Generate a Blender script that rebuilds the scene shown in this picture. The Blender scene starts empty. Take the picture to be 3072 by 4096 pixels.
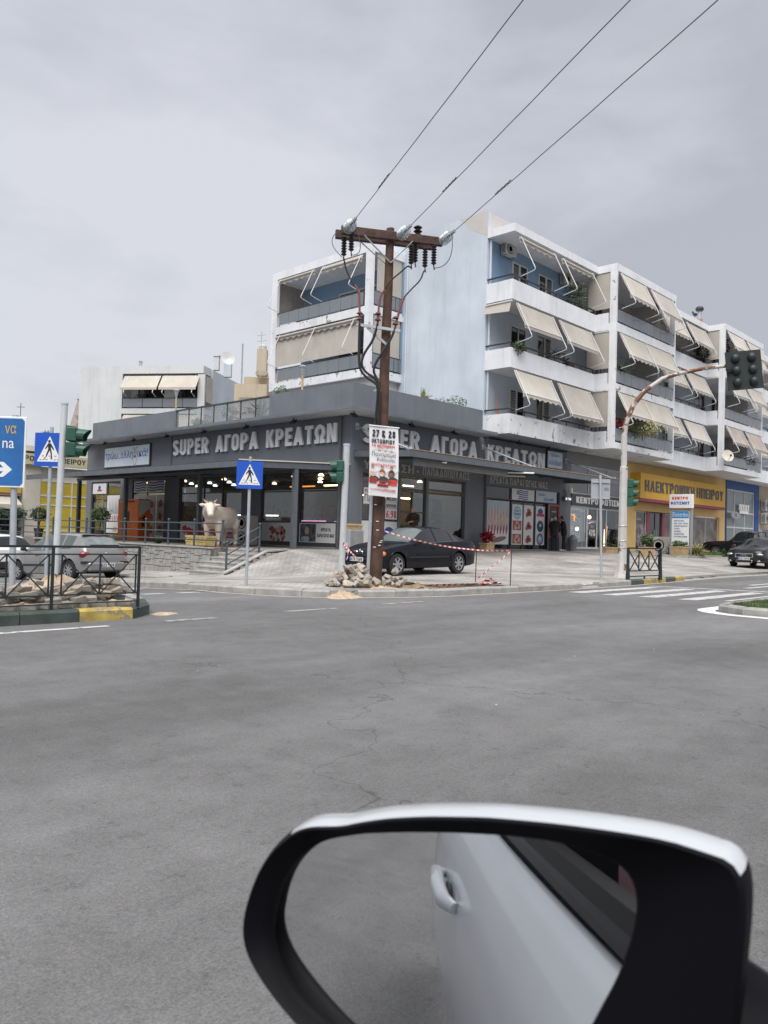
import bpy, bmesh, math, random
from math import sin, cos, pi, radians, sqrt, atan2, hypot
from mathutils import Vector, Matrix
random.seed(11)
scene = bpy.context.scene
col = scene.collection
# ---------------------------------------------------------------- camera
# world axes: X along the butcher shop's road front, Y along its side street front, Z up, road at z = 0
YAW, PITCH, ROLL, FPX = radians(43.529), radians(1.5866), radians(1.6638), 3195.26
CAM = Vector((-20.86, -21.60, 1.27))
FW, RT = Vector((cos(YAW), sin(YAW), 0)), Vector((sin(YAW), -cos(YAW), 0))
_f = FW * cos(PITCH) + Vector((0, 0, sin(PITCH)))
_u0 = RT.cross(_f)
_r = RT * cos(ROLL) + _u0 * sin(ROLL)
_u = _u0 * cos(ROLL) - RT * sin(ROLL)
cd = bpy.data.cameras.new('camera')
cam = bpy.data.objects.new('camera', cd)
col.objects.link(cam)
cam.matrix_world = Matrix(((_r.x, _u.x, -_f.x, CAM.x), (_r.y, _u.y, -_f.y, CAM.y), (_r.z, _u.z, -_f.z, CAM.z), (0, 0, 0, 1)))
cd.sensor_fit = 'HORIZONTAL'; cd.sensor_width = 36; cd.lens = 36 * FPX / 3072
cd.clip_start = .02; cd.clip_end = 3000
cd.dof.use_dof = True; cd.dof.focus_distance = 22; cd.dof.aperture_fstop = 24
scene.camera = cam
# ---------------------------------------------------------------- world: overcast daylight
w = bpy.data.worlds.new('World'); scene.world = w; w.use_nodes = True
nt = w.node_tree; N = nt.nodes; L = nt.links; N.clear()
out = N.new('ShaderNodeOutputWorld'); bg = N.new('ShaderNodeBackground')
sky = N.new('ShaderNodeTexSky'); sky.sky_type = 'NISHITA'; sky.sun_disc = False
SUN_EL, SUN_AZ = radians(62), radians(233)
sky.sun_elevation = SUN_EL; sky.sun_rotation = SUN_AZ; sky.air_density = 1.5; sky.dust_density = 4
tc = N.new('ShaderNodeTexCoord'); mp = N.new('ShaderNodeMapping'); mp.inputs['Scale'].default_value = (1, 1, 2.6)
nz = N.new('ShaderNodeTexNoise'); nz.inputs['Scale'].default_value = 1.55; nz.inputs['Detail'].default_value = 6; nz.inputs['Roughness'].default_value = .48
rp = N.new('ShaderNodeValToRGB')
rp.color_ramp.elements[0].position = .40; rp.color_ramp.elements[0].color = (1.44, 1.49, 1.68, 1)
rp.color_ramp.elements[1].position = .60; rp.color_ramp.elements[1].color = (2.14, 2.18, 2.37, 1)
mx = N.new('ShaderNodeMix'); mx.data_type = 'RGBA'; mx.inputs['Factor'].default_value = .97
L.new(tc.outputs['Generated'], mp.inputs['Vector']); L.new(mp.outputs['Vector'], nz.inputs['Vector'])
nz2 = N.new('ShaderNodeTexNoise'); nz2.inputs['Scale'].default_value = 5.2; nz2.inputs['Detail'].default_value = 7; nz2.inputs['Roughness'].default_value = .55; nz2.inputs['Distortion'].default_value = .6
L.new(mp.outputs['Vector'], nz2.inputs['Vector'])
mf = N.new('ShaderNodeMix'); mf.inputs[0].default_value = .20; L.new(nz.outputs['Fac'], mf.inputs[2]); L.new(nz2.outputs['Fac'], mf.inputs[3])
L.new(mf.outputs[0], rp.inputs['Fac']); L.new(sky.outputs['Color'], mx.inputs[6]); L.new(rp.outputs['Color'], mx.inputs[7])
L.new(mx.outputs[2], bg.inputs['Color']); bg.inputs['Strength'].default_value = .105
L.new(bg.outputs['Background'], out.inputs['Surface'])
# ---------------------------------------------------------------- sun behind cloud
sd = bpy.data.lights.new('sun', 'SUN'); sd.energy = 1.5; sd.angle = radians(58); sd.color = (1, .97, .93)
so = bpy.data.objects.new('sun', sd); col.objects.link(so)
SD = Vector((-cos(SUN_EL) * .80, -cos(SUN_EL) * .60, sin(SUN_EL)))
so.rotation_euler = SD.to_track_quat('Z', 'Y').to_euler()
scene.view_settings.view_transform = 'Standard'; scene.view_settings.look = 'None'
scene.view_settings.exposure = 1.63; scene.view_settings.gamma = 1.0
scene.cycles.max_bounces = 6; scene.cycles.diffuse_bounces = 3; scene.cycles.glossy_bounces = 4
scene.cycles.transparent_max_bounces = 12; scene.cycles.caustics_reflective = False; scene.cycles.caustics_refractive = False

# ---------------------------------------------------------------- helpers
WL = {}                                   # world location of every parent, for turning world points into local ones
def thing(name, label, cat, loc=(0, 0, 0), rz=0.0, group=None):
    o = bpy.data.objects.new(name, None); col.objects.link(o)
    o.empty_display_size = .2; o.location = loc; o.rotation_euler = (0, 0, rz)
    o['label'] = label; o['category'] = cat
    if group: o['group'] = group
    WL[o] = Vector(loc); return o
def tag(o, label=None, cat=None, group=None, kind=None):
    if label: o['label'] = label
    if cat: o['category'] = cat
    if group: o['group'] = group
    if kind: o['kind'] = kind
    return o
def copy_tree(o, parent=None, loc=None, rz=None, label=None):
    c = o.copy(); col.objects.link(c); c.parent = parent
    if loc is not None: c.location = loc
    if rz is not None: c.rotation_euler = (0, 0, rz)
    if label: c['label'] = label
    for ch in o.children: copy_tree(ch, c)
    return c

class MB:
    def __init__(s): s.v = []; s.f = []
    def add(s, vs, fs):
        b = len(s.v); s.v += [tuple(p) for p in vs]; s.f += [tuple(i + b for i in f) for f in fs]; return s
    def box(s, x0, x1, y0, y1, z0, z1):
        return s.add([(x0,y0,z0),(x1,y0,z0),(x1,y1,z0),(x0,y1,z0),(x0,y0,z1),(x1,y0,z1),(x1,y1,z1),(x0,y1,z1)],
                     [(0,3,2,1),(4,5,6,7),(0,1,5,4),(1,2,6,5),(2,3,7,6),(3,0,4,7)])
    def obox(s, c, ax, ay, az, hx, hy, hz):
        c = Vector(c); ax, ay, az = Vector(ax) * hx, Vector(ay) * hy, Vector(az) * hz
        return s.add([c-ax-ay-az, c+ax-ay-az, c+ax+ay-az, c-ax+ay-az, c-ax-ay+az, c+ax-ay+az, c+ax+ay+az, c-ax+ay+az],
                     [(0,3,2,1),(4,5,6,7),(0,1,5,4),(1,2,6,5),(2,3,7,6),(3,0,4,7)])
    def bar(s, p, q, wd, ht=None, up=(0, 0, 1)):
        p, q = Vector(p), Vector(q); d = q - p; l = d.length; d.normalize(); ht = ht or wd
        sd_ = d.cross(Vector(up))
        if sd_.length < 1e-4: sd_ = d.cross(Vector((0, 1, 0)))
        sd_.normalize(); u_ = sd_.cross(d)
        return s.obox((p + q) / 2, d, sd_, u_, l / 2, wd / 2, ht / 2)
    def quad(s, a, b, c, d): return s.add([a, b, c, d], [(0, 1, 2, 3)])
    def poly(s, pts): return s.add(pts, [tuple(range(len(pts)))])
    def prism(s, pts, vec):
        n = len(pts); vec = Vector(vec); a = [Vector(p) for p in pts]; b = [p + vec for p in a]
        return s.add(a + b, [tuple(range(n))[::-1], tuple(range(n, 2 * n))] + [(i, (i + 1) % n, n + (i + 1) % n, n + i) for i in range(n)])
    def tube(s, pts, r, n=8, caps=True):
        pts = [Vector(p) for p in pts]; rs = r if isinstance(r, (list, tuple)) else [r] * len(pts)
        b = len(s.v); prev = None
        for i, p in enumerate(pts):
            t = (pts[min(i + 1, len(pts) - 1)] - pts[max(i - 1, 0)])
            if t.length < 1e-9: t = Vector((0, 0, 1))
            t.normalize()
            if prev is None:
                a = t.orthogonal().normalized()
            else:
                a = prev - t * prev.dot(t)
                a = a.normalized() if a.length > 1e-6 else t.orthogonal().normalized()
            prev = a; c = t.cross(a)
            for k in range(n):
                an = 2 * pi * k / n
                s.v.append(tuple(p + (a * cos(an) + c * sin(an)) * rs[i]))
        for i in range(len(pts) - 1):
            for k in range(n):
                k2 = (k + 1) % n
                s.f.append((b + i*n + k, b + i*n + k2, b + (i+1)*n + k2, b + (i+1)*n + k))
        if caps:
            s.f.append(tuple(b + k for k in range(n))[::-1]); e = b + (len(pts) - 1) * n
            s.f.append(tuple(e + k for k in range(n)))
        return s
    def lathe(s, c, prof, n=14, axis=(0, 0, 1), caps=True):
        ax = Vector(axis).normalized(); a = ax.orthogonal().normalized(); d = ax.cross(a); c = Vector(c); b = len(s.v)
        for r, h in prof:
            for k in range(n):
                an = 2 * pi * k / n
                s.v.append(tuple(c + ax * h + (a * cos(an) + d * sin(an)) * max(r, 1e-4)))
        for i in range(len(prof) - 1):
            for k in range(n):
                k2 = (k + 1) % n
                s.f.append((b + i*n + k, b + i*n + k2, b + (i+1)*n + k2, b + (i+1)*n + k))
        if not caps: return s
        s.f.append(tuple(b + k for k in range(n))[::-1]); e = b + (len(prof) - 1) * n
        s.f.append(tuple(e + k for k in range(n)))
        return s
    def sphere(s, c, r, n=10, m=6, sc=(1, 1, 1)):
        c = Vector(c); b = len(s.v)
        for i in range(m + 1):
            th = pi * i / m
            for k in range(n):
                ph = 2 * pi * k / n
                s.v.append((c.x + r*sc[0]*sin(th)*cos(ph), c.y + r*sc[1]*sin(th)*sin(ph), c.z + r*sc[2]*cos(th)))
        for i in range(m):
            for k in range(n):
                k2 = (k + 1) % n; s.f.append((b+i*n+k, b+(i+1)*n+k, b+(i+1)*n+k2, b+i*n+k2))
        return s
    def mesh(s, name, off=None):
        me = bpy.data.meshes.new(name)
        vs = s.v if off is None else [(x - off.x, y - off.y, z - off.z) for x, y, z in s.v]
        me.from_pydata(vs, [], s.f); me.update(); return me
    def build(s, name, mat, parent=None, smooth=False, local=False, bevel=0, ang=40):
        off = None
        if parent is not None and not local: off = WL.get(parent)
        me = s.mesh(name, off)
        if bevel or smooth:
            bm = bmesh.new(); bm.from_mesh(me)
            bmesh.ops.remove_doubles(bm, verts=bm.verts, dist=1e-5)
            bmesh.ops.recalc_face_normals(bm, faces=bm.faces)
            if bevel:
                es = [e for e in bm.edges if len(e.link_faces) == 2 and e.calc_face_angle(0) > radians(30)]
                bmesh.ops.bevel(bm, geom=es, offset=bevel, segments=1, profile=.7, affect='EDGES')
            bm.to_mesh(me); bm.free()
        if smooth:
            me.shade_smooth()
            try: me.set_sharp_from_angle(angle=radians(ang))
            except Exception: pass
        me.materials.append(mat)
        o = bpy.data.objects.new(name, me); col.objects.link(o)
        if parent is not None:
            o.parent = parent
            WL[o] = WL.get(parent, Vector())
        else: WL[o] = Vector()
        return o
def flat(name, me, mat, parent):
    o = bpy.data.objects.new(name, me); col.objects.link(o); o.parent = parent
    if not me.materials: me.materials.append(mat)
    WL[o] = WL.get(parent, Vector()); return o

# ---------------------------------------------------------------- materials
def M(name, c, rough=.75, metal=0., var=.10, sc=2.5, bump=0., bsc=40., streak=0., sheen=None, peel=None, coat=0., spec=.5, emit=0., detail=4, grime=None):
    m = bpy.data.materials.new(name); m.use_nodes = True; t = m.node_tree; n = t.nodes; l = t.links
    b = n['Principled BSDF']; b.inputs['Roughness'].default_value = rough; b.inputs['Metallic'].default_value = metal
    b.inputs['Specular IOR Level'].default_value = spec
    if coat: b.inputs['Coat Weight'].default_value = coat; b.inputs['Coat Roughness'].default_value = .04
    g = n.new('ShaderNodeNewGeometry'); cur = None
    def noise(scale, det=detail, vec=None, ro=.55):
        q = n.new('ShaderNodeTexNoise'); q.inputs['Scale'].default_value = scale; q.inputs['Detail'].default_value = det; q.inputs['Roughness'].default_value = ro
        l.new(vec or g.outputs['Position'], q.inputs['Vector']); return q.outputs['Fac']
    def ramp(f, p0, p1):
        r = n.new('ShaderNodeMapRange'); r.inputs[1].default_value = p0; r.inputs[2].default_value = p1; r.clamp = True
        l.new(f, r.inputs[0]); return r.outputs[0]
    def mix(f, a, bb):
        q = n.new('ShaderNodeMix'); q.data_type = 'RGBA'
        l.new(f, q.inputs[0])
        for k, x in ((6, a), (7, bb)):
            if isinstance(x, tuple): q.inputs[k].default_value = (*x[:3], 1)
            else: l.new(x, q.inputs[k])
        return q.outputs[2]
    lo = tuple(max(0, x * (1 - var)) for x in c); hi = tuple(min(1, x * (1 + var)) for x in c)
    cur = mix(ramp(noise(sc), .3, .7), lo, hi) if var else None
    if streak:
        mpn = n.new('ShaderNodeMapping'); mpn.inputs['Scale'].default_value = (2.2, 2.2, .18); l.new(g.outputs['Position'], mpn.inputs['Vector'])
        f = ramp(noise(1.6, 5, mpn.outputs['Vector'], .6), .52, .78)
        mm = n.new('ShaderNodeMath'); mm.operation = 'MULTIPLY'; mm.inputs[1].default_value = streak; l.new(f, mm.inputs[0])
        cur = mix(mm.outputs[0], cur or c, tuple(x * .45 for x in c) if grime is None else grime)
    if peel:
        pc, th, psc = peel
        f = ramp(noise(psc, 6, None, .62), th, th + .03)
        cur = mix(f, cur or c, pc)
    if cur is None: b.inputs['Base Color'].default_value = (*c, 1)
    else: l.new(cur, b.inputs['Base Color'])
    if bump:
        bp = n.new('ShaderNodeBump'); bp.inputs['Strength'].default_value = bump; bp.inputs['Distance'].default_value = .02
        l.new(noise(bsc, 3), bp.inputs['Height']); l.new(bp.outputs['Normal'], b.inputs['Normal'])
    if emit:
        b.inputs['Emission Color'].default_value = (*c, 1); b.inputs['Emission Strength'].default_value = emit
    return m
def glass(name, tint=(.75, .8, .8), refl=.25, rough=.02, body=None):
    m = bpy.data.materials.new(name); m.use_nodes = True; t = m.node_tree; n = t.nodes; l = t.links
    n.remove(n['Principled BSDF']); o = n['Material Output']
    tr = n.new('ShaderNodeBsdfTransparent'); tr.inputs[0].default_value = (*tint, 1)
    gl = n.new('ShaderNodeBsdfGlossy'); gl.inputs['Roughness'].default_value = rough
    lw = n.new('ShaderNodeLayerWeight'); lw.inputs['Blend'].default_value = .25
    mr = n.new('ShaderNodeMapRange'); mr.inputs[3].default_value = refl * .35; mr.inputs[4].default_value = min(1, refl * 2.2)
    l.new(lw.outputs['Fresnel'], mr.inputs[0])
    mxs = n.new('ShaderNodeMixShader'); l.new(mr.outputs[0], mxs.inputs[0])
    base = tr.outputs[0]
    if body:
        df = n.new('ShaderNodeBsdfDiffuse'); df.inputs[0].default_value = (*body[:3], 1)
        m2 = n.new('ShaderNodeMixShader'); m2.inputs[0].default_value = body[3]; l.new(tr.outputs[0], m2.inputs[1]); l.new(df.outputs[0], m2.inputs[2]); base = m2.outputs[0]
    l.new(base, mxs.inputs[1]); l.new(gl.outputs[0], mxs.inputs[2]); l.new(mxs.outputs[0], o.inputs['Surface'])
    return m
K = {}
K['shop_grey'] = M('shop_grey_render', (.168, .180, .203), .8, var=.10, sc=.9, bump=.15, bsc=70, streak=.16)
K['parapet_grey'] = M('parapet_grey_render', (.155, .170, .195), .85, var=.12, sc=.8, bump=.2, bsc=60, streak=.35)
K['steel_grey'] = M('painted_steel_grey', (.105, .118, .136), .5, var=.14, sc=5, streak=.2)
K['frame_dark'] = M('dark_window_frame', (.05, .054, .062), .45, var=.1)
K['white'] = M('white_painted_render', (.77, .785, .815), .85, var=.06, sc=1.3, bump=.12, bsc=50, streak=.30, grime=(.30, .31, .32))
K['white_worn'] = M('peeling_white_render', (.76, .775, .80), .85, var=.07, sc=1.5, bump=.15, bsc=50, streak=.35, grime=(.28, .28, .28), peel=((.30, .29, .28), .605, 2.3))
K['soffit'] = M('white_soffit', (.72, .73, .74), .9, var=.06, sc=1.)
K['blue_pale'] = M('pale_blue_render', (.56, .62, .69), .88, var=.16, sc=.30, bump=.12, bsc=60, streak=.45, grime=(.36, .43, .52), peel=None)
K['blue_deep'] = M('sky_blue_render', (.235, .36, .505), .85, var=.08, sc=.8, streak=.12)
K['cream_patch'] = M('cream_patched_render', (.56, .53, .50), .9, var=.08, sc=1.)
K['awning'] = M('beige_awning_canvas', (.465, .43, .38), .9, var=.08, sc=1.1, bump=.1, bsc=30, streak=.30, grime=(.36, .31, .27))
K['awning_b'] = M('beige_awning_canvas_faded', (.505, .475, .425), .9, var=.10, sc=.9, bump=.1, bsc=30, streak=.35, grime=(.40, .35, .31))
K['awning_c'] = M('beige_awning_canvas_grey', (.415, .385, .345), .9, var=.12, sc=.8, bump=.1, bsc=30, streak=.45, grime=(.30, .26, .23))
K['awning_dirty'] = M('stained_awning_canvas', (.40, .35, .31), .9, var=.16, sc=1.4, streak=.6, grime=(.16, .14, .12))
K['arm_white'] = M('white_awning_arm', (.66, .66, .66), .4, var=.05)
K['rail_dark'] = M('dark_balcony_rail', (.03, .033, .038), .5, var=.2)
K['shutter'] = M('white_shutter', (.62, .63, .63), .7, var=.06)
K['pane'] = M('dark_window_pane', (.012, .014, .017), .06, var=.2, spec=.6)
K['pane_grey'] = M('grey_window_pane', (.10, .115, .12), .10, var=.25, sc=.8, spec=.7)
K['balc_glass'] = glass('balcony_glass', (.46, .50, .53), .40, .06, (.26, .29, .32, .62))
K['terr_glass'] = glass('terrace_glass', (.88, .90, .90), .22, .03, (.5, .52, .52, .08))
K['shop_glass'] = glass('shop_window_glass', (.70, .73, .73), .15, .015)
K['ac_white'] = M('air_conditioner_white', (.58, .57, .53), .6, var=.1, streak=.3)
K['black'] = M('black_plastic', (.012, .012, .013), .45, var=.2)
K['dark_grey'] = M('dark_grey_plastic', (.04, .04, .043), .5, var=.2)
K['letter'] = M('white_sign_letter', (.84, .84, .83), .55, var=.03)
K['letter_grey'] = M('silver_sign_letter', (.46, .45, .43), .5, var=.05)
K['print_black'] = M('black_print', (.015, .015, .018), .6, var=0)
K['print_red'] = M('red_print', (.62, .05, .035), .6, var=0)
K['print_white'] = M('white_print', (.74, .74, .74), .6, var=.03)
K['print_blue'] = M('blue_print', (.03, .10, .36), .6, var=0)
K['print_brown'] = M('brown_print', (.20, .10, .06), .6, var=.2, sc=30)
K['poster'] = M('poster_paper', (.70, .70, .72), .6, var=.05, sc=2)
K['meat'] = M('meat_print', (.42, .10, .08), .6, var=.6, sc=22)
K['meat_pale'] = M('pale_meat_print', (.60, .40, .33), .6, var=.35, sc=16)
K['leaf'] = M('leaf_green', (.055, .095, .035), .7, var=.5, sc=9)
K['leaf_dry'] = M('dry_yellow_leaf', (.30, .29, .13), .8, var=.4, sc=12)
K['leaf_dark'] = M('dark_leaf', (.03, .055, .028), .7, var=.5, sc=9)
K['leaf_red'] = M('red_leaf', (.33, .02, .03), .6, var=.4, sc=9)
K['bark'] = M('plant_stem', (.10, .075, .05), .9, var=.3)
K['terracotta'] = M('terracotta_pot', (.45, .21, .12), .8, var=.15, streak=.2)
K['sandstone'] = M('sandstone_planter', (.50, .36, .20), .85, var=.2, sc=6, bump=.3, bsc=30)
K['galv'] = M('galvanised_steel', (.42, .45, .48), .5, metal=.35, var=.10, sc=6, streak=.2)
K['pole_white'] = M('pale_painted_pole', (.50, .53, .55), .6, var=.08, sc=4, peel=((.16, .09, .06), .67, 3.2), streak=.2)
K['signal_green'] = M('signal_green_plastic', (.018, .085, .058), .45, var=.25, sc=4)
K['rust'] = M('rusty_white_steel', (.50, .49, .47), .7, var=.1, sc=4, peel=((.17, .07, .035), .60, 2.6))
K['rust_arm'] = M('rusty_arm_steel', (.46, .44, .42), .7, var=.1, sc=4, peel=((.16, .065, .035), .50, 2.4))
K['rail_green'] = M('dark_green_railing', (.014, .021, .023), .5, var=.2, sc=8)
K['rail_grey'] = M('blue_grey_railing', (.055, .075, .088), .5, var=.15, sc=8)
K['sign_blue'] = M('sign_blue', (.012, .085, .48), .35, var=.04)
K['sign_blue_old'] = M('faded_sign_blue', (.02, .125, .36), .4, var=.12, sc=5)
K['sign_white'] = M('sign_white', (.74, .75, .76), .4, var=.03)
K['sign_amber'] = M('sign_amber', (.62, .38, .05), .4, var=.1)
K['sign_back'] = M('sign_back_grey', (.36, .38, .41), .5, metal=.2, var=.05)
K['wood'] = M('weathered_pole_wood', (.088, .048, .034), .9, var=.45, sc=3.5, bump=.5, bsc=30, streak=.6)
K['wood_arm'] = M('weathered_cross_arm_wood', (.075, .045, .036), .9, var=.4, sc=6, bump=.4, bsc=40)
K['insul'] = M('dark_insulator', (.022, .018, .016), .3, var=.2)
K['insul_red'] = M('red_cable_joint', (.22, .06, .06), .6, var=.15)
K['cable'] = M('black_cable', (.012, .012, .013), .6, var=.1)
K['wire'] = M('aluminium_wire', (.14, .14, .15), .6, metal=.3, var=.1)
K['orange'] = M('orange_locker', (.85, .20, .02), .45, var=.06, sc=4)
K['yellow_panel'] = M('yellow_panel', (.52, .40, .045), .6, var=.06)
K['yellow_wall'] = M('ochre_render', (.70, .49, .20), .85, var=.06, sc=1., streak=.15)
K['yellow_sign'] = M('golden_sign', (.70, .40, .045), .6, var=.04, streak=.12)
K['maroon'] = M('maroon_paint', (.28, .055, .085), .6, var=.08)
K['blue_shop'] = M('deep_blue_paint', (.018, .075, .26), .6, var=.08)
K['cream'] = M('cream_panel', (.60, .57, .49), .8, var=.05, streak=.15)
K['beige_wall'] = M('beige_render', (.50, .43, .32), .9, var=.1, sc=.8, streak=.3)
K['chrome'] = M('chrome', (.62, .63, .65), .15, metal=1, var=0)
K['tyre'] = M('tyre_rubber', (.017, .017, .018), .85, var=.2)
K['rim'] = M('alloy_rim', (.38, .39, .41), .35, metal=.6, var=.05)
K['skin'] = M('skin', (.42, .24, .17), .6, var=.08)
K['tape_red'] = M('red_tape', (.58, .045, .04), .5, var=.1)
K['tape_white'] = M('white_tape', (.72, .70, .70), .5, var=.06)
K['rod'] = M('rusty_rod', (.06, .04, .035), .8, var=.3)
K['bull'] = M('painted_bull', (.60, .52, .445), .6, var=.10, sc=3, bump=.1, bsc=20, streak=.15, grime=(.36, .30, .26))
K['hoof'] = M('hoof_brown', (.22, .12, .08), .6, var=.1)

def lamp_mat(name, c, s):
    m = bpy.data.materials.new(name); m.use_nodes = True
    b = m.node_tree.nodes['Principled BSDF']; b.inputs['Base Color'].default_value = (*c, 1)
    b.inputs['Emission Color'].default_value = (*c, 1); b.inputs['Emission Strength'].default_value = s; return m
K['lamp_warm'] = lamp_mat('warm_lamp', (1, .72, .42), 3.2)
K['lamp_white'] = lamp_mat('white_lamp', (.95, .97, 1), 2.4)
K['lamp_pink'] = lamp_mat('pink_neon', (.95, .35, .75), .8)
K['lamp_sign'] = lamp_mat('lit_sign_letter', (.85, .9, 1), .22)
K['lamp_orange'] = lamp_mat('orange_neon', (1, .33, .08), 1.0)
K['lamp_blue'] = lamp_mat('blue_neon', (.25, .35, 1), 1.0)

# ---------------------------------------------------------------- lettering
_tc = {}
def glyphs(s, depth=.02, bold=.0, res=2):
    key = (s, round(depth, 4), round(bold, 3), res)
    if key not in _tc:
        c = bpy.data.curves.new('lettering', 'FONT'); c.body = s; c.extrude = depth / 2; c.offset = bold; c.resolution_u = res
        o = bpy.data.objects.new('lettering', c); m = o.to_mesh()
        _tc[key] = ([tuple(v.co) for v in m.vertices], [tuple(p.vertices) for p in m.polygons])
        o.to_mesh_clear(); bpy.data.objects.remove(o); bpy.data.curves.remove(c)
    return _tc[key]
# bold block capitals drawn as mitred strokes (cell 1 high)
def _arc(cx, cy, rx, ry, a0, a1, n=7): return [(cx + rx * cos(radians(a0 + (a1 - a0) * k / n)), cy + ry * sin(radians(a0 + (a1 - a0) * k / n))) for k in range(n + 1)]
def glyph(ch, s):
    h = s / 2; w = .58
    V = lambda x, a=0, b=1: [(x, a), (x, b)]
    Hh = lambda y, a, b: [(a, y), (b, y)]
    D = lambda x0, y0, x1, y1: ('d', x0, y0, x1, y1)
    ch = {'Α': 'A', 'Β': 'B', 'Ε': 'E', 'Ζ': 'Z', 'Η': 'H', 'Ι': 'I', 'Κ': 'K', 'Μ': 'M', 'Ν': 'N', 'Ο': 'O', 'Ρ': 'P', 'Τ': 'T', 'Υ': 'Y', 'Χ': 'X'}.get(ch, ch)
    if ch == ' ': return .30, []
    if ch == 'A': w = .64; return w, [D(h, 0, w / 2, 1), D(w - h, 0, w / 2, 1), Hh(.27, w * .24, w * .76)]
    if ch == 'Λ': w = .62; return w, [D(h, 0, w / 2, 1), D(w - h, 0, w / 2, 1)]
    if ch == 'Δ': w = .66; return w, [D(h, 0, w / 2, 1), D(w - h, 0, w / 2, 1), Hh(h, h, w - h)]
    if ch == 'Γ': w = .46; return w, [V(h), Hh(1 - h, s, w)]
    if ch == 'L': w = .46; return w, [V(h), Hh(h, s, w)]
    if ch == 'E': w = .48; return w, [V(h), Hh(1 - h, s, w), Hh(.5, s, w * .92), Hh(h, s, w)]
    if ch == 'F': w = .46; return w, [V(h), Hh(1 - h, s, w), Hh(.5, s, w * .9)]
    if ch == 'H': return w, [V(h), V(w - h), Hh(.5, s, w - s)]
    if ch == 'I': return s, [V(h)]
    if ch == 'T': w = .54; return w, [V(w / 2, 0, 1 - s), Hh(1 - h, 0, w)]
    if ch == 'Π': return w, [V(h), V(w - h), Hh(1 - h, s, w - s)]
    if ch == 'K': return w, [V(h), D(w * .38, .42, w - h, 1), D(w - h, 0, w * .46, .62)]
    if ch == 'N': w = .62; return w, [V(h), V(w - h), D(w - h * 1.3, 0, h * 1.3, 1)]
    if ch == 'M': w = .78; return w, [V(h), V(w - h), D(w / 2, .1, h * 1.2, 1), D(w / 2, .1, w - h * 1.2, 1)]
    if ch == 'X': return w, [D(h, 0, w - h, 1), D(w - h, 0, h, 1)]
    if ch == 'Y': return w, [V(w / 2, 0, .5), D(w / 2, .42, h, 1), D(w / 2, .42, w - h, 1)]
    if ch == 'Z': w = .54; return w, [Hh(1 - h, 0, w), Hh(h, 0, w), D(h * 1.2, s * .8, w - h * 1.2, 1 - s * .8)]
    if ch == 'Σ': w = .54; return w, [Hh(1 - h, 0, w), Hh(h, 0, w), D(w * .56, .5, h * 1.2, 1 - s * .6), D(h * 1.2, s * .6, w * .56, .5)]
    if ch in 'O0': w = .58 if ch == 'O' else .5; r = w / 2 - h; return w, [_arc(w / 2, 1 - h - r, r, r, 0, 180) + _arc(w / 2, h + r, r, r, 180, 360) + [(w - h, 1 - h - r)]]
    if ch == 'D': r = .5 - h; return w, [V(h), [(s, h), (w - h - .2, h)] + _arc(w - h - .22, .5, .22, r, -90, 90) + [(s, 1 - h)]]
    if ch == 'U': r = w / 2 - h; return w, [[(h, 1), (h, h + r)] + _arc(w / 2, h + r, r, r, 180, 360) + [(w - h, 1)]]
    if ch in 'PRB':
        r = .26 - h / 2; yb = 1 - h - 2 * r; q = [V(h), [(s, 1 - h), (w - h - r, 1 - h)] + _arc(w - h - r, 1 - h - r, r, r, 90, -90) + [(s, yb)]]
        if ch == 'R': q.append(D(w - h, 0, w * .52, yb))
        if ch == 'B': q.append([(s, h), (w - h - r, h)] + _arc(w - h - r, (h + yb) / 2, r, (yb - h) / 2, -90, 90, 7)[:-1] + [(s + .05, yb)])
        return w, q
    if ch == 'S' or ch == '5' and False: return w, [_arc(w / 2, .73, w / 2 - h, .27 - h, 10, 250, 9) + _arc(w / 2, .27, w / 2 - h, .27 - h, 80, -170, 9)]
    if ch == 'Φ': w = .74; return w, [V(w / 2), _arc(w / 2, .5, w / 2 - h, .3, 0, 360, 16)]
    if ch == 'Θ': r = w / 2 - h; return w, [_arc(w / 2, 1 - h - r, r, r, 0, 180) + _arc(w / 2, h + r, r, r, 180, 360) + [(w - h, 1 - h - r)], Hh(.5, s, w - s)]
    if ch == 'Ω': w = .68; return w, [[(0, h), (w * .30, h), (w * .30, h + .16)] + _arc(w / 2, .60, w / 2 - h, .40 - h, 228, -48, 14) + [(w * .70, h + .16), (w * .70, h), (w, h)]]
    if ch == '1': w = .34; return w, [V(w - h), D(h, .72, w - h, .95)]
    if ch == '2': w = .52; return w, [_arc(w / 2, .70, w / 2 - h, .30 - h, 170, -20, 8) + [(h, s)], Hh(h, 0, w)]
    if ch == '3': w = .52; return w, [_arc(w / 2, .74, w / 2 - h, .26 - h, 160, -80, 8) + _arc(w / 2, .27, w / 2 - h, .27 - h, 80, -160, 8)]
    if ch == '4': w = .54; return w, [V(w * .7), Hh(.3, 0, w), D(h, .3, w * .66, 1)]
    if ch == '5': w = .52; return w, [Hh(1 - h, h, w), [(h, 1 - h), (h, .55)] + _arc(w / 2, .32, w / 2 - h, .32 - h, 110, -160, 9)]
    if ch == '6': w = .52; return w, [_arc(w / 2, .3, w / 2 - h, .30 - h, 0, 360, 12), _arc(w * .85, .42, w * .85 - h, .58 - h, 90, 190, 6)]
    if ch == '7': w = .5; return w, [Hh(1 - h, 0, w), D(w * .25, 0, w - h, 1 - s * .8)]
    if ch == '8': w = .52; return w, [_arc(w / 2, .27, w / 2 - h, .27 - h, 0, 360, 12), _arc(w / 2, .75, w / 2 - h * 1.2, .25 - h, 0, 360, 12)]
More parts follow.
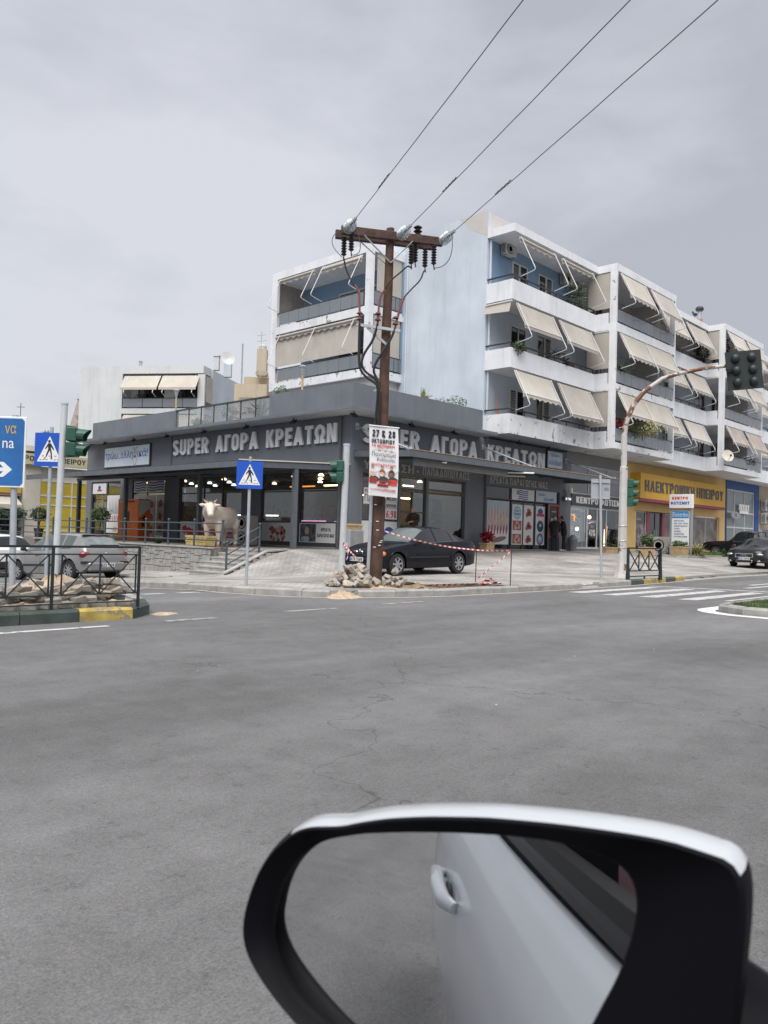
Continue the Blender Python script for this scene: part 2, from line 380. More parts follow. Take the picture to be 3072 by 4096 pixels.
    if ch == '9': w = .52; return w, [_arc(w / 2, .7, w / 2 - h, .30 - h, 0, 360, 12), _arc(w * .15, .58, w * .85 - h, .58 - h, 10, -90, 6)]
    if ch == '&': w = .66; return w, [_arc(.28, .76, .17, .24 - h, -40, 230, 9) + [(w - h, 0)], _arc(.28, .27, .28 - h, .27 - h, 100, 360, 9)]
    if ch == '-': w = .3; return w, [Hh(.45, 0, w)]
    if ch in '.,': return s, [V(h, 0, s)]
    if ch == ':': return s, [V(h, .1, .1 + s), V(h, .6, .6 + s)]
    if ch == '!': return s, [V(h, 0, s), V(h, .32, 1)]
    if ch == '(': return .3, [_arc(.42, .5, .34, .5, 115, 245, 7)]
    if ch == ')': return .3, [_arc(-.12, .5, .34, .5, -65, 65, 7)]
    if ch == '%': w = .7; return w, [D(w * .2, 0, w * .8, 1), _arc(.16, .78, .11, .15, 0, 360, 8), _arc(w - .16, .22, .11, .15, 0, 360, 8)]
    return None
CAPS = set('ΑΒΓΔΕΖΗΘΙΚΛΜΝΟΠΡΣΤΥΦΧΩABDEFHIKLMNOPRSTUXYZ0123456789&-.,:!()% ')
def stroke_letters(s_, s):
    """list of letters; each is a list of front outlines (strips of quads) in cell units"""
    res, x = [], 0.
    for ch in s_:
        w, sts = glyph(ch, s); quads = []
        for k, st in enumerate(sts):
            if st[0] == 'd':
                _, x0, y0, x1, y1 = st; h = s * .52
                quads.append(([(x0 - h, y0), (x1 - h, y1)], [(x0 + h, y0), (x1 + h, y1)], k)); continue
            Lf, Rg = [], []; n = len(st); closed = hypot(st[0][0] - st[-1][0], st[0][1] - st[-1][1]) < 1e-6
            for i, p in enumerate(st):
                a = st[i - 1] if i else (st[-2] if closed else None); b = st[i + 1] if i < n - 1 else (st[1] if closed else None)
                d1 = Vector((p[0] - a[0], p[1] - a[1])).normalized() if a else None; d2 = Vector((b[0] - p[0], b[1] - p[1])).normalized() if b else None
                d1 = d1 or d2; d2 = d2 or d1; t = (d1 + d2)
                t = t.normalized() if t.length > .2 else d1; nr = Vector((-t.y, t.x)); m = s / 2 / max(.5, abs(nr.dot(Vector((-d1.y, d1.x)))))
                Lf.append((p[0] + nr.x * m, p[1] + nr.y * m)); Rg.append((p[0] - nr.x * m, p[1] - nr.y * m))
            quads.append((Lf, Rg, k))
        if quads: res.append([([(a + x, b) for a, b in l_], [(a + x, b) for a, b in r_], k) for l_, r_, k in quads])
        x += w + (.13 if ch != ' ' else 0)
    return res, x - .13
def stroke_text(name, s_, org, xd, yd, wid, hei, mat, parent, depth, s, split, local):
    L_, tot = stroke_letters(s_, s); xd, yd, org = Vector(xd).normalized(), Vector(yd).normalized(), Vector(org); nd = xd.cross(yd)
    fx, fy = wid / tot, hei; outm = []; b = MB()
    for lt in L_:
        if split: b = MB()
        for l_, r_, k in lt:
            dz = depth + .0006 * k; n = len(l_)
            P = lambda p, z: org + xd * (p[0] * fx) + yd * (p[1] * fy) + nd * z
            vs = [P(p, dz) for p in l_] + [P(p, dz) for p in r_] + [P(p, 0) for p in l_] + [P(p, 0) for p in r_]
            fs = [(i, n + i, n + i + 1, i + 1) for i in range(n - 1)] + [(i, i + 1, 2 * n + i + 1, 2 * n + i) for i in range(n - 1)] + [(n + i + 1, n + i, 3 * n + i, 3 * n + i + 1) for i in range(n - 1)] + [(0, 2 * n, 3 * n, n), (n - 1, 2 * n - 1, 4 * n - 1, 3 * n - 1)]
            b.add(vs, fs)
        if split: outm.append(b.build(name, mat, parent, local=local))
    return outm if split else b.build(name, mat, parent, local=local)
def text(name, s, org, xd, yd, wid, hei, mat, parent, depth=.004, bold=.0, res=2, split=False, local=False, names=None):
    """lettering fitted into a wid x hei box whose lower left corner is org; xd reads rightwards, yd up"""
    if all(ch in CAPS for ch in s): return stroke_text(name, s, org, xd, yd, wid, hei, mat, parent, depth, .11 + bold * 2.75, split, local)
    vs, fs = glyphs(s, depth, 0, res)
    x0 = min(v[0] for v in vs); x1 = max(v[0] for v in vs); y0 = min(v[1] for v in vs); y1 = max(v[1] for v in vs); z0 = min(v[2] for v in vs)
    xd, yd, org = Vector(xd).normalized(), Vector(yd).normalized(), Vector(org); nd = xd.cross(yd)
    sx, sy = wid / (x1 - x0), hei / (y1 - y0)
    W = [org + xd * ((v[0] - x0) * sx) + yd * ((v[1] - y0) * sy) + nd * (v[2] - z0) for v in vs]
    if not split:
        return MB().add(W, fs).build(name, mat, parent, local=local)
    par = list(range(len(vs)))                      # islands of the mesh, merged where they overlap sideways
    def find(a):
        while par[a] != a: par[a] = par[par[a]]; a = par[a]
        return a
    for f in fs:
        for k in f[1:]: par[find(k)] = find(f[0])
    isl = {}
    for i in range(len(vs)): isl.setdefault(find(i), []).append(i)
    spans = sorted(([min(vs[i][0] for i in g), max(vs[i][0] for i in g), set(g)] for g in isl.values()), key=lambda t: t[0])
    outl = []
    for sp in spans:
        if outl and sp[0] < outl[-1][1] - .04: outl[-1][1] = max(outl[-1][1], sp[1]); outl[-1][2] |= sp[2]
        else: outl.append(sp)
    res_ = []
    for a, b_, g in outl:
        idx = {i: k for k, i in enumerate(sorted(g))}
        res_.append(MB().add([W[i] for i in sorted(g)], [tuple(idx[i] for i in f) for f in fs if f[0] in g]).build(name, mat, parent, local=local))
    return res_
def rot2(v, a): return Vector((v.x * cos(a) - v.y * sin(a), v.x * sin(a) + v.y * cos(a), v.z))
XR, XL, ZU = Vector((1, 0, 0)), Vector((0, -1, 0)), Vector((0, 0, 1))   # reading direction on the road front and on the side front

def foliage(c, rad, n, size, mat, parent, name='foliage', seed=0, local=False, flatten=1., shell=.55):
    rnd = random.Random(seed + n); b = MB(); c = Vector(c)
    for _ in range(n):
        while True:
            d = Vector((rnd.uniform(-1, 1), rnd.uniform(-1, 1), rnd.uniform(-1, 1)))
            if .02 < d.length < 1: break
        d = d.normalized() * (shell + (1 - shell) * rnd.random()) * (.82 + .3 * rnd.random())
        p = c + Vector((d.x * rad[0], d.y * rad[1], d.z * rad[2]))
        a = Vector((rnd.uniform(-1, 1), rnd.uniform(-1, 1), rnd.uniform(-.6, .9))).normalized()
        s_ = a.orthogonal().normalized() * size * rnd.uniform(.25, .5); a = a * size * rnd.uniform(.7, 1.3)
        b.add([p, p + a * .5 + s_, p + a, p + a * .5 - s_], [(0, 1, 2, 3)])
    return b.build(name, mat, parent, local=local)
def spiky(c, n, ln, wd, mat, parent, name='foliage', seed=0, spread=1., droop=.5, local=False):
    rnd = random.Random(seed); b = MB(); c = Vector(c)
    for _ in range(n):
        an = rnd.uniform(0, 2 * pi); el = rnd.uniform(.25, 1.45) / spread
        d = Vector((cos(an) * cos(el), sin(an) * cos(el), sin(el))); s_ = Vector((-sin(an), cos(an), 0)) * wd
        L_ = ln * rnd.uniform(.6, 1.1); p1 = c + d * L_ * .55; p2 = c + d * L_ - Vector((0, 0, droop * L_ * cos(el) * .5))
        b.add([c - s_ * .4, c + s_ * .4, p1 + s_, p1 - s_, p2], [(0, 1, 2, 3), (3, 2, 4)])
    return b.build(name, mat, parent, local=local)
# ================================================================ ground
def sst(a, b, x):
    t = max(0., min(1., (x - a) / (b - a))); return t * t * (3 - 2 * t)
def z_road(u, v): return -.045 * max(0., min(v, 24.) + 7.5) * (1 - sst(-7., -3., u))
TERR = [(-4.35, -1.62), (-2.62, -.06), (0, 0)]
def _seg(p, a, b):
    ax, ay = b[0] - a[0], b[1] - a[1]; t = max(0, min(1, ((p[0] - a[0]) * ax + (p[1] - a[1]) * ay) / (ax * ax + ay * ay)))
    return hypot(p[0] - a[0] - ax * t, p[1] - a[1] - ay * t)
def z_pav(u, v):
    low = .13 - .045 * max(0., min(v, 24.) + 7.5) * (1 - sst(-7., -3., u))
    if u >= 0: d = max(0, -v); run = 5.3 + 5.0 * sst(1, 16, u)
    else:
        d = min(_seg((u, v), TERR[0], TERR[1]), _seg((u, v), TERR[1], TERR[2])); run = 2.6 + 2.7 * sst(-4.6, -.5, u)
    t = max(0., 1 - d / run); top = .655 + .045 * sst(2, 14, u)
    drop = .10 * sst(-9.6, -10.6, v) * max(sst(-2.7, -2.2, u) * sst(-.75, -1.2, u), 1.1 * sst(5.2, 6.3, u))
    return low + (top - low) * (.45 * t + .55 * t * t * (3 - 2 * t)) - drop

def asphalt():
    m = bpy.data.materials.new('worn_asphalt'); m.use_nodes = True; t = m.node_tree; n = t.nodes; l = t.links; b = n['Principled BSDF']
    g = n.new('ShaderNodeNewGeometry')
    def nz(s, d, ro=.6, vec=None):
        q = n.new('ShaderNodeTexNoise'); q.inputs['Scale'].default_value = s; q.inputs['Detail'].default_value = d; q.inputs['Roughness'].default_value = ro
        l.new(vec or g.outputs['Position'], q.inputs['Vector']); return q.outputs['Fac']
    def rg(f, a, c, lo=0, hi=1):
        r = n.new('ShaderNodeMapRange'); r.inputs[1].default_value = a; r.inputs[2].default_value = c; r.inputs[3].default_value = lo; r.inputs[4].default_value = hi; l.new(f, r.inputs[0]); return r.outputs[0]
    def mu(a, c, op='MULTIPLY'):
        q = n.new('ShaderNodeMath'); q.operation = op
        l.new(a, q.inputs[0])
        if isinstance(c, float): q.inputs[1].default_value = c
        else: l.new(c, q.inputs[1])
        return q.outputs[0]
    big = rg(nz(.26, 5), .32, .68, .78, 1.17)
    mp_ = n.new('ShaderNodeMapping'); mp_.inputs['Rotation'].default_value = (0, 0, .18); mp_.inputs['Scale'].default_value = (.12, .9, 1); l.new(g.outputs['Position'], mp_.inputs['Vector'])
    lane = rg(nz(.8, 4, .55, mp_.outputs['Vector']), .32, .68, .80, 1.14)
    mid = rg(nz(3.2, 6, .7), .3, .7, .86, 1.14)
    fine = rg(nz(105, 4, .75), .28, .72, .60, 1.40)
    spk = rg(nz(42, 3, .7), .30, .70, .84, 1.16)
    dsp = rg(nz(11, 5, .75), .56, .70, 1., .70)
    v = mu(mu(mu(mu(mu(big, lane), mid), fine), spk), dsp)
    vo = n.new('ShaderNodeTexVoronoi'); vo.feature = 'DISTANCE_TO_EDGE'; vo.inputs['Scale'].default_value = .085
    wv = n.new('ShaderNodeVectorMath'); wv.operation = 'ADD'
    nn = n.new('ShaderNodeTexNoise'); nn.inputs['Scale'].default_value = 1.4; nn.inputs['Detail'].default_value = 5; l.new(g.outputs['Position'], nn.inputs['Vector'])
    l.new(g.outputs['Position'], wv.inputs[0]); l.new(nn.outputs['Color'], wv.inputs[1]); l.new(wv.outputs[0], vo.inputs['Vector'])
    crack = rg(vo.outputs['Distance'], .0002, .0009, .66, 1.)
    v = mu(v, crack)
    v = mu(v, rg(nz(.75, 4, .6), .60, .74, 1., .86))
    cm = n.new('ShaderNodeMix'); cm.data_type = 'RGBA'; cm.blend_type = 'MULTIPLY'; cm.inputs[0].default_value = 1
    cm.inputs[6].default_value = (.152, .151, .153, 1); cc = n.new('ShaderNodeCombineColor')
    for k in range(3): l.new(v, cc.inputs[k])
    l.new(cc.outputs[0], cm.inputs[7]); l.new(cm.outputs[2], b.inputs['Base Color'])
    b.inputs['Roughness'].default_value = .88; b.inputs['Specular IOR Level'].default_value = .3
    bp = n.new('ShaderNodeBump'); bp.inputs['Strength'].default_value = .8; bp.inputs['Distance'].default_value = .008
    l.new(nz(100, 4, .75), bp.inputs['Height']); l.new(bp.outputs['Normal'], b.inputs['Normal'])
    return m
def paving(name, c1, c2, sx, sy, rot=0., joint=.55):
    m = bpy.data.materials.new(name); m.use_nodes = True; t = m.node_tree; n = t.nodes; l = t.links; b = n['Principled BSDF']
    g = n.new('ShaderNodeNewGeometry'); mp_ = n.new('ShaderNodeMapping'); mp_.inputs['Rotation'].default_value = (0, 0, rot); l.new(g.outputs['Position'], mp_.inputs['Vector'])
    br = n.new('ShaderNodeTexBrick'); br.inputs['Scale'].default_value = 1; br.inputs['Brick Width'].default_value = sx; br.inputs['Row Height'].default_value = sy
    br.inputs['Mortar Size'].default_value = .012; br.inputs['Mortar Smooth'].default_value = .3; br.inputs['Color1'].default_value = (*c1, 1); br.inputs['Color2'].default_value = (*c2, 1)
    br.inputs['Mortar'].default_value = (*[x * joint for x in c1], 1); br.inputs['Bias'].default_value = 0
    l.new(mp_.outputs[0], br.inputs['Vector'])
    q = n.new('ShaderNodeTexNoise'); q.inputs['Scale'].default_value = .55; q.inputs['Detail'].default_value = 7; q.inputs['Roughness'].default_value = .65; l.new(g.outputs['Position'], q.inputs['Vector'])
    r = n.new('ShaderNodeMapRange'); r.inputs[1].default_value = .32; r.inputs[2].default_value = .7; r.inputs[3].default_value = .50; r.inputs[4].default_value = 1.25; l.new(q.outputs['Fac'], r.inputs[0])
    q2 = n.new('ShaderNodeTexNoise'); q2.inputs['Scale'].default_value = 26; q2.inputs['Detail'].default_value = 4; l.new(g.outputs['Position'], q2.inputs['Vector'])
    r2 = n.new('ShaderNodeMapRange'); r2.inputs[1].default_value = .3; r2.inputs[2].default_value = .7; r2.inputs[3].default_value = .86; r2.inputs[4].default_value = 1.12; l.new(q2.outputs['Fac'], r2.inputs[0])
    mm = n.new('ShaderNodeMath'); mm.operation = 'MULTIPLY'; l.new(r.outputs[0], mm.inputs[0]); l.new(r2.outputs[0], mm.inputs[1])
    cc = n.new('ShaderNodeCombineColor')
    for k in range(3): l.new(mm.outputs[0], cc.inputs[k])
    cm = n.new('ShaderNodeMix'); cm.data_type = 'RGBA'; cm.blend_type = 'MULTIPLY'; cm.inputs[0].default_value = 1
    l.new(br.outputs['Color'], cm.inputs[6]); l.new(cc.outputs[0], cm.inputs[7]); l.new(cm.outputs[2], b.inputs['Base Color'])
    b.inputs['Roughness'].default_value = .85
    bp = n.new('ShaderNodeBump'); bp.inputs['Strength'].default_value = .7; bp.inputs['Distance'].default_value = .008
    l.new(br.outputs['Fac'], bp.inputs['Height']); bp.invert = True; l.new(bp.outputs['Normal'], b.inputs['Normal'])
    return m
K['asphalt'] = asphalt()
K['pavers'] = paving('sidewalk_pavers', (.43, .41, .385), (.36, .345, .325), .22, .11, .0)
K['pavers_grey'] = paving('island_pavers', (.27, .26, .25), (.22, .215, .21), .2, .1, .3)
K['tile_floor'] = paving('terrace_tiles', (.23, .21, .19), (.20, .185, .17), .4, .4, 0, .8)
K['kerb'] = M('kerb_concrete', (.30, .295, .28), .9, var=.22, sc=4, bump=.4, bsc=40, streak=.25)
K['kerb_green'] = M('kerb_green_paint', (.050, .068, .062), .8, var=.3, sc=4, peel=((.22, .21, .19), .64, 5))
K['kerb_yellow'] = M('kerb_yellow_paint', (.42, .32, .085), .85, var=.3, sc=5, streak=.4, peel=((.26, .22, .15), .50, 7))
K['paint'] = M('road_paint', (.46, .46, .45), .8, var=.12, sc=6, peel=((.17, .17, .175), .57, 7))
K['paint_faint'] = M('faint_road_paint', (.30, .30, .295), .8, var=.15, sc=6, peel=((.16, .16, .165), .52, 7))
K['paint_new'] = M('fresh_road_paint', (.60, .60, .58), .8, var=.08, sc=6, peel=((.20, .20, .20), .70, 9))
K['paint_cream'] = M('cream_road_paint', (.46, .43, .36), .8, var=.12, sc=6, peel=((.16, .16, .16), .60, 6))
K['sand'] = M('loose_sand', (.44, .345, .24), .95, var=.3, sc=9, bump=.6, bsc=50)
K['dirt'] = M('dug_earth', (.24, .17, .115), .95, var=.4, sc=9, bump=.8, bsc=40)
K['stone'] = M('wall_stone', (.33, .325, .31), .9, var=.22, sc=5, bump=.5, bsc=30)
K['mortar'] = M('wall_joint', (.115, .11, .105), .95, var=.2, sc=8)
K['step'] = M('marble_step', (.36, .35, .335), .7, var=.18, sc=3, streak=.2)
K['grass'] = M('grass_blade', (.06, .10, .028), .8, var=.5, sc=5)
K['soil'] = M('grassy_soil', (.075, .085, .035), .95, var=.5, sc=6)
K['block'] = M('loose_paver', (.36, .31, .255), .9, var=.3, sc=5, bump=.35, bsc=40)
K['block2'] = M('loose_paver_grey', (.30, .28, .25), .9, var=.3, sc=5, bump=.35, bsc=40)

def road_sheet():
    us = sorted(set([-600, -300, -150, -90, -60] + [-45 + 1. * i for i in range(46)] + [i * 3. for i in range(0, 31)] + [140, 250, 600]))
    vs = sorted(set([-600, -300, -150, -90, -60, -40] + [-30 + 1. * i for i in range(90)] + [90, 150, 300, 600]))
    b = MB(); idx = {}
    for i, u in enumerate(us):
        for j, v in enumerate(vs):
            idx[i, j] = len(b.v); b.v.append((u, v, z_road(u, v)))
    for i in range(len(us) - 1):
        for j in range(len(vs) - 1): b.f.append((idx[i, j], idx[i + 1, j], idx[i + 1, j + 1], idx[i, j + 1]))
    o = b.build('road', K['asphalt'], smooth=False); o.data.shade_smooth(); tag(o, 'grey worn asphalt road across the junction', kind='structure')
road_sheet()

def inside(p, poly):
    x, y = p; c = False; j = len(poly) - 1
    for i in range(len(poly)):
        xi, yi = poly[i]; xj, yj = poly[j]
        if (yi > y) != (yj > y) and x < (xj - xi) * (y - yi) / (yj - yi) + xi: c = not c
        j = i
    return c
KERB = [(75, -9.9), (15.5, -9.95), (10, -10.0), (5.4, -10.45), (3.4, -10.68), (1, -10.9), (-2.4, -11.0), (-4.7, -11.02), (-7.6, -10.92), (-8.75, -10.72), (-9.65, -10.40), (-10.28, -10.05), (-10.74, -9.6),
        (-11.08, -9.0), (-11.32, -8.3), (-11.42, -7.5), (-11.42, -2.6), (-11.2, -1.9), (-10.6, -1.55), (-8.7, -1.3), (-8.15, -.95), (-7.9, -.2), (-7.9, 34)]
def sheet(name, poly, zf, cell, mat, holes=(), zoff=0., x_limit=None):
    x0 = min(p[0] for p in poly); x1 = max(p[0] for p in poly); y0 = min(p[1] for p in poly); y1 = max(p[1] for p in poly)
    b = MB(); idx = {}; nx = int((x1 - x0) / cell) + 1; ny = int((y1 - y0) / cell) + 1
    def vid(i, j):
        if (i, j) not in idx:
            x, y = x0 + i * cell, y0 + j * cell; idx[i, j] = len(b.v); b.v.append((x, y, zf(x, y) + zoff))
        return idx[i, j]
    for i in range(nx):
        for j in range(ny):
            cx, cy = x0 + (i + .5) * cell, y0 + (j + .5) * cell
            if inside((cx, cy), poly) and not any(inside((cx, cy), h) for h in holes):
                b.f.append((vid(i, j), vid(i + 1, j), vid(i + 1, j + 1), vid(i, j + 1)))
    o = b.build(name, mat); o.data.shade_smooth(); return o
def offset(path, d):
    r = []
    for i, p in enumerate(path):
        a = Vector(path[max(i - 1, 0)]); c = Vector(path[min(i + 1, len(path) - 1)]); t = (c - a).normalized(); r.append((p[0] + t.y * d, p[1] - t.x * d))
    return r
inner = offset(KERB, .11)          # path runs from right to left, pavement lies on its right-hand side
HOLE = [(-7.95, -10.55), (-4.95, -10.62), (-4.75, -9.75), (-7.2, -9.5), (-8.1, -9.75)]
pav_poly = inner + [(-5.7, 34), (-5.7, .35), (-4.2, .35), (-4.0, -1.2), (-2.5, .25), (0.3, .3), (75, .3)]
pv = sheet('sidewalk', pav_poly, z_pav, .13, K['pavers'], holes=[HOLE])
tag(pv, 'pale block paving of the corner sidewalk', kind='structure')
skb = MB()
for p, q in zip(inner, inner[1:]): skb.quad((*p, z_pav(*p) + .002), (*q, z_pav(*q) + .002), (*q, z_road(*q) - .3), (*p, z_road(*p) - .3))
tag(skb.build('sidewalk_edge', K['kerb']), 'earth edge under the corner sidewalk', kind='structure')
# the trench dug into the sidewalk
tr = MB(); n_ = len(HOLE)
rnd = random.Random(4)
for i in range(n_):
    a, c = HOLE[i], HOLE[(i + 1) % n_]
    tr.quad((a[0], a[1], z_pav(*a) + .004), (c[0], c[1], z_pav(*c) + .004), (c[0], c[1], -.14), (a[0], a[1], -.14))
dg = sheet('dug_earth', [(p[0] * 1.0, p[1]) for p in HOLE], lambda x, y: -.02 + .16 * sst(-6.6, -8.0, x) + .05 * sin(x * 9) * sin(y * 11) + .03 * sin(x * 23 + y * 17), .07, K['dirt'])
tag(dg, 'brown dug earth in the open trench behind the kerb', kind='stuff')
tag(tr.build('trench_side', K['dirt']), 'earth sides of the open trench', kind='structure')

def arc_points(path, step):
    pts = [Vector((*p, 0)) for p in path]; outp = [pts[0]]; carry = 0
    for a, c in zip(pts, pts[1:]):
        d = c - a; l_ = d.length; t = step - carry
        while t < l_: outp.append(a + d * (t / l_)); t += step
        carry = l_ - (t - step)
    return outp
def kerb_stone(a, c, ht, wd, zb, mat, parent, gap=.006, ch=.035, name='kerb_stone'):
    d = (c - a).normalized(); nrm = Vector((d.y, -d.x, 0)); a = a + d * gap; c = c - d * gap
    prof = [(0, -.12), (0, ht - ch), (ch, ht), (wd, ht), (wd, -.12)]
    b = MB(); za, zc = zb(a.x, a.y), zb(c.x, c.y)
    P0 = [a + nrm * x + Vector((0, 0, za + z)) for x, z in prof]; P1 = [c + nrm * x + Vector((0, 0, zc + z)) for x, z in prof]
    n = len(prof)
    b.add(P0 + P1, [tuple(range(n)), tuple(range(n, 2 * n))[::-1]] + [(i, n + i, n + (i + 1) % n, (i + 1) % n) for i in range(n)])
    return b.build(name, mat, parent)
kerb = thing('kerb', 'grey concrete kerb curving round the corner sidewalk', 'kerb', (-10, -10.2, 0))
kp = arc_points(KERB[1:], .98)
rnd = random.Random(5)
GAP0, GAP1 = Vector((-10.22, -10.10, 0)), Vector((-9.70, -10.36, 0))
for a, c in zip(kp, kp[1:]):
    m_ = (a + c) / 2
    ht, mt = .15, K['kerb']
    if m_.x > 5.3: ht = .02 if m_.x > 6.2 else .09
    elif 1.0 < m_.x <= 5.4: mt = K['kerb_green'] if (1 < m_.x < 2.2 or 3.4 < m_.x < 4.6) else K['kerb_yellow']
    elif -2.5 < m_.x < -.9 and m_.y < -10: ht = .05
    if m_.y > 12 and m_.x < -7: continue
    if m_.y < -9.5 and m_.x < -8.9:                      # trim the stones either side of the broken-out length
        if a.x > GAP1.x > c.x: c = GAP1.copy()
        elif a.x > GAP0.x > c.x: a = GAP0.copy()
        elif GAP0.x < m_.x < GAP1.x: continue
        if (a - c).length < .08: continue
    kerb_stone(a, c, ht + rnd.uniform(-.008, .008), .2, z_road, mt, kerb)
# sand spilling through the missing kerb stone
def heap(name, c, rx, ry, h, mat, seed, rot=0., n=26, rough=.25):
    r_ = random.Random(seed); b = MB(); m = 12
    zc = Vector(c)
    for i in range(m + 1):
        t = i / m
        for k in range(n):
            an = 2 * pi * k / n; wob = 1 + .14 * sin(an * 3 + seed) + .09 * sin(an * 7 + 2 * seed)
            x = rx * t * wob * cos(an); y = ry * t * wob * sin(an)
            z = h * (1 - sst(0, 1, t)) * (1 + rough * r_.uniform(-1, 1)) - (.03 if i == m else 0)
            b.v.append((zc.x + x * cos(rot) - y * sin(rot), zc.y + x * sin(rot) + y * cos(rot), zc.z + z))
    for i in range(m):
        for k in range(n): b.f.append((i*n+k, (i+1)*n+k, (i+1)*n+(k+1)%n, i*n+(k+1)%n))
    o = b.build(name, mat); o.data.shade_smooth(); return o
tag(heap('spilled_sand', (-9.97, -10.16, -.015), .50, .50, .115, K['sand'], 3, rough=.45), 'pale sand spilling where a kerb stone is missing', kind='stuff')
tag(heap('rubble_dust', (-8.75, -9.55, .10), 1.25, .7, .07, K['sand'], 15, -.8, rough=.5), 'pale dust and crumbs under the rubble heap', kind='stuff')
tag(heap('trench_spoil', (-7.75, -9.95, .10), .95, .48, .12, K['dirt'], 5, rough=.4), 'loose spoil beside the foot of the wooden pole', kind='stuff')
tag(heap('sand_heap', (-15.75, -10.25, .13), 1.15, .5, .38, K['sand'], 8, .05, rough=.16), 'heap of orange sand behind the island railing', kind='stuff')
tag(heap('spilled_sand', (-14.5, -11.15, -.012), .36, .26, .035, K['sand'], 9, .4), 'thin fan of sand at the end of the island kerb', kind='stuff')

# ---------------------------------------------------------------- left traffic island
ISL = [(-30, -11.45), (-17, -11.45), (-15.1, -11.5), (-14.88, -11.42), (-14.76, -11.2), (-14.35, -10.4), (-14.05, -9.4), (-13.95, -8.0), (-14.0, -6.9), (-14.4, -6.4), (-16, -6.2), (-30, -6.0)]
isl_in = offset(ISL[::-1], .1)
iso = sheet('traffic_island', isl_in, lambda x, y: .145, .12, K['pavers_grey']); tag(iso, 'paved traffic island on the left', kind='structure')
ik = thing('kerb', 'kerb of the left traffic island painted dark green and yellow', 'kerb', (-15.5, -11.45, 0))
ip = arc_points(ISL[::-1], .76)
for a, c in zip(ip, ip[1:]):
    m_ = (a + c) / 2
    if m_.x < -21: continue
    mt = K['kerb_green']
    if -16.25 < m_.x < -14.98 and m_.y < -11: mt = K['kerb_yellow']
    elif m_.y > -10.2: mt = K['kerb']
    kerb_stone(a, c, .165, .2, lambda x, y: 0, mt, ik)
# ---------------------------------------------------------------- right grass island
def isl_pts(off):
    r = []
    for k in range(0, 9):
        an = pi / 2 + pi / 2 * k / 8
        r.append((-5.22 + (.74 + off) * cos(an), -16.46 + (.74 + off) * sin(an)))
    for k in range(0, 7):
        an = pi + pi / 2 * k / 6
        r.append((-4.96 + (1.02 + off) * cos(an), -19.0 + (1.02 + off) * sin(an)))
    return [(30, -15.72 + off)] + r + [(30, -20.02 - off)]
wl = MB()
o1, o2 = isl_pts(.04), isl_pts(.36)
for i in range(len(o1) - 1):
    wl.quad((*o1[i], .004), (*o1[i + 1], .004), (*o2[i + 1], .004), (*o2[i], .004))
tag(wl.build('road_marking', K['paint_new']), 'white painted outline round the grass island', kind='structure')
ip2 = arc_points(isl_pts(0), .66)
gk = thing('kerb', 'pale kerb round the grass island on the right', 'kerb', (-5.7, -16.4, 0))
for a, c in zip(ip2, ip2[1:]):
    if (a + c).x / 2 > 14: continue
    kerb_stone(c, a, .145, .2, lambda x, y: 0, K['kerb'], gk, ch=.04)
gs = sheet('grass_bed', isl_pts(-.16), lambda x, y: .125 + .02 * sin(x * 3) * sin(y * 4), .2, K['soil']); tag(gs, 'soil of the grass island', kind='structure')
gb = MB(); rnd = random.Random(21)
for _ in range(11000):
    x = -5.75 + 12 * rnd.random() ** 1.4; y = -15.93 - 2.4 * rnd.random() ** 1.3
    if x < -5.22 and y > -16.46 and hypot(x + 5.22, y + 16.46) > .52: continue
    h = rnd.uniform(.03, .09); a = rnd.uniform(0, pi); s_ = .006; dx, dy = rnd.uniform(-.03, .03), rnd.uniform(-.03, .03)
    gb.add([(x - s_ * cos(a), y - s_ * sin(a), .11), (x + s_ * cos(a), y + s_ * sin(a), .11), (x + dx, y + dy, .12 + h)], [(0, 1, 2)])
tag(gb.build('grass', K['grass']), 'short green grass on the right island', kind='stuff')

# ---------------------------------------------------------------- road markings
def marking(pts, mat, label='white painted road marking', z=.004):
    b = MB(); n = 10
    a, c, d, e = [Vector((*p, 0)) for p in pts]
    for i in range(n):
        t0, t1 = i / n, (i + 1) / n
        q = [a.lerp(c, t0), a.lerp(c, t1), e.lerp(d, t1), e.lerp(d, t0)]
        b.quad(*[(p.x, p.y, z_road(p.x, p.y) + z) for p in q])
    return tag(b.build('road_marking', mat), label, kind='structure')
for i, (v0, u0, u1) in enumerate(((-11.72, -3.7, .55), (-12.57, -3.6, .95), (-13.36, -3.35, 1.15), (-14.23, -3.2, 1.35))):
    marking([(u0, v0 - .2), (u1, v0 - .16), (u1 + .05, v0 + .18), (u0 - .1, v0 + .18)], K['paint'], 'worn white zebra crossing bar on the right')
marking([(-2.7, -14.95), (12, -14.95), (12, -14.82), (-2.6, -14.82)], K['paint'], 'white line behind the grass island')
marking([(1.0, -11.35), (1.25, -11.35), (2.4, -14.6), (2.1, -14.6)], K['paint'], 'white stop line beyond the right zebra crossing')
for v0, u0, u1 in ((-13.25, 3.3, 6.2), (-12.7, 5.2, 9.0)):
    marking([(u0, v0 - .1), (u1, v0 - .1), (u1, v0 + .1), (u0, v0 + .1)], K['paint'], 'white lane marking on the far right road')
for u0 in (-11.95, -12.75, -13.5):
    marking([(u0 - .24, -8.0), (u0 + .22, -8.0), (u0 + .22, -5.3), (u0 - .24, -5.3)], K['paint'], 'white zebra bar across the side street')
for u0, u1, v0 in ((-17.6, -15.85, -12.08), (-14.98, -14.15, -11.98), (-12.72, -11.6, -11.78), (-10.3, -9.2, -11.62)):
    marking([(u0, v0 - .07), (u1, v0 - .05), (u1, v0 + .07), (u0, v0 + .07)], K['paint'] if u0 < -17 else K['paint_faint'], 'white broken edge line on the near road')
kl = MB(); ko1, ko2 = offset(KERB[1:17], -.03), offset(KERB[1:17], -.13)
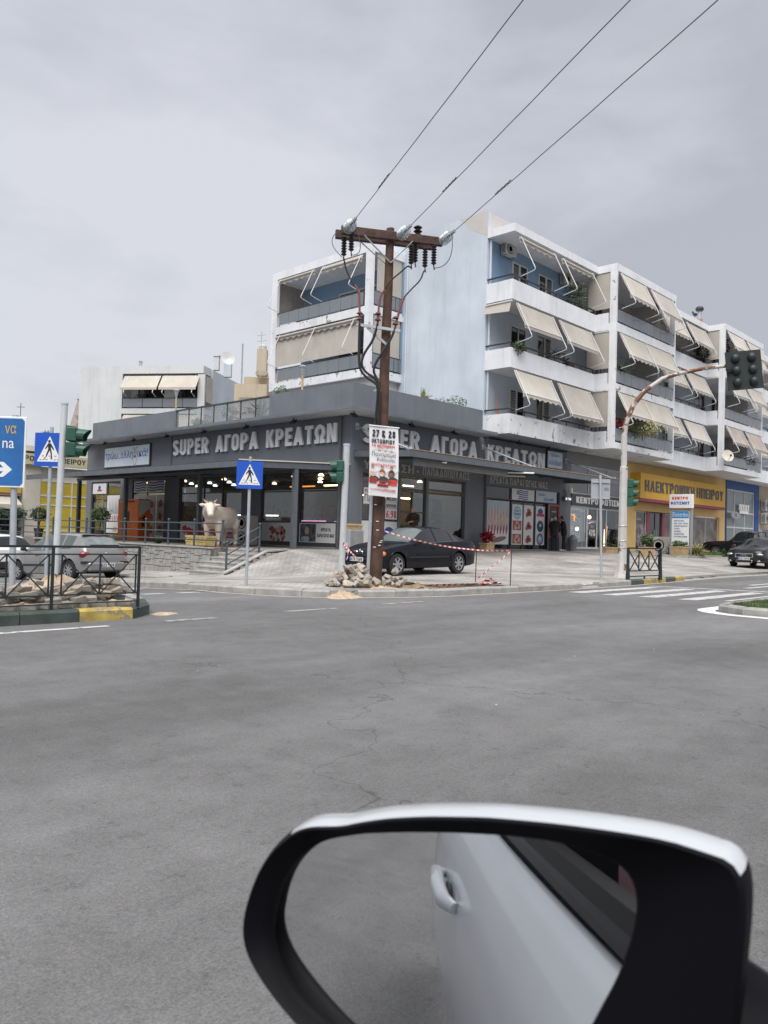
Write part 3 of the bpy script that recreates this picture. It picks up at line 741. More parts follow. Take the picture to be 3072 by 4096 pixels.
for i in range(len(ko1) - 1):
    kl.quad((*ko1[i], z_road(*ko1[i]) + .004), (*ko1[i + 1], z_road(*ko1[i + 1]) + .004), (*ko2[i + 1], z_road(*ko2[i + 1]) + .004), (*ko2[i], z_road(*ko2[i]) + .004))
tag(kl.build('road_marking', K['paint_cream']), 'cream line painted along the foot of the corner kerb', kind='structure')

lt = MB(); r_ = random.Random(91)
for _ in range(16):
    x = CAM.x + FW.x * r_.uniform(4.5, 14) + RT.x * r_.uniform(-3, 5); y = CAM.y + FW.y * r_.uniform(4.5, 14) + RT.y * r_.uniform(-3, 5); s_ = r_.uniform(.005, .013); an = r_.uniform(0, 3)
    if y > -11.6: continue
    lt.add([(x + s_ * cos(an + q) * r_.uniform(.5, 1.2), y + s_ * sin(an + q), .004 + r_.uniform(0, .012)) for q in (0, 1.6, 3.1, 4.7)], [(0, 1, 2, 3)])
tag(lt.build('litter', M('paper_litter', (.42, .42, .40), .8, var=.2)), 'tiny pale scraps of litter scattered on the asphalt', kind='stuff')
# ================================================================ butcher shop on the corner
def PB(b, pl, a0, a1, d0, d1, z0, z1):
    if pl == 'R': return b.box(a0, a1, -d1, -d0, z0, z1)
    return b.box(-d1, -d0, a0, a1, z0, z1)
def PP(pl, a, d, z): return Vector((a, -d, z)) if pl == 'R' else Vector((-d, a, z))
def sub(name, mat, parent, fn, **kw):
    b = MB(); fn(b); return b.build(name, mat, parent, **kw)
def window(parent, pl, a0, a1, z0, z1, cols=1, trans=(), d=-.06, fr=.05, mat=None, pane=None, name='window', open_panes=()):
    """frame with real panes; d is how far the frame front stands out of the wall plane"""
    mat = mat or K['frame_dark']; pane = pane or K['shop_glass']
    b = MB(); xs = [a0 + (a1 - a0) * i / cols for i in range(cols + 1)] if isinstance(cols, int) else [a0, *cols, a1]
    zs = [z0, *sorted(trans), z1]
    for i, x in enumerate(xs):
        lo, hi = (x, x + fr) if i == 0 else (x - fr, x) if i == len(xs) - 1 else (x - fr / 2, x + fr / 2)
        PB(b, pl, lo, hi, d - .07, d, z0, z1)
    for i, z in enumerate(zs):
        lo, hi = (z, z + fr) if i == 0 else (z - fr, z) if i == len(zs) - 1 else (z - fr / 2, z + fr / 2)
        for x, y in zip(xs, xs[1:]): PB(b, pl, x + fr / 2 + .002, y - fr / 2 - .002, d - .066, d - .004, lo, hi)
    w_ = b.build(name, mat, parent)
    for i in range(len(xs) - 1):
        for j in range(len(zs) - 1):
            if (i, j) in open_panes: continue
            sub('pane', pane, w_, lambda q: PB(q, pl, xs[i] + fr * .4, xs[i + 1] - fr * .4, d - .04, d - .034, zs[j] + fr * .4, zs[j + 1] - fr * .4))
    return w_
def blob(b, pl, a, z, ra, rz, d, seed, n=14, irr=.22):
    r_ = random.Random(seed); pts = []
    for k in range(n):
        an = 2 * pi * k / n; q = 1 + r_.uniform(-irr, irr); pts.append(PP(pl, a + (ra * cos(an) * q) * (1 if pl == 'R' else -1), d, z + rz * sin(an) * q))
    b.poly(pts)
def panel(name, mat, parent, pl, a0, a1, z0, z1, d0, d1):
    return sub(name, mat, parent, lambda b: PB(b, pl, a0, a1, d0, d1, z0, z1))
FL = .67
shop = thing('butcher_shop', 'single storey dark grey corner butcher shop with big white lettering on both fronts', 'shop', (0, 0, FL))
def walls(b):
    for a0, a1 in ((.0, .66), (7.05, 8.64), (14.88, 15.5)): PB(b, 'R', a0, a1, -.3, 0, .55, 3.66)
    PB(b, 'R', 2.72, 2.84, -.25, -.002, .6, 3.66); PB(b, 'R', 4.42, 4.56, -.25, -.002, .6, 3.66)
    PB(b, 'R', 0, 15.5, -.3, .0, 3.66, 5.76)
    for a0, a1 in ((.3, .70), (5.42, 6.78), (11.75, 13.03), (16.12, 17.38), (20.62, 21.2)): PB(b, 'L', a0, a1, -.3, 0, .5, 3.66)
    PB(b, 'L', .3, 21.2, -.3, 0, 3.66, 5.76)
sub('wall', K['shop_grey'], shop, walls)
panel('corner_pier', K['parapet_grey'], shop, 'R', -.012, .52, .55, 5.75, .002, .016)
sub('downpipe', K['steel_grey'], shop, lambda b: (b.tube([(-.07, .55, .66), (-.07, .55, 5.74)], .045, 8)), smooth=True)
sub('downpipe', K['steel_grey'], shop, lambda b: (b.tube([(8.45, -.07, .66), (8.45, -.07, 5.3), (8.3, -.2, 5.74)], .045, 8)), smooth=True)
sub('eave_slab', K['parapet_grey'], shop, lambda b: (b.box(-1.0, 7.98, -1.0, .3, 5.762, 5.89), b.box(-1.0, .3, .302, 20.2, 5.762, 5.89), b.box(-.3, .3, 20.202, 21.2, 5.762, 5.89)))
sub('eave_soffit', K['soffit'], shop, lambda b: (b.box(-.97, 7.95, -.97, -.01, 5.745, 5.761), b.box(-.97, -.01, -.008, 20.1, 5.745, 5.761))) 
sub('roof', K['parapet_grey'], shop, lambda b: b.box(.31, 15.4, .31, 21.2, 5.70, 5.86))
sub('parapet', K['parapet_grey'], shop, lambda b: b.prism([(-.002, -.002, 5.892), (8.15, -.002, 5.892), (8.15, .16, 5.892), (.16, .16, 5.892), (.16, 5.04, 5.892), (-.002, 5.04, 5.892)], (0, 0, 1.088)))
sub('parapet', K['parapet_grey'], shop, lambda b: b.prism([(-.002, 12.25, 5.892), (.16, 12.25, 5.892), (.16, 20.5, 5.892), (6, 20.5, 5.892), (6, 20.7, 5.892), (-.002, 20.7, 5.892)], (0, 0, 1.058)))
sub('side_panel_trim', K['frame_dark'], shop, lambda b: PB(b, 'L', 12.44, 12.54, .003, .02, 4.28, 5.75))
gr = sub('terrace_railing', K['frame_dark'], shop, lambda b: (b.box(-.02, .1, 5.05, 12.24, 6.90, 6.96), [b.box(.02, .06, v - .02, v + .02, 5.89, 6.899) for v in (6.04, 7.1, 8.11, 9.14, 10.16, 11.18)]))
for a, c in zip((5.05, 6.06, 7.12, 8.13, 9.16, 10.18, 11.2), (6.02, 7.08, 8.09, 9.12, 10.14, 11.16, 12.24)):
    sub('pane', K['terr_glass'], gr, lambda b: b.box(.036, .044, a, c, 5.93, 6.88))
# inside
sub('floor', K['tile_floor'], shop, lambda b: b.box(.02, 15.4, .02, 21.1, .60, .668))
sub('ceiling', M('shop_ceiling', (.20, .20, .205), .8, var=.2, sc=2), shop, lambda b: b.box(.31, 15.4, .31, 21.1, 3.72, 3.78))
sub('back_wall', M('shop_inner_wall', (.40, .39, .36), .8, var=.25, sc=.6), shop, lambda b: (b.box(15.3, 15.4, .31, 21.1, .67, 3.71), b.box(6.3, 6.4, 5.4, 21.1, .67, 3.71), b.box(7.2, 7.3, .4, 6., .67, 3.71), b.box(.4, 15.3, 6.3, 6.4, .67, 3.71) if 0 else None))
sub('display_counter', M('counter_front', (.32, .31, .30), .4, var=.3, sc=3), shop, lambda b: (b.box(2.0, 2.9, 1.4, 5.4, .67, 1.45), b.box(3.4, 6.9, 3.2, 4.0, .67, 1.7), b.box(2.6, 3.2, 7.2, 11.5, .67, 1.9)))
sub('shelf_unit', M('shelf_goods', (.28, .19, .13), .7, var=.8, sc=5), shop, lambda b: (b.box(5.4, 6.2, 6.6, 20, .67, 2.6), b.box(9, 15, 3.2, 3.8, .67, 2.6)))
rnd = random.Random(3)
lc = [(1.2 + 1.5 * i, 1.3 + 1.7 * j) for i in range(3) for j in range(11)] + [(5.8 + 1.9 * i, 1.6) for i in range(5)]
for i, (x, y) in enumerate(lc):
    if rnd.random() < .35: continue
    sub('ceiling_lamp', K['lamp_warm'] if rnd.random() < .7 else K['lamp_white'], shop, lambda b: b.lathe((x, y, 3.60), [(.001, 0), (.12, .0), (.12, .04), (.05, .10)], 10))
for p, q, m_ in (((1.95, .9, 1.72), (1.95, 2.9, 1.72), 'lamp_pink'), ((2.0, 3.5, 1.74), (2.0, 5.3, 1.74), 'lamp_pink'), ((3.2, 3.1, 2.95), (6.9, 3.1, 2.95), 'lamp_warm'), ((1.3, .9, 3.2), (1.3, 2.9, 3.2), 'lamp_warm'), ((1.4, 3.6, 3.2), (1.4, 5.2, 3.2), 'lamp_orange'), ((2.4, 7.2, 1.98), (2.4, 11.2, 1.98), 'lamp_white'), ((4.9, 1.2, 2.75), (6.4, 1.2, 2.75), 'lamp_white'), ((4.7, 1.6, 3.4), (5.4, 1.6, 3.4), 'lamp_warm')):
    sub('light_tube', K[m_], shop, lambda b: b.tube([p, q], .03, 6))
sub('apron', M('white_apron', (.55, .52, .5), .8, var=.2), shop, lambda b: (b.sphere((1.6, 1.25, 2.0), .2, 8, 6, (.8, 1.2, 2)), b.sphere((2.0, 2.0, 1.95), .18, 8, 6, (.8, 1.1, 2))))
# ---- side street front (plane L)
for a0, a1 in ((.72, 2.97), (3.43, 5.40)):
    window(shop, 'L', a0, a1, 1.64, 3.64, 1, (2.9,), name='window')
    panel('sill_panel', K['frame_dark'], shop, 'L', a0, a1, .68, 1.64, -.13, -.065)
panel('window_post', K['steel_grey'], shop, 'L', 2.98, 3.42, .66, 3.655, -.2, -.02)
panel('threshold', K['step'], shop, 'L', .72, 5.4, .665, .70, -.06, .05)
window(shop, 'L', 6.80, 11.72, 1.62, 3.64, (8.3, 9.75, 10.25), (2.92,), name='window')
panel('sill_panel', K['frame_dark'], shop, 'L', 6.8, 11.72, .68, 1.62, -.13, -.065)
window(shop, 'L', 13.05, 16.10, .72, 3.64, (14.75,), (3.0,), name='window')
window(shop, 'L', 17.40, 20.60, .72, 3.64, (18.9,), (2.98,), name='window')
# prints on the side front
p1 = panel('poster', K['print_white'], shop, 'L', .80, 2.92, .86, 1.62, -.06, -.05)
text('lettering', 'ΚΡΕΑΤΑ', PP('L', 1.62, -.049, 1.31), XL, ZU, .55, .13, K['print_black'], p1, bold=.02)
text('lettering', 'ΠΑΡΑΓΩΓΗΣ ΜΑΣ', PP('L', 1.84, -.049, 1.08), XL, ZU, .98, .13, K['print_black'], p1, bold=.02)
ph = panel('photo_print', M('photo_print_dark', (.10, .10, .115), .6, var=.95, sc=7), p1, 'L', 1.92, 2.86, .89, 1.59, -.0495, -.047)
def portrait(b):
    blob(b, 'L', 2.45, 1.33, .13, .16, -.045, 3, irr=.08)
sub('figure_print', K['meat_pale'], ph, portrait)
sub('figure_print', M('pale_shirt_print', (.45, .5, .55), .6, var=.3, sc=8), ph, lambda b: blob(b, 'L', 2.5, 1.0, .26, .12, -.0445, 4))
p2 = panel('poster', K['print_white'], shop, 'L', 3.48, 5.36, .86, 1.62, -.06, -.05)
def ribs(b, c0):
    r_ = random.Random(c0)
    for k in range(16):
        blob(b, 'L', 4.3 + r_.uniform(-.42, .42), 1.18 + r_.uniform(-.24, .26), r_.uniform(.06, .13), r_.uniform(.07, .13), -.049 + k * .0003, k + c0, 10)
sub('meat_print', K['meat'], p2, lambda b: ribs(b, 1)); sub('meat_print', K['meat_pale'], p2, lambda b: ribs(b, 40)); 
sub('herb_print', K['leaf'], p2, lambda b: [blob(b, 'L', 4.3 + x, 1.15 + z, .07, .06, -.0425, i) for i, (x, z) in enumerate(((-.45, .15), (.4, -.12), (-.1, -.25), (.48, .2)))])
p3 = panel('poster', K['print_white'], shop, 'L', 8.4, 11.6, .80, 1.60, -.06, -.05)
sub('meat_print', K['print_red'], p3, lambda b: [blob(b, 'L', 8.7 + .36 * k, 1.15 + .1 * sin(k * 2.1), .22, .2, -.049 + .0003 * k, k + 70) for k in range(8)])
p4 = panel('poster', K['print_white'], shop, 'L', 6.85, 8.3, .72, 1.60, -.06, -.05)
sub('emblem_ring', K['print_blue'], p4, lambda b: blob(b, 'L', 7.55, 1.35, .4, .26, -.049, 5, 20, .02))
sub('emblem_ring', K['print_white'], p4, lambda b: blob(b, 'L', 7.55, 1.33, .28, .17, -.048, 5, 20, .02))
rb = sub('emblem_ribbon', K['print_red'], p4, lambda b: PB(b, 'L', 7.0, 8.1, -.0475, -.046, .90, 1.12))
text('lettering', 'ΚΡΕΑΤΩΝ', PP('L', 7.98, -.045, .95), XL, ZU, .8, .11, K['print_white'], rb, bold=.02)
fl = panel('flag_print', K['print_white'], shop, 'L', 13.12, 14.70, 3.04, 3.60, -.05, -.04)
fl2 = panel('flag_print', K['print_white'], shop, 'L', 14.82, 16.03, 3.04, 3.60, -.05, -.04)
def waves(b, a0, a1, z0, z1, n, d, pl='L', canton=None, ph_=0.):
    st = (z1 - z0) / n
    for i in range(0, n, 2):
        for s in range(14):
            x0 = a0 + (a1 - a0) * s / 14; x1 = a0 + (a1 - a0) * (s + 1) / 14
            if canton and i * st + z0 > canton[1] and (canton[0] - x0) * (canton[0] - a1) < 0 and False: continue
            f = lambda x: .18 * st * n / 3 * sin((x - a0) / (a1 - a0) * 7 + ph_)
            b.quad(PP(pl, x0, d, z0 + i * st + f(x0)), PP(pl, x1, d, z0 + i * st + f(x1)), PP(pl, x1, d, z0 + (i + 1) * st + f(x1)), PP(pl, x0, d, z0 + (i + 1) * st + f(x0)))
sub('flag_stripes', K['print_blue'], fl, lambda b: (waves(b, 13.18, 14.64, 3.1, 3.54, 7, -.039)))
sub('flag_stripes', K['print_blue'], fl2, lambda b: (waves(b, 14.9, 15.95, 3.1, 3.54, 7, -.039)))
for a0, a1, z0, z1, kind in ((17.48, 18.82, .92, 2.92, 'lamb'), (13.1, 13.78, .86, 2.9, 'cuts'), (13.86, 14.7, .80, 2.88, 'cuts'), (18.98, 20.5, 3.02, 3.58, 'logo'), (14.82, 16.0, 2.2, 2.92, 'logo')):
    p5 = panel('poster', K['print_white'], shop, 'L', a0, a1, z0, z1, -.05, -.04)
    if kind == 'lamb':
        sub('meat_print', K['galv'], p5, lambda b: [b.poly([PP('L', a0 + .12 + k * .16, -.039, 2.85), PP('L', a0 + .2 + k * .16, -.039, 1.9), PP('L', a0 + .05 + k * .16, -.039, 1.95)]) for k in range(7)])
        sub('meat_print', K['meat'], p5, lambda b: [blob(b, 'L', a0 + .14 + k * .18, 1.7, .04, .17, -.038, k) for k in range(7)])
        sub('meat_print', K['meat_pale'], p5, lambda b: blob(b, 'L', a0 + .45, 1.12, .3, .13, -.038, 3))
    elif kind == 'cuts':
        sub('meat_print', K['meat'], p5, lambda b: [blob(b, 'L', (a0 + a1) / 2, z0 + .35 + .62 * k, .2, .2, -.039, k + 9) for k in range(3)])
    else:
        sub('emblem_print', K['print_red'], p5, lambda b: blob(b, 'L', (a0 + a1) / 2, (z0 + z1) / 2 - .1, .3, .06, -.039, 2, 12, .05))
        sub('emblem_print', K['print_blue'], p5, lambda b: blob(b, 'L', (a0 + a1) / 2, (z0 + z1) / 2 + .04, .14, .13, -.038, 2, 12, .1))
# ---- road front (plane R)
window(shop, 'R', .68, 2.71, 1.78, 3.62, (1.6,), (2.9,), name='window')
sp = panel('sill_panel', K['print_white'], shop, 'R', .68, 2.71, .70, 1.77, -.13, -.055)
sub('emblem_print', K['print_blue'], sp, lambda b: blob(b, 'R', 2.25, 1.28, .32, .28, -.054, 6, 20, .02))
rb = sub('emblem_ribbon', K['print_red'], sp, lambda b: PB(b, 'R', 1.15, 2.0, -.0535, -.052, .92, 1.14))
text('lettering', 'SUPER', PP('R', 1.22, -.051, .96), XR, ZU, .62, .12, K['print_white'], rb, bold=.02)
for z0, z1, s_, m_, h_ in ((2.55, 2.95, 'ΜΟΣΧΟΥ', 'print_black', .15), (2.3, 2.5, 'ΠΑΡΑΓΩΓΗΣ ΜΑΣ', 'print_black', .11), (1.86, 2.28, '6,98', 'print_red', .3)):
    pq = panel('price_sheet', K['print_white'], shop, 'R', 1.98, 2.66, z0, z1 + .04, -.028, -.022)
    text('lettering', s_, PP('R', 2.03, -.021, z0 + .05), XR, ZU, .58, h_, K[m_], pq, bold=.02)
pq = panel('price_sheet', K['print_white'], shop, 'R', .74, 1.5, 2.42, 3.05, -.028, -.022)
text('lettering', 'ΓΙΔΑ', PP('R', .8, -.021, 2.52), XR, ZU, .6, .26, K['print_brown'], pq)
text('lettering', 'ΡΟΣ', PP('R', .8, -.021, 2.84), XR, ZU, .36, .14, K['print_brown'], pq)
window(shop, 'R', 2.86, 4.40, 3.1, 3.6, 1, (), name='window'); 
dr = window(shop, 'R', 2.86, 4.40, .70, 3.06, (3.62,), (2.2,), name='door', open_panes={(0, 0), (0, 1)})
sub('handle', K['chrome'], dr, lambda b: b.tube([PP('R', 3.72, -.02, 1.35), PP('R', 3.72, -.02, 1.95)], .018, 6))
window(shop, 'R', 4.58, 6.98, 3.16, 3.6, 1, (), name='window'); window(shop, 'R', 4.58, 6.98, .75, 3.06, 1, (), name='window')
sub('display_case', M('display_case_green', (.13, .165, .155), .25, var=.35, sc=1.2), shop, lambda b: (b.box(4.8, 6.8, 1.15, 1.25, .67, 2.9), b.box(4.8, 6.8, .5, 1.15, .67, 1.1)))
for z in (1.3, 1.75, 2.2): sub('case_shelf', K['galv'], shop, lambda b: b.box(4.82, 6.78, .62, 1.14, z, z + .02))
for k in range(9): sub('case_goods', K['meat'] if k % 3 else K['meat_pale'], shop, lambda b: b.sphere((4.95 + .22 * k, .9, (1.42, 1.87, 1.42)[k % 3]), .09, 8, 6, (1, 1, 1.1)))
for x in (5.3, 6.25): sub('case_post', K['galv'], shop, lambda b: b.box(x, x + .05, .5, .55, .7, 2.85))
sub('hook_rail', K['chrome'], shop, lambda b: [b.tube([(5.5 + .22 * k, .8, 2.72), (5.52 + .22 * k, .8, 2.5), (5.56 + .22 * k, .8, 2.42), (5.5 + .22 * k, .8, 2.38)], .014, 6) for k in range(4)])
window(shop, 'R', 8.67, 14.86, 3.04, 3.66, (10.6, 12.68), (), name='window', pane=K['pane'])
window(shop, 'R', 8.67, 10.56, .72, 3.0, 1, (), name='window', pane=K['pane'])
for a0, a1 in ((10.66, 11.66), (11.68, 12.66)):
    d_ = window(shop, 'R', a0, a1, .70, 3.0, 1, (), name='door', pane=K['pane'])
window(shop, 'R', 12.70, 13.70, .72, 3.0, 1, (), name='window', pane=K['pane'])
panel('threshold', K['step'], shop, 'R', 8.66, 13.7, .70, .735, -.06, .06)
lamb = panel('poster', M('lamb_poster', (.45, .55, .62), .6, var=.08), shop, 'R', 8.73, 10.48, .95, 2.98, -.055, -.045)
panel('poster_foot', K['print_white'], lamb, 'R', 8.74, 10.47, .955, 1.62, -.0448, -.043)
def carc(b, part):
    for k in range(7):
        x = 8.86 + k * .235
        if part == 0: b.poly([PP('R', x + .02, -.042, 2.9), PP('R', x + .05, -.042, 2.5), PP('R', x + .10, -.042, 2.2), PP('R', x + .13, -.042, 1.8), PP('R', x - .08, -.042, 1.8), PP('R', x - .07, -.042, 2.2), PP('R', x - .04, -.042, 2.5)])
        elif part == 1: b.poly([PP('R', x + .12, -.041, 1.82), PP('R', x + .08, -.041, 1.55), PP('R', x, -.041, 1.38), PP('R', x - .04, -.041, 1.5), PP('R', x - .04, -.041, 1.7), PP('R', x + .02, -.041, 1.84)])
        else: b.poly([PP('R', x + .03, -.041, 2.86), PP('R', x + .05, -.041, 2.4), PP('R', x + .02, -.041, 2.1), PP('R', x - .01, -.041, 2.4)])
sub('meat_print', K['meat_pale'], lamb, lambda b: carc(b, 0)); sub('meat_print', K['meat'], lamb, lambda b: carc(b, 1)); sub('meat_print', M('pink_meat_print', (.5, .24, .18), .6, var=.3, sc=20), lamb, lambda b: carc(b, 2))
sub('meat_print', M('roll_print', (.24, .16, .12), .6, var=.4, sc=25), lamb, lambda b: b.poly([PP('R', 9.3 + .62 * cos(t) + .38 + .0, -.040, 1.18 + .12 * sin(t) + .10 * cos(t)) for t in [2 * pi * k / 16 for k in range(16)]]))
text('lettering', 'Κοκορέτσι', PP('R', 8.78, -.040, 1.36), XR, ZU, .62, .1, K['print_black'], lamb, bold=.01)
for a0, a1, lst in ((10.74, 11.60, ('logo', 'm', 'm')), (11.72, 12.56, ('m', 'm', 'm')), (12.78, 13.58, ('flag', 'logo2', 'logo3'))):
    pp = panel('poster', K['print_white'], shop, 'R', a0, a1, .95, 2.87, -.055, -.045)
    for k, t in enumerate(lst):
        zc = 2.52 - .64 * k; xc = (a0 + a1) / 2
        if t == 'm':
            if a0 < 11: panel('meat_print', K['meat'], pp, 'R', a0 + .06, a1 - .06, zc - .24, zc + .22, -.0448, -.043)
            sub('meat_print', K['meat'] if a0 > 11 else K['meat_pale'], pp, lambda b: [blob(b, 'R', xc + dx, zc + dz, .15, .12, -.042, k * 5 + i) for i, (dx, dz) in enumerate(((-.1, -.1), (.12, -.06), (0, .08)))])
        elif t == 'logo':
            sub('emblem_ring', K['print_blue'], pp, lambda b: blob(b, 'R', xc, zc - .05, .31, .31, -.044, 1, 24, 0))
            ins = sub('emblem_disc', M('emblem_sky', (.42, .6, .68), .6, var=.05), pp, lambda b: blob(b, 'R', xc, zc - .05, .285, .285, -.043, 1, 24, 0))
            text('lettering', 'τρώω...', PP('R', xc - .18, -.042, zc), XR, ZU, .36, .09, K['print_black'], ins); text('lettering', 'ελληνικά!', PP('R', xc - .22, -.042, zc - .16), XR, ZU, .44, .11, K['print_black'], ins)
        elif t == 'flag':
            sub('emblem_print', K['print_blue'], pp, lambda b: blob(b, 'R', xc, zc + .08, .24, .16, -.044, 3, 16, .1)); sub('emblem_ribbon', K['print_red'], pp, lambda b: PB(b, 'R', a0 + .06, a1 - .06, -.0435, -.042, zc - .16, zc - .02))
        else:
            sub('emblem_ring', K['print_blue'], pp, lambda b: blob(b, 'R', xc, zc, .29, .29, -.044, 1, 24, 0)); sub('emblem_disc', K['leaf'] if t == 'logo2' else K['galv'], pp, lambda b: blob(b, 'R', xc, zc, .21, .2, -.043, 1, 24, .05))
            sub('emblem_print', K['print_white'], pp, lambda b: blob(b, 'R', xc + .02, zc + .04, .1, .09, -.042, 7, 12, .2))
fp = panel('flag_print', K['print_white'], shop, 'R', 10.68, 12.60, 3.09, 3.62, -.055, -.045)
sub('flag_stripes', K['print_blue'], fp, lambda b: (waves(b, 11.25, 12.05, 3.13, 3.55, 9, -.044, 'R'), [PB(b, 'R', 11.08 + .1 * i, 11.16 + .1 * i, -.0435, -.043, 3.36 + .1 * j, 3.44 + .1 * j) for i in range(2) for j in range(2)]))
tp = panel('sign_panel', M('sky_sign', (.50, .60, .68), .5, var=.08, sc=.8), shop, 'R', 12.76, 14.66, 3.09, 3.64, -.055, -.045)
text('lettering', 'τρώω...', PP('R', 12.95, -.044, 3.36), XR, ZU, .75, .2, K['print_blue'], tp, bold=.01); text('lettering', 'ελληνικά!', PP('R', 13.45, -.044, 3.12), XR, ZU, .95, .22, K['print_blue'], tp, bold=.01)
# lettering above
for s_, a0, a1 in (('SUPER', .50, 3.77), ('ΑΓΟΡΑ', 4.50, 7.69), ('ΚΡΕΑΤΩΝ', 8.41, 13.24)):
    text('letter', s_, PP('R', a0, .02, 4.74), XR, ZU, a1 - a0, .74, K['letter'], shop, .09, .035, 3, True)
for s_, a0, a1 in (('SUPER', 12.25, 9.30), ('ΑΓΟΡΑ', 8.71, 5.64), ('ΚΡΕΑΤΩΝ', 5.06, .74)):
    text('letter', s_, PP('L', a0, .02, 4.74), XL, ZU, a0 - a1, .74, K['letter'], shop, .09, .035, 3, True)
for s_, a0, a1 in (('ΥΠ. ΛΑΣΗ', .66, 3.55), ('-', 3.72, 3.86), ('ΠΑΠΑΔΟΠΟΥΛΟΣ', 4.10, 7.26), ('ΚΡΕΑΤΑ', 8.82, 10.22), ('ΠΑΡΑΓΩΓΗΣ', 10.40, 12.66), ('ΜΑΣ', 12.84, 13.66)):
    if s_ == '-': panel('letter', K['letter_grey'], shop, 'R', a0, a1, 3.84, 3.92, .01, .03)
    else: text('letter', s_, PP('R', a0, .01, 3.76), XR, ZU, a1 - a0, .33, K['letter_grey'], shop, .025, .02, 2, True)
K['sky_sign'] = M('blue_white_sign', (.64, .74, .82), .4, var=.14, sc=.7)
def greek_sign(pl, a0, a1, z0, z1, xd, two):
    s_ = abs(a1 - a0); fr_ = panel('sign_frame', K['frame_dark'], shop, pl, min(a0, a1) - .06, max(a0, a1) + .06, z0 - .06, z1 + .06, .005, .09)
    bd = panel('sign_panel', K['sky_sign'], fr_, pl, min(a0, a1), max(a0, a1), z0, z1, .0905, .11)
    sg = 1 if pl == 'R' else -1
    if two:
        text('lettering', 'τρώω...', PP(pl, a0 + sg * .2, .111, z0 + .52), xd, ZU, 1.0, .28, K['print_blue'], bd, bold=.015)
        text('lettering', 'ελληνικά!', PP(pl, a0 + sg * .08, .111, z0 + .1), xd, ZU, 1.2, .3, K['print_blue'], bd, bold=.015); hx, hz, hs = .8, z0 + .16, .5
    else:
        text('lettering', 'τρώω...ελλη', PP(pl, a0 + sg * .1, .111, z0 + .30), xd, ZU, 2.85, .52, K['print_blue'], bd, bold=.012)
        text('lettering', 'ικά!', PP(pl, a0 + sg * 3.45, .111, z0 + .42), xd, ZU, .98, .42, K['print_blue'], bd, bold=.012); hx, hz, hs = 3.18, z0 + .34, 1.
    def hand(b, g, d):                               # open V of two raised fingers
        for dx in (-.16, .16): b.poly([PP(pl, a0 + sg * (hx + hs * x), d, hz + hs * z) for x, z in ((-.05 - g, .05), (dx - .05 - g, .55 + g), (dx + .05 + g, .55 + g), (.05 + g, .05))])
        b.poly([PP(pl, a0 + sg * (hx + hs * (.15 + g) * cos(t)), d, hz + hs * (-.06 + (.24 + g) * sin(t))) for t in [2 * pi * k / 14 for k in range(14)]])
    sub('hand_print', K['print_black'], bd, lambda b: hand(b, .025, .1115)); sub('hand_print', K['print_white'], bd, lambda b: hand(b, 0, .1135))
greek_sign('R', 13.52, 14.88, 4.84, 5.66, XR, True); greek_sign('L', 19.0, 14.42, 4.42, 5.43, XL, False)
at_ = panel('hanging_sign', K['frame_dark'], shop, 'R', 15.02, 15.75, 3.26, 3.45, .12, .2)
text('lettering', 'ATM', PP('R', 15.12, .201, 3.29), XR, ZU, .54, .13, K['lamp_sign'], at_, bold=.03)
sub('bracket', K['rail_dark'], at_, lambda b: b.bar(PP('R', 15.3, .16, 3.45), PP('R', 15.3, -.0, 3.85), .03))
def flood(pl, a, d, z):
    b = MB(); c = PP(pl, a, d, z); o = PP(pl, 0, 1, 0) - PP(pl, 0, 0, 0); s_ = PP(pl, 1, 0, 0) - PP(pl, 0, 0, 0)
    b.obox(c + ZU * -.05, s_, (o * .8 - ZU * .6).normalized(), (o * .6 + ZU * .8).normalized(), .13, .09, .035); b.bar(c, c + ZU * .12, .03)
    return b.build('floodlight', K['black'], shop)
for a in (18.13, 15.13, 12.05, 8.95, 5.81, 2.71): flood('L', a, .6, 5.66)
for a in (-.5, 2.7, 5.4): flood('R', a, .6, 5.66)
for a in (10.3, 12.9): flood('R', a, .55, 5.72)
# ---- road front canopy
cn = sub('canopy', K['steel_grey'], shop, lambda b: (b.box(.10, 15.32, -2.98, -2.90, 4.03, 4.26), b.bar((.14, -.005, 4.27), (.14, -2.9, 4.15), .09, .22), b.bar((15.28, -.005, 4.27), (15.28, -2.9, 4.15), .09, .22), b.bar((8.2, -.005, 4.27), (8.2, -2.9, 4.15), .08, .2)))
sub('canopy_roof', K['frame_dark'], cn, lambda b: b.add([(.1, -.004, 4.40), (15.32, -.004, 4.40), (15.32, -2.97, 4.28), (.1, -2.97, 4.28), (.1, -.004, 4.38), (15.32, -.004, 4.38), (15.32, -2.97, 4.262), (.1, -2.97, 4.262)], [(0, 1, 2, 3), (7, 6, 5, 4), (3, 2, 6, 7), (0, 3, 7, 4), (1, 5, 6, 2)]))
sub('canopy_edge', K['sandstone'], cn, lambda b: b.box(.08, 15.34, -3.0, -2.9, 4.283, 4.30))
for k in range(1, 12): sub('rafter', K['steel_grey'], cn, lambda b: b.bar((.14 + k * 1.27, -.01, 4.33), (.14 + k * 1.27, -2.9, 4.21), .05, .08))
for a in (.25, 8.2, 15.4): sub('tie_rod', K['galv'], cn, lambda b: (b.tube([(a, -.02, 5.32), (a, -2.7, 4.33)], .032, 8), b.box(a - .09, a + .09, -.03, -.001, 5.2, 5.45), b.bar((a, -2.62, 4.30), (a, -2.78, 4.36), .1)))
sub('rolled_awning', M('grey_awning', (.10, .10, .10), .9, var=.1), cn, lambda b: b.box(.32, 6.1, -2.86, -2.82, 3.74, 4.05))
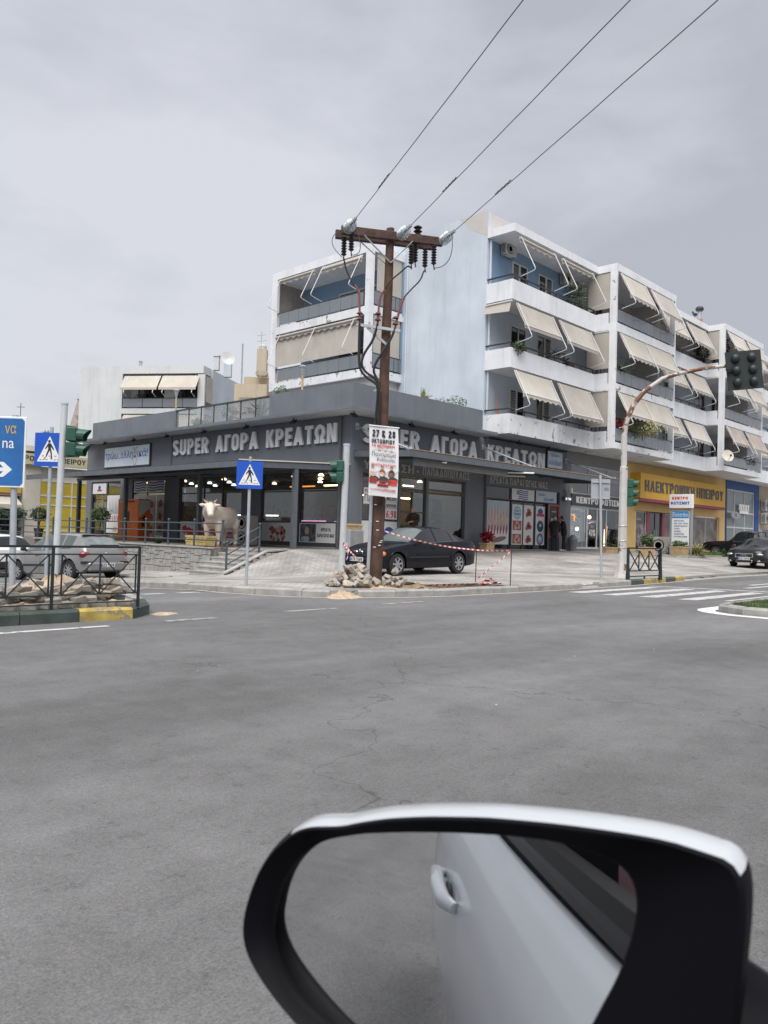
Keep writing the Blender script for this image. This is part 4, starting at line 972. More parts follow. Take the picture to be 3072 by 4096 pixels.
for x, y in ((1.2, -2.2), (6.6, -2.5), (7.9, -1.2)): sub('light_tube', K['print_white'], cn, lambda b: b.tube([(x, y, 3.98), (x + .85, y - .75, 3.98)], .035, 6))
# ---- side street canopy
cl = sub('canopy', K['steel_grey'], shop, lambda b: (b.box(-5.11, -5.03, .04, 16.9, 3.37, 3.56), b.bar((-.005, .08, 3.72), (-5.03, .08, 3.46), .08, .19), b.box(-2.66, -2.54, .14, 16.8, 3.48, 3.60)))
sub('canopy_roof', K['frame_dark'], cl, lambda b: b.add([(-.004, .04, 3.86), (-5.1, .04, 3.585), (-5.1, 16.9, 3.585), (-.004, 16.9, 3.86), (-.004, .04, 3.84), (-5.1, .04, 3.565), (-5.1, 16.9, 3.565), (-.004, 16.9, 3.84)], [(0, 1, 2, 3), (7, 6, 5, 4), (0, 4, 5, 1), (1, 5, 6, 2), (2, 6, 7, 3)]))
sub('canopy_edge', K['cream'], cl, lambda b: b.bar((-.01, .03, 3.865), (-5.1, .03, 3.60), .05, .04))
for v in (.12, 6.05, 12.0, 16.6): sub('post', K['steel_grey'], cl, lambda b: b.box(-2.68, -2.52, v - .08, v + .08, .655, 3.47))
for v in (3, 6.05, 9, 12, 15): sub('rafter', K['steel_grey'], cl, lambda b: b.bar((-.01, v, 3.76), (-5.03, v, 3.49), .06, .1))
# ---------------------------------------------------------------- terrace, stone wall, steps, railings
tt = sub('terrace_floor', K['tile_floor'], None, lambda b: b.prism([(-5.7, .42, -1.2), (-5.25, .42, -1.2), (-5.25, -1.58, -1.2), (-4.35, -1.6, -1.2), (-2.62, -.06, -1.2), (.005, -.01, -1.2), (.005, 21.2, -1.2), (-5.7, 21.2, -1.2)], (0, 0, 1.862)))
tag(tt, 'tiled terrace floor in front of the butcher shop', kind='structure')
sw = thing('stone_wall', 'pale irregular stone retaining wall under the terrace railing', 'wall', (-5.75, 4, 0))
sub('wall_core', K['mortar'], sw, lambda b: (b.box(-5.80, -5.702, .42, 14, -1.3, .63)))
sub('wall_cap', K['step'], sw, lambda b: b.box(-5.88, -5.60, .42, 14, .632, .675))
_sb = MB().box(-.5, .5, -.5, .5, -.5, .5).mesh('stone')
bm = bmesh.new(); bm.from_mesh(_sb); bmesh.ops.bevel(bm, geom=bm.edges[:], offset=.07, segments=1, profile=.6, affect='EDGES'); bm.to_mesh(_sb); bm.free(); _sb.materials.append(K['stone'])
rnd = random.Random(17)
def split(a0, a1, z0, z1, outl):
    w_, h_ = a1 - a0, z1 - z0
    if (w_ < .5 and h_ < .34 and rnd.random() < .75) or (w_ < .26 and h_ < .2): outl.append((a0, a1, z0, z1)); return
    if w_ > h_ * 1.25 or h_ < .17: m_ = a0 + w_ * rnd.uniform(.33, .67); split(a0, m_, z0, z1, outl); split(m_, a1, z0, z1, outl)
    else: m_ = z0 + h_ * rnd.uniform(.33, .67); split(a0, a1, z0, m_, outl); split(a0, a1, m_, z1, outl)
for k in range(8):
    lst = []; split(.44 + k * 1.15, .44 + (k + 1) * 1.15, -.62 if k > 2 else -.34, .62, lst)
    for a0, a1, z0, z1 in lst:
        o = flat('stone', _sb, K['stone'], sw); t_ = rnd.uniform(.03, .055)
        o.location = Vector((-5.80, (a0 + a1) / 2, (z0 + z1) / 2)) - WL[sw]; o.scale = (2 * t_, (a1 - a0) - .016, (z1 - z0) - .016)
st = thing('stone_steps', 'grey marble steps rising to the shop terrace', 'steps', (-6.0, -.6, -.2))
for k in range(6):
    u0 = -6.62 + k * .27
    sub('step', K['step'], st, lambda b: (b.box(u0 - .02, u0 + .30 if k < 5 else -5.2, -1.58, .40, -.18 + k * .14 + .10, -.18 + (k + 1) * .14 + .003), b.box(u0, u0 + .285 if k < 5 else -5.21, -1.57, .39, -.5, -.18 + k * .14 + .099)))
sub('cheek_wall', K['mortar'], st, lambda b: b.prism([(-6.7, -1.60, -.5), (-6.7, -1.60, -.06), (-5.2, -1.60, .60), (-4.4, -1.60, .66), (-4.4, -1.60, -.5)], (0, -.12, 0)))
sub('cheek_cap', K['step'], st, lambda b: b.prism([(-6.75, -1.59, -.055), (-6.75, -1.59, -.01), (-5.2, -1.59, .65), (-4.35, -1.59, .71), (-4.35, -1.59, .665), (-5.2, -1.59, .605)], (0, -.17, 0)))
for k in range(9):
    o = flat('stone', _sb, K['stone'], st); x = -6.35 + k * .24; zt = -.06 + (x + 6.7) / 1.5 * .66 if x < -5.2 else .6
    o.location = Vector((x, -1.72, min(zt, .6) - .13)) - WL[st]; o.scale = (.22, .07, .20)
def ball_post(b, x, y, z0, z1, r=.035):
    b.tube([(x, y, z0), (x, y, z1)], r, 8); b.sphere((x, y, z1 + .045), .05, 8, 6)
def railing(name, label, pts, parent_loc, rails, r=.022, mat='rail_grey', post_h=.86):
    t = thing(name, label, 'railing', parent_loc)
    for x, y, z in pts: sub('post', K[mat], t, lambda b: ball_post(b, x, y, z, z + post_h), smooth=True)
    for h in rails:
        for p, q in zip(pts, pts[1:]): sub('rail', K[mat], t, lambda b: b.tube([(p[0], p[1], p[2] + h), (q[0], q[1], q[2] + h)], r, 8), smooth=True)
    return t
railing('railing', 'blue grey three bar railing with ball tops along the terrace edge', [(-5.42, .36, .66), (-5.62, 1.72, .66)] + [(-5.66, 3.28 + 1.54 * k, .66) for k in range(11)], (-5.6, 4, .66), (.24, .52, .80))
railing('handrail', 'short blue grey handrail sloping down beside the steps', [(-6.53, -1.45, .02), (-5.30, -1.45, .60)], (-5.9, -1.45, 0), (.18, .48, .78), post_h=.82)
# ================================================================ apartment building over the shops
apt = thing('apartment_building', 'four storey white and pale blue apartment block with stepped balconies and beige awnings', 'building', (8.2, 0, 5.9))
SL = [5.87, 8.80, 11.84]; TP = [8.69, 11.69, 14.70]      # underside of each balcony, hinge height of the awning above it
def Q(pl, f, a, o, z): return Vector((a, f - o, z)) if pl == 'R' else Vector((f - o, a, z))
def QB(b, pl, f, a0, a1, o0, o1, z0, z1):
    if pl == 'R': return b.box(a0, a1, f - o1, f - o0, z0, z1)
    return b.box(f - o1, f - o0, a0, a1, z0, z1)
sub('wall', K['blue_pale'], apt, lambda b: (b.box(8.2, 58, .0, 12.0, 5.88, 11.9)))
sub('upper_wall', K['blue_deep'], apt, lambda b: (b.box(8.205, 15.7, .001, 3.0, 11.902, 15.2)))
sub('end_wall', K['blue_pale'], apt, lambda b: (b.box(8.18, 8.42, -.002, 12.6, 5.9, 16.09)))
sub('front_wall', K['cream_patch'], apt, lambda b: (b.box(15.702, 58, .0, 12, 11.902, 15.18)))
sub('roof_parapet', K['cream_patch'], apt, lambda b: (b.box(8.422, 30, -.001, .25, 15.202, 16.085), b.box(8.422, 58, .27, 12.5, 15.19, 15.3)))
sub('cream_patch', K['cream_patch'], apt, lambda b: b.add([(8.176, .0, 16.092), (8.176, 0, 14.95), (8.176, .55, 15.25), (8.176, 1.0, 15.45), (8.176, 1.35, 15.9), (8.176, 1.6, 16.092)], [(0, 1, 2, 3, 4, 5)]))
sub('drain_pipe', K['blue_pale'], apt, lambda b: (b.tube([(8.14, 4.8, 5.95), (8.14, 4.8, 15.3)], .05, 8), ), smooth=True)
sub('drain_pipe', K['blue_pale'], apt, lambda b: b.tube([(8.36, -.08, 6.0), (8.36, -.08, 14.8)], .055, 8), smooth=True)
def awning(pl, f, arms, a0, a1, T, t, mat='awning', scallop=True, side=.0):
    """canvas on drop arms: hinge at the slab edge, elbow .8 m out, foot back at the rail"""
    n = 26; b = MB(); m = 5; rv = random.Random(int(a0 * 31 + T * 7)); t = t * rv.uniform(.93, 1.06) if t > .3 else t; sg = rv.uniform(.015, .07); bow = rv.uniform(-.05, .05)
    if mat == 'awning': mat = rv.choice(('awning', 'awning', 'awning_b', 'awning_c'))
    def pt(a, s, k): return Q(pl, f, a, .05 + .8 * s * t, T - 1.6 * s * t - (sg * sin(pi * s) + bow * s * (a - (a0 + a1) / 2) / (a1 - a0)) * (1 if t > .3 else 0)) + ZU * k
    for i in range(n + 1):
        a = a0 + (a1 - a0) * i / n
        for j in range(m + 1): b.v.append(tuple(pt(a, j / m, rv.uniform(-.012, .012) * (j > 0))))
        h = .17 + (.045 * cos(2 * pi * i / n * max(3, round(abs(a1 - a0) * 2.1))) if scallop else 0)
        b.v.append(tuple(pt(a, 1, -h)))
    for i in range(n):
        for j in range(m + 1): b.f.append((i * (m + 2) + j, (i + 1) * (m + 2) + j, (i + 1) * (m + 2) + j + 1, i * (m + 2) + j + 1))
    o = b.build('awning', K[mat], apt)
    md = o.modifiers.new('cloth_thickness', 'SOLIDIFY'); md.thickness = .008
    sub('front_bar', K['arm_white'] if t > .3 else K['awning'], o, lambda q: q.tube([pt(a0, 1, -.01), pt(a1, 1, -.01)], .028 if t > .3 else .06, 8))
    for a in arms:
        sub('arm', K['arm_white'], o, lambda q: q.tube([Q(pl, f, a, .09, T), Q(pl, f, a, .86, T - 1.55), Q(pl, f, a, .86, T - 1.62), Q(pl, f, a, .78, T - 1.66), Q(pl, f, a, .12, T - 1.79)], .020, 6))
    return o
def opening(pl, f, a0, a1, z0, z1, kind):
    """balcony door: white frame, dark pane, slatted shutters"""
    am = (a0 + a1) / 2
    d_ = sub('balcony_door', K['shutter'], apt, lambda b: (QB(b, pl, f, a0 - .05, a0, 0, .05, z0, z1 + .06), QB(b, pl, f, a1, a1 + .05, 0, .05, z0, z1 + .06), QB(b, pl, f, a0, a1, 0, .05, z1, z1 + .06), QB(b, pl, f, am - .03, am + .03, 0, .05, z0, z1)))
    for k, (x, y) in enumerate(((a0, am - .03), (am + .03, a1))):
        if kind[k] == 's':
            s_ = sub('shutter', K['shutter'], d_, lambda b: ([QB(b, pl, f, x, x + .05, .002, .055, z0, z1), QB(b, pl, f, y - .05, y, .002, .055, z0, z1)], [b.obox(Q(pl, f, (x + y) / 2, .03, z0 + .05 + i * .082), Q(pl, 0, 1, 0, 0) - Q(pl, 0, 0, 0, 0), (Q(pl, 0, 0, 1, 0) - Q(pl, 0, 0, 0, 0) + ZU * -.6).normalized(), ZU, (y - x) / 2 - .05, .03, .008) for i in range(int((z1 - z0 - .06) / .082))]))
            s_['kind'] = 'stuff'
            sub('backing', K['dark_grey'], s_, lambda b: QB(b, pl, f, x + .04, y - .04, .002, .008, z0, z1))
        else: sub('pane', K['pane'] if kind[k] == 'p' else K['pane_grey'], d_, lambda b: QB(b, pl, f, x, y, .002, .012, z0, z1))
def solid_bay(u0, u1, f, worn):
    for i, z in enumerate(SL):
        bz = z + .88
        mt = K['white_worn'] if (worn and i == 0) else K['white']
        sub('balcony_parapet', mt, apt, lambda b: (b.box(u0, u1, f, f + .14, z, bz), b.box(u0, u0 + .14, f + .142, -.004, z, bz)))
        sub('balcony_slab', K['soffit'], apt, lambda b: b.box(u0 + .142, u1, f + .142, -.004, z + .002, z + .16))
        sub('balcony_rail', K['rail_dark'], apt, lambda b: (b.box(u0 + .03, u1 - .02, f + .03, f + .09, bz + .19, bz + .25), b.box(u0 + .03, u0 + .09, f + .1, -.01, bz + .19, bz + .25), [b.box(x - .02, x + .02, f + .04, f + .08, bz, bz + .19) for x in [u0 + .06 + (u1 - u0 - .15) * k / 6 for k in range(7)]]))
def glass_bay(u0, u1, f, worn, left_screens):
    zs = [(5.88, 6.20), (8.76, 9.14), (11.77, 12.20), (14.80, 15.17)]
    for i, (z0, z1) in enumerate(zs):
        sub('balcony_slab' if i < 3 else 'roof_slab', K['white_worn'] if (worn and i < 2) else K['white'], apt, lambda b: b.box(u0, u1, f, -.004, z0, z1))
        if i < 3:
            zt = z1 + .68
            g = sub('glass_railing', K['rail_dark'], apt, lambda b: (b.box(u0 + .14, u1 - .13, f + .03, f + .08, zt, zt + .05), [b.box(x - .015, x + .015, f + .04, f + .07, z1, zt) for x in [u0 + .2 + (u1 - u0 - .5) * k / 8 for k in range(9)]]))
            for k in range(8):
                a = u0 + .2 + (u1 - u0 - .5) * k / 8; c = u0 + .2 + (u1 - u0 - .5) * (k + 1) / 8
                sub('pane', K['balc_glass'], g, lambda b: b.box(a + .01, c - .01, f + .02, f + .03, z1 + .09, zt + .0))
            # solid return of the neighbouring bay and the canvas screen above it
            sub('return_parapet', K['white_worn'] if worn and i == 0 else K['white'], apt, lambda b: b.box(u0 - .02, u0 + .10, f + .42, f + 1.0 + .13, SL[i], SL[i] + .88))
            if left_screens[i]: sub('side_screen', K['awning'], apt, lambda b: b.box(u0 + .03, u0 + .05, f + .36, f + 1.6, SL[i] + 1.12, TP[i] + .05))
    sub('pillar', K['white_worn'] if worn else K['white'], apt, lambda b: b.box(u0 + .001, u0 + .14, f + .002, f + .36, 6.20, 14.80))
    sub('pillar', K['white'], apt, lambda b: b.box(u1 - .13, u1 - .001, f + .002, f + .30, 6.20, 14.80))
    sub('side_wall', K['cream_patch'], apt, lambda b: b.box(u1 - .25, u1 - .132, f + .9, -.004, 6.20, 14.80))
VB, VP_ = -1.41, -2.54
for k, off in enumerate((0, 14.3, 28.5)):
    u0 = 8.2 if k == 0 else 22.62 + off - 14.3
    solid_bay(u0, 15.62 + off, VB, k == 0)
    glass_bay(15.62 + off, 22.62 + off, VP_, k == 0, (1, 1, 1) if k == 0 else (0, 0, 1))
    sub('roof_slab', K['white'], apt, lambda b: b.box(u0 - .02, 15.615 + off, VB - .08, -.004, 14.84, 15.20))
    kinds = (('sp', 'ps'), ('pp', 'ps'), ('sp', 'ps'))
    for i in range(3):
        z0 = SL[i] + .17; z1 = TP[i] - .45
        if k < 2:
            opening('R', 0, 10.18 + off, 11.36 + off, z0, z1, kinds[i][0]); opening('R', 0, 12.47 + off, 13.65 + off, z0, z1, kinds[i][1])
            opening('R', 0, 17.2 + off, 18.8 + off, z0, z1, 'pp'); opening('R', 0, 20.0 + off, 21.4 + off, z0, z1, 'ps')
# awnings: (arms, canvas span, floor, how far it is let down)
for o_, fl_, spec in ((0, 2, ((8.67, 11.44, .06), (12.25, 15.03, .06))), (0, 1, ((8.53, 11.42, .68), (12.10, 15.0, .68))), (0, 0, ((8.50, 11.39, .67), (12.1, 15.02, .92))),
                      (14.3, 2, ((8.3, 11.4, .74), (12.25, 15.0, .80))), (14.3, 1, ((8.5, 11.4, .70), (12.2, 15.0, .66))), (14.3, 0, ((8.5, 11.4, .66), (12.2, 15.0, .66)))):
    for a0, a1, t in spec: awning('R', VB, (a0 + o_, a1 + o_), a0 - .12 + o_, a1 + .12 + o_, TP[fl_], t, scallop=not (o_ == 0 and fl_ == 1))
for o_, fl_, spec in ((0, 2, ((15.95, 18.54, .70), (19.32, 21.9, .70))), (0, 1, ((16.0, 18.7, 21.8, .72),)), (0, 0, ((15.92, 18.6, 21.7, .66),)),
                      (14.25, 2, ((15.95, 18.5, .60), (19.3, 21.9, .6))), (14.25, 1, ((15.95, 18.5, .62), (19.3, 21.9, .62))), (14.25, 0, ((15.95, 18.5, .66), (19.3, 21.9, .68)))):
    for s_ in spec:
        arms = [a + o_ for a in s_[:-1]]; awning('R', VP_, arms, arms[0] - .12, arms[-1] + .12, TP[fl_], s_[-1], 'awning_dirty' if (o_ > 0 and fl_ == 0) else 'awning')
awning('R', VB, (36.9, 39.9), 36.8, 40.0, TP[0], .66); awning('R', VB, (36.9, 39.9), 36.8, 40.0, TP[1], .7); awning('R', VB, (36.9, 39.9), 36.8, 40.0, TP[2], .5)
# small canvas on the short side of the first floor above the shop
o = sub('awning', K['awning'], apt, lambda b: b.add([(8.16, -1.40, 11.70), (8.16, -.05, 11.70), (8.02, -.05, 11.30), (8.02, -1.40, 11.22)], [(0, 1, 2, 3)]))
sub('front_bar', K['arm_white'], o, lambda b: b.tube([(8.14, -1.46, 11.72), (8.14, -.02, 11.72)], .04, 8))
# ---------------------------------------------------------------- corner wing at the back left
UL = 5.9
for i, (z0, z1) in enumerate(((8.78, 9.18), (11.80, 12.20), (14.80, 15.19))):
    sub('balcony_slab' if i < 2 else 'roof_slab', K['white_worn'] if i < 2 else K['white'], apt, lambda b: b.box(UL, 8.175, 5.05, 12.68, z0, z1))
sub('wing_wall', K['cream_patch'], apt, lambda b: b.box(UL + .25, 8.175, 5.3, 12.5, 5.9, 8.775))
sub('pillar', K['white_worn'], apt, lambda b: b.box(UL + .002, UL + .16, 5.052, 5.50, 9.182, 14.798)); sub('pillar', K['white'], apt, lambda b: b.box(UL + .002, UL + .16, 12.2, 12.678, 9.182, 14.798))
sub('wing_back_wall', K['blue_deep'], apt, lambda b: b.box(8.10, 8.172, 5.06, 12.67, 9.182, 14.798))
sub('side_screen', K['awning_dirty'], apt, lambda b: b.box(UL + .25, 8.08, 12.52, 12.54, 12.9, 14.78))
sub('side_screen', K['awning'], apt, lambda b: b.box(UL + .4, 8.05, 5.10, 5.12, 12.95, 14.79)); sub('side_screen', K['awning'], apt, lambda b: b.box(UL + .25, 8.0, 5.10, 5.12, 9.95, 11.79))
for z1 in (9.18, 12.20):
    zt = z1 + .70
    g = sub('glass_railing', K['rail_dark'], apt, lambda b: (b.box(UL + .02, UL + .07, 5.52, 12.18, zt, zt + .05), b.box(UL + .2, 8.1, 5.07, 5.12, zt, zt + .05), [b.box(UL + .03, UL + .06, v - .015, v + .015, z1, zt) for v in [5.6 + .8 * k for k in range(9)]], [b.box(x - .015, x + .015, 5.08, 5.11, z1, zt) for x in (6.2, 6.9, 7.6)]))
    for k in range(8): sub('pane', K['balc_glass'], g, lambda b: b.box(UL + .01, UL + .02, 5.61 + .8 * k, 6.39 + .8 * k, z1 + .08, zt))
    for a, c in ((6.1, 6.88), (6.92, 7.58), (7.62, 8.08)): sub('pane', K['balc_glass'], g, lambda b: b.box(a, c, 5.06, 5.07, z1 + .08, zt))
for z1, T in ((9.2, 11.2), (12.22, 14.3)):
    d_ = sub('sliding_door', K['shutter'], apt, lambda b: (b.box(8.05, 8.095, 6.55, 6.62, z1, T - .25), b.box(8.05, 8.095, 9.58, 9.65, z1, T - .25), b.box(8.05, 8.095, 6.62, 9.58, T - .33, T - .25), b.box(8.05, 8.095, 8.07, 8.13, z1, T - .33)))
    for a, c in ((6.62, 8.07), (8.13, 9.58)): sub('pane', K['pane_grey'], d_, lambda b: b.box(8.07, 8.09, a, c, z1, T - .33))
for v0, v1, t in ((11.87, 9.22, .05), (8.47, 5.75, .10)): awning('L', UL, (v0, v1), v1 - .1, v0 + .1, TP[2], t)
aw = awning('L', UL, (11.78, 8.95, 6.09), 5.75, 12.1, TP[1], .05)
# long canvas let straight down behind the arms on the lower floor
sub('awning', K['awning'], apt, lambda b: [b.add([(UL + .03 - .02 * (k % 2), 5.75 + 1.27 * k, 11.68), (UL + .03 - .02 * ((k + 1) % 2), 5.75 + 1.27 * (k + 1), 11.70), (UL - .05 - .02 * ((k + 1) % 2), 5.74 + 1.275 * (k + 1), 10.02), (UL - .05 - .02 * (k % 2), 5.74 + 1.275 * k, 10.02)], [(0, 1, 2, 3)]) for k in range(5)])
# ---------------------------------------------------------------- things standing or hanging on the balconies
def ac_unit(loc, rz, label, w=.85, h=.55, d=.3, fans=1, group=None, feet=False):
    t = thing('air_conditioner', label, 'air conditioner', loc, rz, group)
    MB().box(-w / 2, w / 2, 0, d, 0, h).build('casing', K['ac_white'], t, local=True, bevel=.015)
    for k in range(fans):
        zc = h * (k + .5) / fans; r = min(w * .36, h / fans * .42); xc = -w * .12
        b = MB(); b.lathe((xc, -.002, zc), [(r, 0), (r, .012), (r * .9, .016)], 20, (0, -1, 0)); fn = b.build('fan_grille', K['dark_grey'], t, local=True)
        b = MB()
        for q in range(3): b.lathe((xc, -.016, zc), [(r * (.3 + .25 * q), 0), (r * (.3 + .25 * q) + .006, .006), (r * (.3 + .25 * q) - .006, .006)], 18, (0, -1, 0))
        b.build('fan_guard', K['ac_white'], fn, local=True)
    b = MB()
    for k in range(7): b.box(-w / 2 - .006, -w / 2 - .001, d * .15, d * .85, h * (.12 + .11 * k), h * (.17 + .11 * k))
    s_ = b.build('side_louvre', K['dark_grey'], t, local=True); s_['kind'] = 'stuff'
    if not feet: MB().box(-w / 2 + .08, -w / 2 + .12, .02, d + .05, -.06, -.001).box(w / 2 - .12, w / 2 - .08, .02, d + .05, -.06, -.001).build('bracket', K['galv'], t, local=True)
    return t
ac_unit((9.58, -.36, 14.36), 0, 'air conditioner high on the blue wall nearest the building corner'); ac_unit((14.75, -.36, 14.28), 0, 'air conditioner high on the blue wall beside the canvas screen')
ac_unit((7.75, 5.9, 14.1), -pi / 2, 'air conditioner on the back left balcony behind the white pillar')
def pot_plant(name, label, loc, kind, h, r, n, leaf, mat='leaf', pot=True, group=None, seed=1):
    t = thing(name, label, 'plant', loc, 0, group)
    pz = 0
    if pot:
        MB().lathe((0, 0, 0), [(r * .32, 0), (r * .46, .26), (r * .50, .27), (r * .50, .32), (r * .44, .32)], 12).build('pot', K['terracotta'], t, local=True, smooth=True); pz = .3
    if kind == 'bush':
        MB().tube([(0, 0, pz - .05), (.02, .01, pz + h * .5)], [.025, .015], 6).build('stem', K['bark'], t, local=True)
        foliage((0, 0, pz + h * .58), (r, r, h * .5), n, leaf, K[mat], t, seed=seed, local=True)
    else: spiky((0, 0, pz), n, h, leaf, K[mat], t, seed=seed, local=True)
    return t
pot_plant('balcony_shrub', 'leafy green shrub on the top balcony beside the canvas screen', (14.2, -1.0, 12.0), 'bush', 1.7, .6, 700, .13, seed=3)
pot_plant('balcony_shrub', 'trailing green plant hanging over the middle balcony corner near the bicycle', (8.75, -1.42, 9.45), 'bush', .55, .45, 330, .11, pot=False, seed=4)
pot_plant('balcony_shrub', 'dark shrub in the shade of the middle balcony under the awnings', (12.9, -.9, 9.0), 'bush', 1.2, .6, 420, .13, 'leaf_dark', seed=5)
pot_plant('balcony_shrub', 'big yellow green shrub spilling over the lowest projecting balcony', (18.3, -2.75, 6.55), 'bush', 1.0, .95, 1500, .085, 'leaf_dry', pot=False, seed=6)
pot_plant('balcony_shrub', 'red leaved plant on the lowest projecting balcony beside the pillar', (16.5, -2.2, 6.7), 'bush', .8, .5, 420, .10, 'leaf_red', pot=False, seed=7)
pot_plant('balcony_shrub', 'thin ivy over the middle projecting balcony beside the pillar', (16.4, -2.62, 9.75), 'bush', .5, .55, 260, .08, 'leaf', pot=False, seed=8)
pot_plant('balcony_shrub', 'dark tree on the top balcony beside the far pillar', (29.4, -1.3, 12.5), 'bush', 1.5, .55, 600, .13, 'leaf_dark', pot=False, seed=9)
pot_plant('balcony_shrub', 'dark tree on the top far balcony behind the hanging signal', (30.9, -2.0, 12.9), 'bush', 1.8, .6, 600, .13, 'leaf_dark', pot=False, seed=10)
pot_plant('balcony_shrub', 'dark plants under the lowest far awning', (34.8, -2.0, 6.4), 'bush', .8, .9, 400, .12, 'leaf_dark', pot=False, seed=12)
for lab, x, y, z, sx, sy, sz, mt in (('pale mottled cupboard standing on the middle balcony', 13.95, -.45, 8.96, .5, .35, 1.05, 'stone'), ('tall brown cabinet standing on the middle balcony beside the cupboard', 14.75, -.4, 8.96, .6, .4, 1.25, 'print_brown')):
    t = thing('balcony_cabinet', lab, 'cabinet', (x, y, z)); MB().box(-sx / 2, sx / 2, -sy / 2, sy / 2, 0, sz).build('cabinet_body', K[mt], t, local=True, bevel=.015); MB().box(-.008, .008, -sy / 2 - .004, -sy / 2 - .001, .05, sz - .05).build('door_gap', K['under'] if 'under' in K else K['black'], t, local=True)
for lab, x, y, z in (('red flower pot behind the middle balcony rail', 14.5, -1.15, 9.2), ('terracotta pot behind the middle balcony rail near the cupboard', 13.2, -1.2, 9.25)):
    t = thing('flower_pot', lab, 'pot', (x, y, z)); MB().lathe((0, 0, 0), [(.12, -.3), (.19, .2), (.2, .21), (.2, .27)], 12).build('pot', K['terracotta'], t, smooth=True, local=True); foliage((0, 0, .4), (.2, .2, .18), 60, .09, K['leaf'], t, seed=int(x * 10), local=True)
t = thing('broom', 'wooden broom handles leaning on the lowest balcony wall by the corner', 'broom', (8.95, -.3, 6.05)); MB().tube([(8.9, -.35, 6.05), (9.0, -.1, 7.9)], .03, 6).build('handle', K['terracotta'], t); MB().tube([(9.1, -.4, 6.05), (9.12, -.12, 7.25)], .03, 6).build('handle', K['terracotta'], t)
# bicycle leaning on the middle balcony
bk = thing('bicycle', 'dark bicycle parked on the middle balcony by the corner', 'bicycle', (9.3, -.75, 9.0), .35)
for x in (-.5, .5):
    MB().tube([(x + .33 * cos(t), 0, .34 + .33 * sin(t)) for t in [2 * pi * k / 20 for k in range(21)]], .018, 5, False).build('wheel', K['black'], bk, local=True)
MB().tube([(-.5, 0, .34), (-.1, 0, .32), (-.2, 0, .85)], .018, 5).tube([(-.1, 0, .32), (.38, 0, .85), (-.18, 0, .75)], .018, 5).tube([(.5, 0, .34), (.38, 0, .95)], .018, 5).build('frame', K['dark_grey'], bk, local=True)
MB().obox((-.21, 0, .98), (1, 0, 0), (0, 1, 0), ZU, .12, .06, .025).build('saddle', K['black'], bk, local=True)
MB().tube([(.38, -.27, 1.02), (.36, 0, 1.0), (.38, .27, 1.02)], .015, 5).build('handlebar', K['black'], bk, local=True)
sd_ = thing('satellite_dish', 'white satellite dish fixed to the pillar of the far lowest balcony', 'satellite dish', (29.82, -2.62, 6.55))
MB().lathe((29.75, -2.85, 6.75), [(.001, .0), (.22, .02), (.37, .08), (.38, .09), (.22, .04), (.001, .02)], 22, (-.62, -.75, .25)).build('dish', K['cream'], sd_, smooth=True)
MB().tube([(29.82, -2.58, 6.6), (29.78, -2.8, 6.7)], .025, 6).tube([(29.72, -2.88, 6.4), (29.4, -3.2, 6.72)], .015, 6).build('arm', K['galv'], sd_)
MB().box(29.36, 29.44, -3.25, -3.15, 6.68, 6.8).build('receiver', K['dark_grey'], sd_)
def pigeon(loc, rz, label, perk=.3):
    b = MB(); b.sphere((0, 0, .17), .11, 12, 8, (1.5, .85, .9)); b.sphere((.17, 0, .30), .055, 10, 6)
    b.tube([(.10, 0, .20), (.15, 0, .26), (.17, 0, .30)], [.075, .05, .045], 8); b.tube([(.21, 0, .30), (.26, 0, .285)], [.016, .004], 5)
    b.add([(-.1, -.06, .2), (-.1, .06, .2), (-.42, .045, .1 + perk * .1), (-.42, -.045, .1 + perk * .1)], [(0, 1, 2, 3)]); b.tube([(0, .03, .09), (.01, .03, 0)], .01, 5); b.tube([(0, -.03, .09), (.01, -.03, 0)], .01, 5)
    o = b.build('pigeon', M('pigeon_feathers', (.035, .036, .042), .7, var=.4, sc=9), None, smooth=True); o.location = loc; o.rotation_euler = (0, 0, rz); return tag(o, label, 'bird')
pigeon((24.75, -1.35, 15.2), pi + .4, 'dark pigeon standing on the roof edge above the recessed far balconies')
fl_ = thing('roof_flue', 'short roof flue with a dark round cowl', 'chimney', (29.2, -1.2, 15.2))
MB().box(29.0, 29.3, -1.35, -1.05, 15.2, 15.45).build('base', K['terracotta'], fl_); MB().tube([(29.15, -1.2, 15.45), (29.15, -1.2, 16.0)], .13, 10).build('pipe', K['galv'], fl_)
MB().sphere((29.15, -1.2, 16.12), .26, 12, 8, (1, 1, .75)).build('cowl', K['dark_grey'], fl_, smooth=True)
pigeon((28.1, -1.35, 15.35), 2.6, 'dark bird perched beside the roof flue', 4)
# ================================================================ shops under the apartments
ls = thing('lamp_shop', 'grey lighting shop front with white framed windows and a black name board', 'shop front', (19, 0, .7))
K['pier_grey'] = M('pier_grey_render', (.22, .22, .225), .85, var=.1, sc=1., streak=.2)
sub('wall', K['pier_grey'], ls, lambda b: (b.box(15.505, 15.98, .0, .3, .5, 5.86), b.box(21.5, 22.25, .0, .3, .5, 5.86), b.box(15.98, 21.5, .0, .3, 5.25, 5.86)))
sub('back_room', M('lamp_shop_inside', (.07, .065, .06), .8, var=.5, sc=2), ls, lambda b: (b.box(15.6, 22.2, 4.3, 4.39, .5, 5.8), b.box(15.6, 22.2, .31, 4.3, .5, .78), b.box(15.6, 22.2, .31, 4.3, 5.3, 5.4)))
window(ls, 'R', 15.99, 21.49, 3.70, 5.24, (17.85, 19.95), (), mat=K['shutter'], pane=K['pane_grey'], d=-.03)
bd = panel('name_board', K['frame_dark'], ls, 'R', 15.99, 21.9, 3.05, 3.68, -.08, .06)
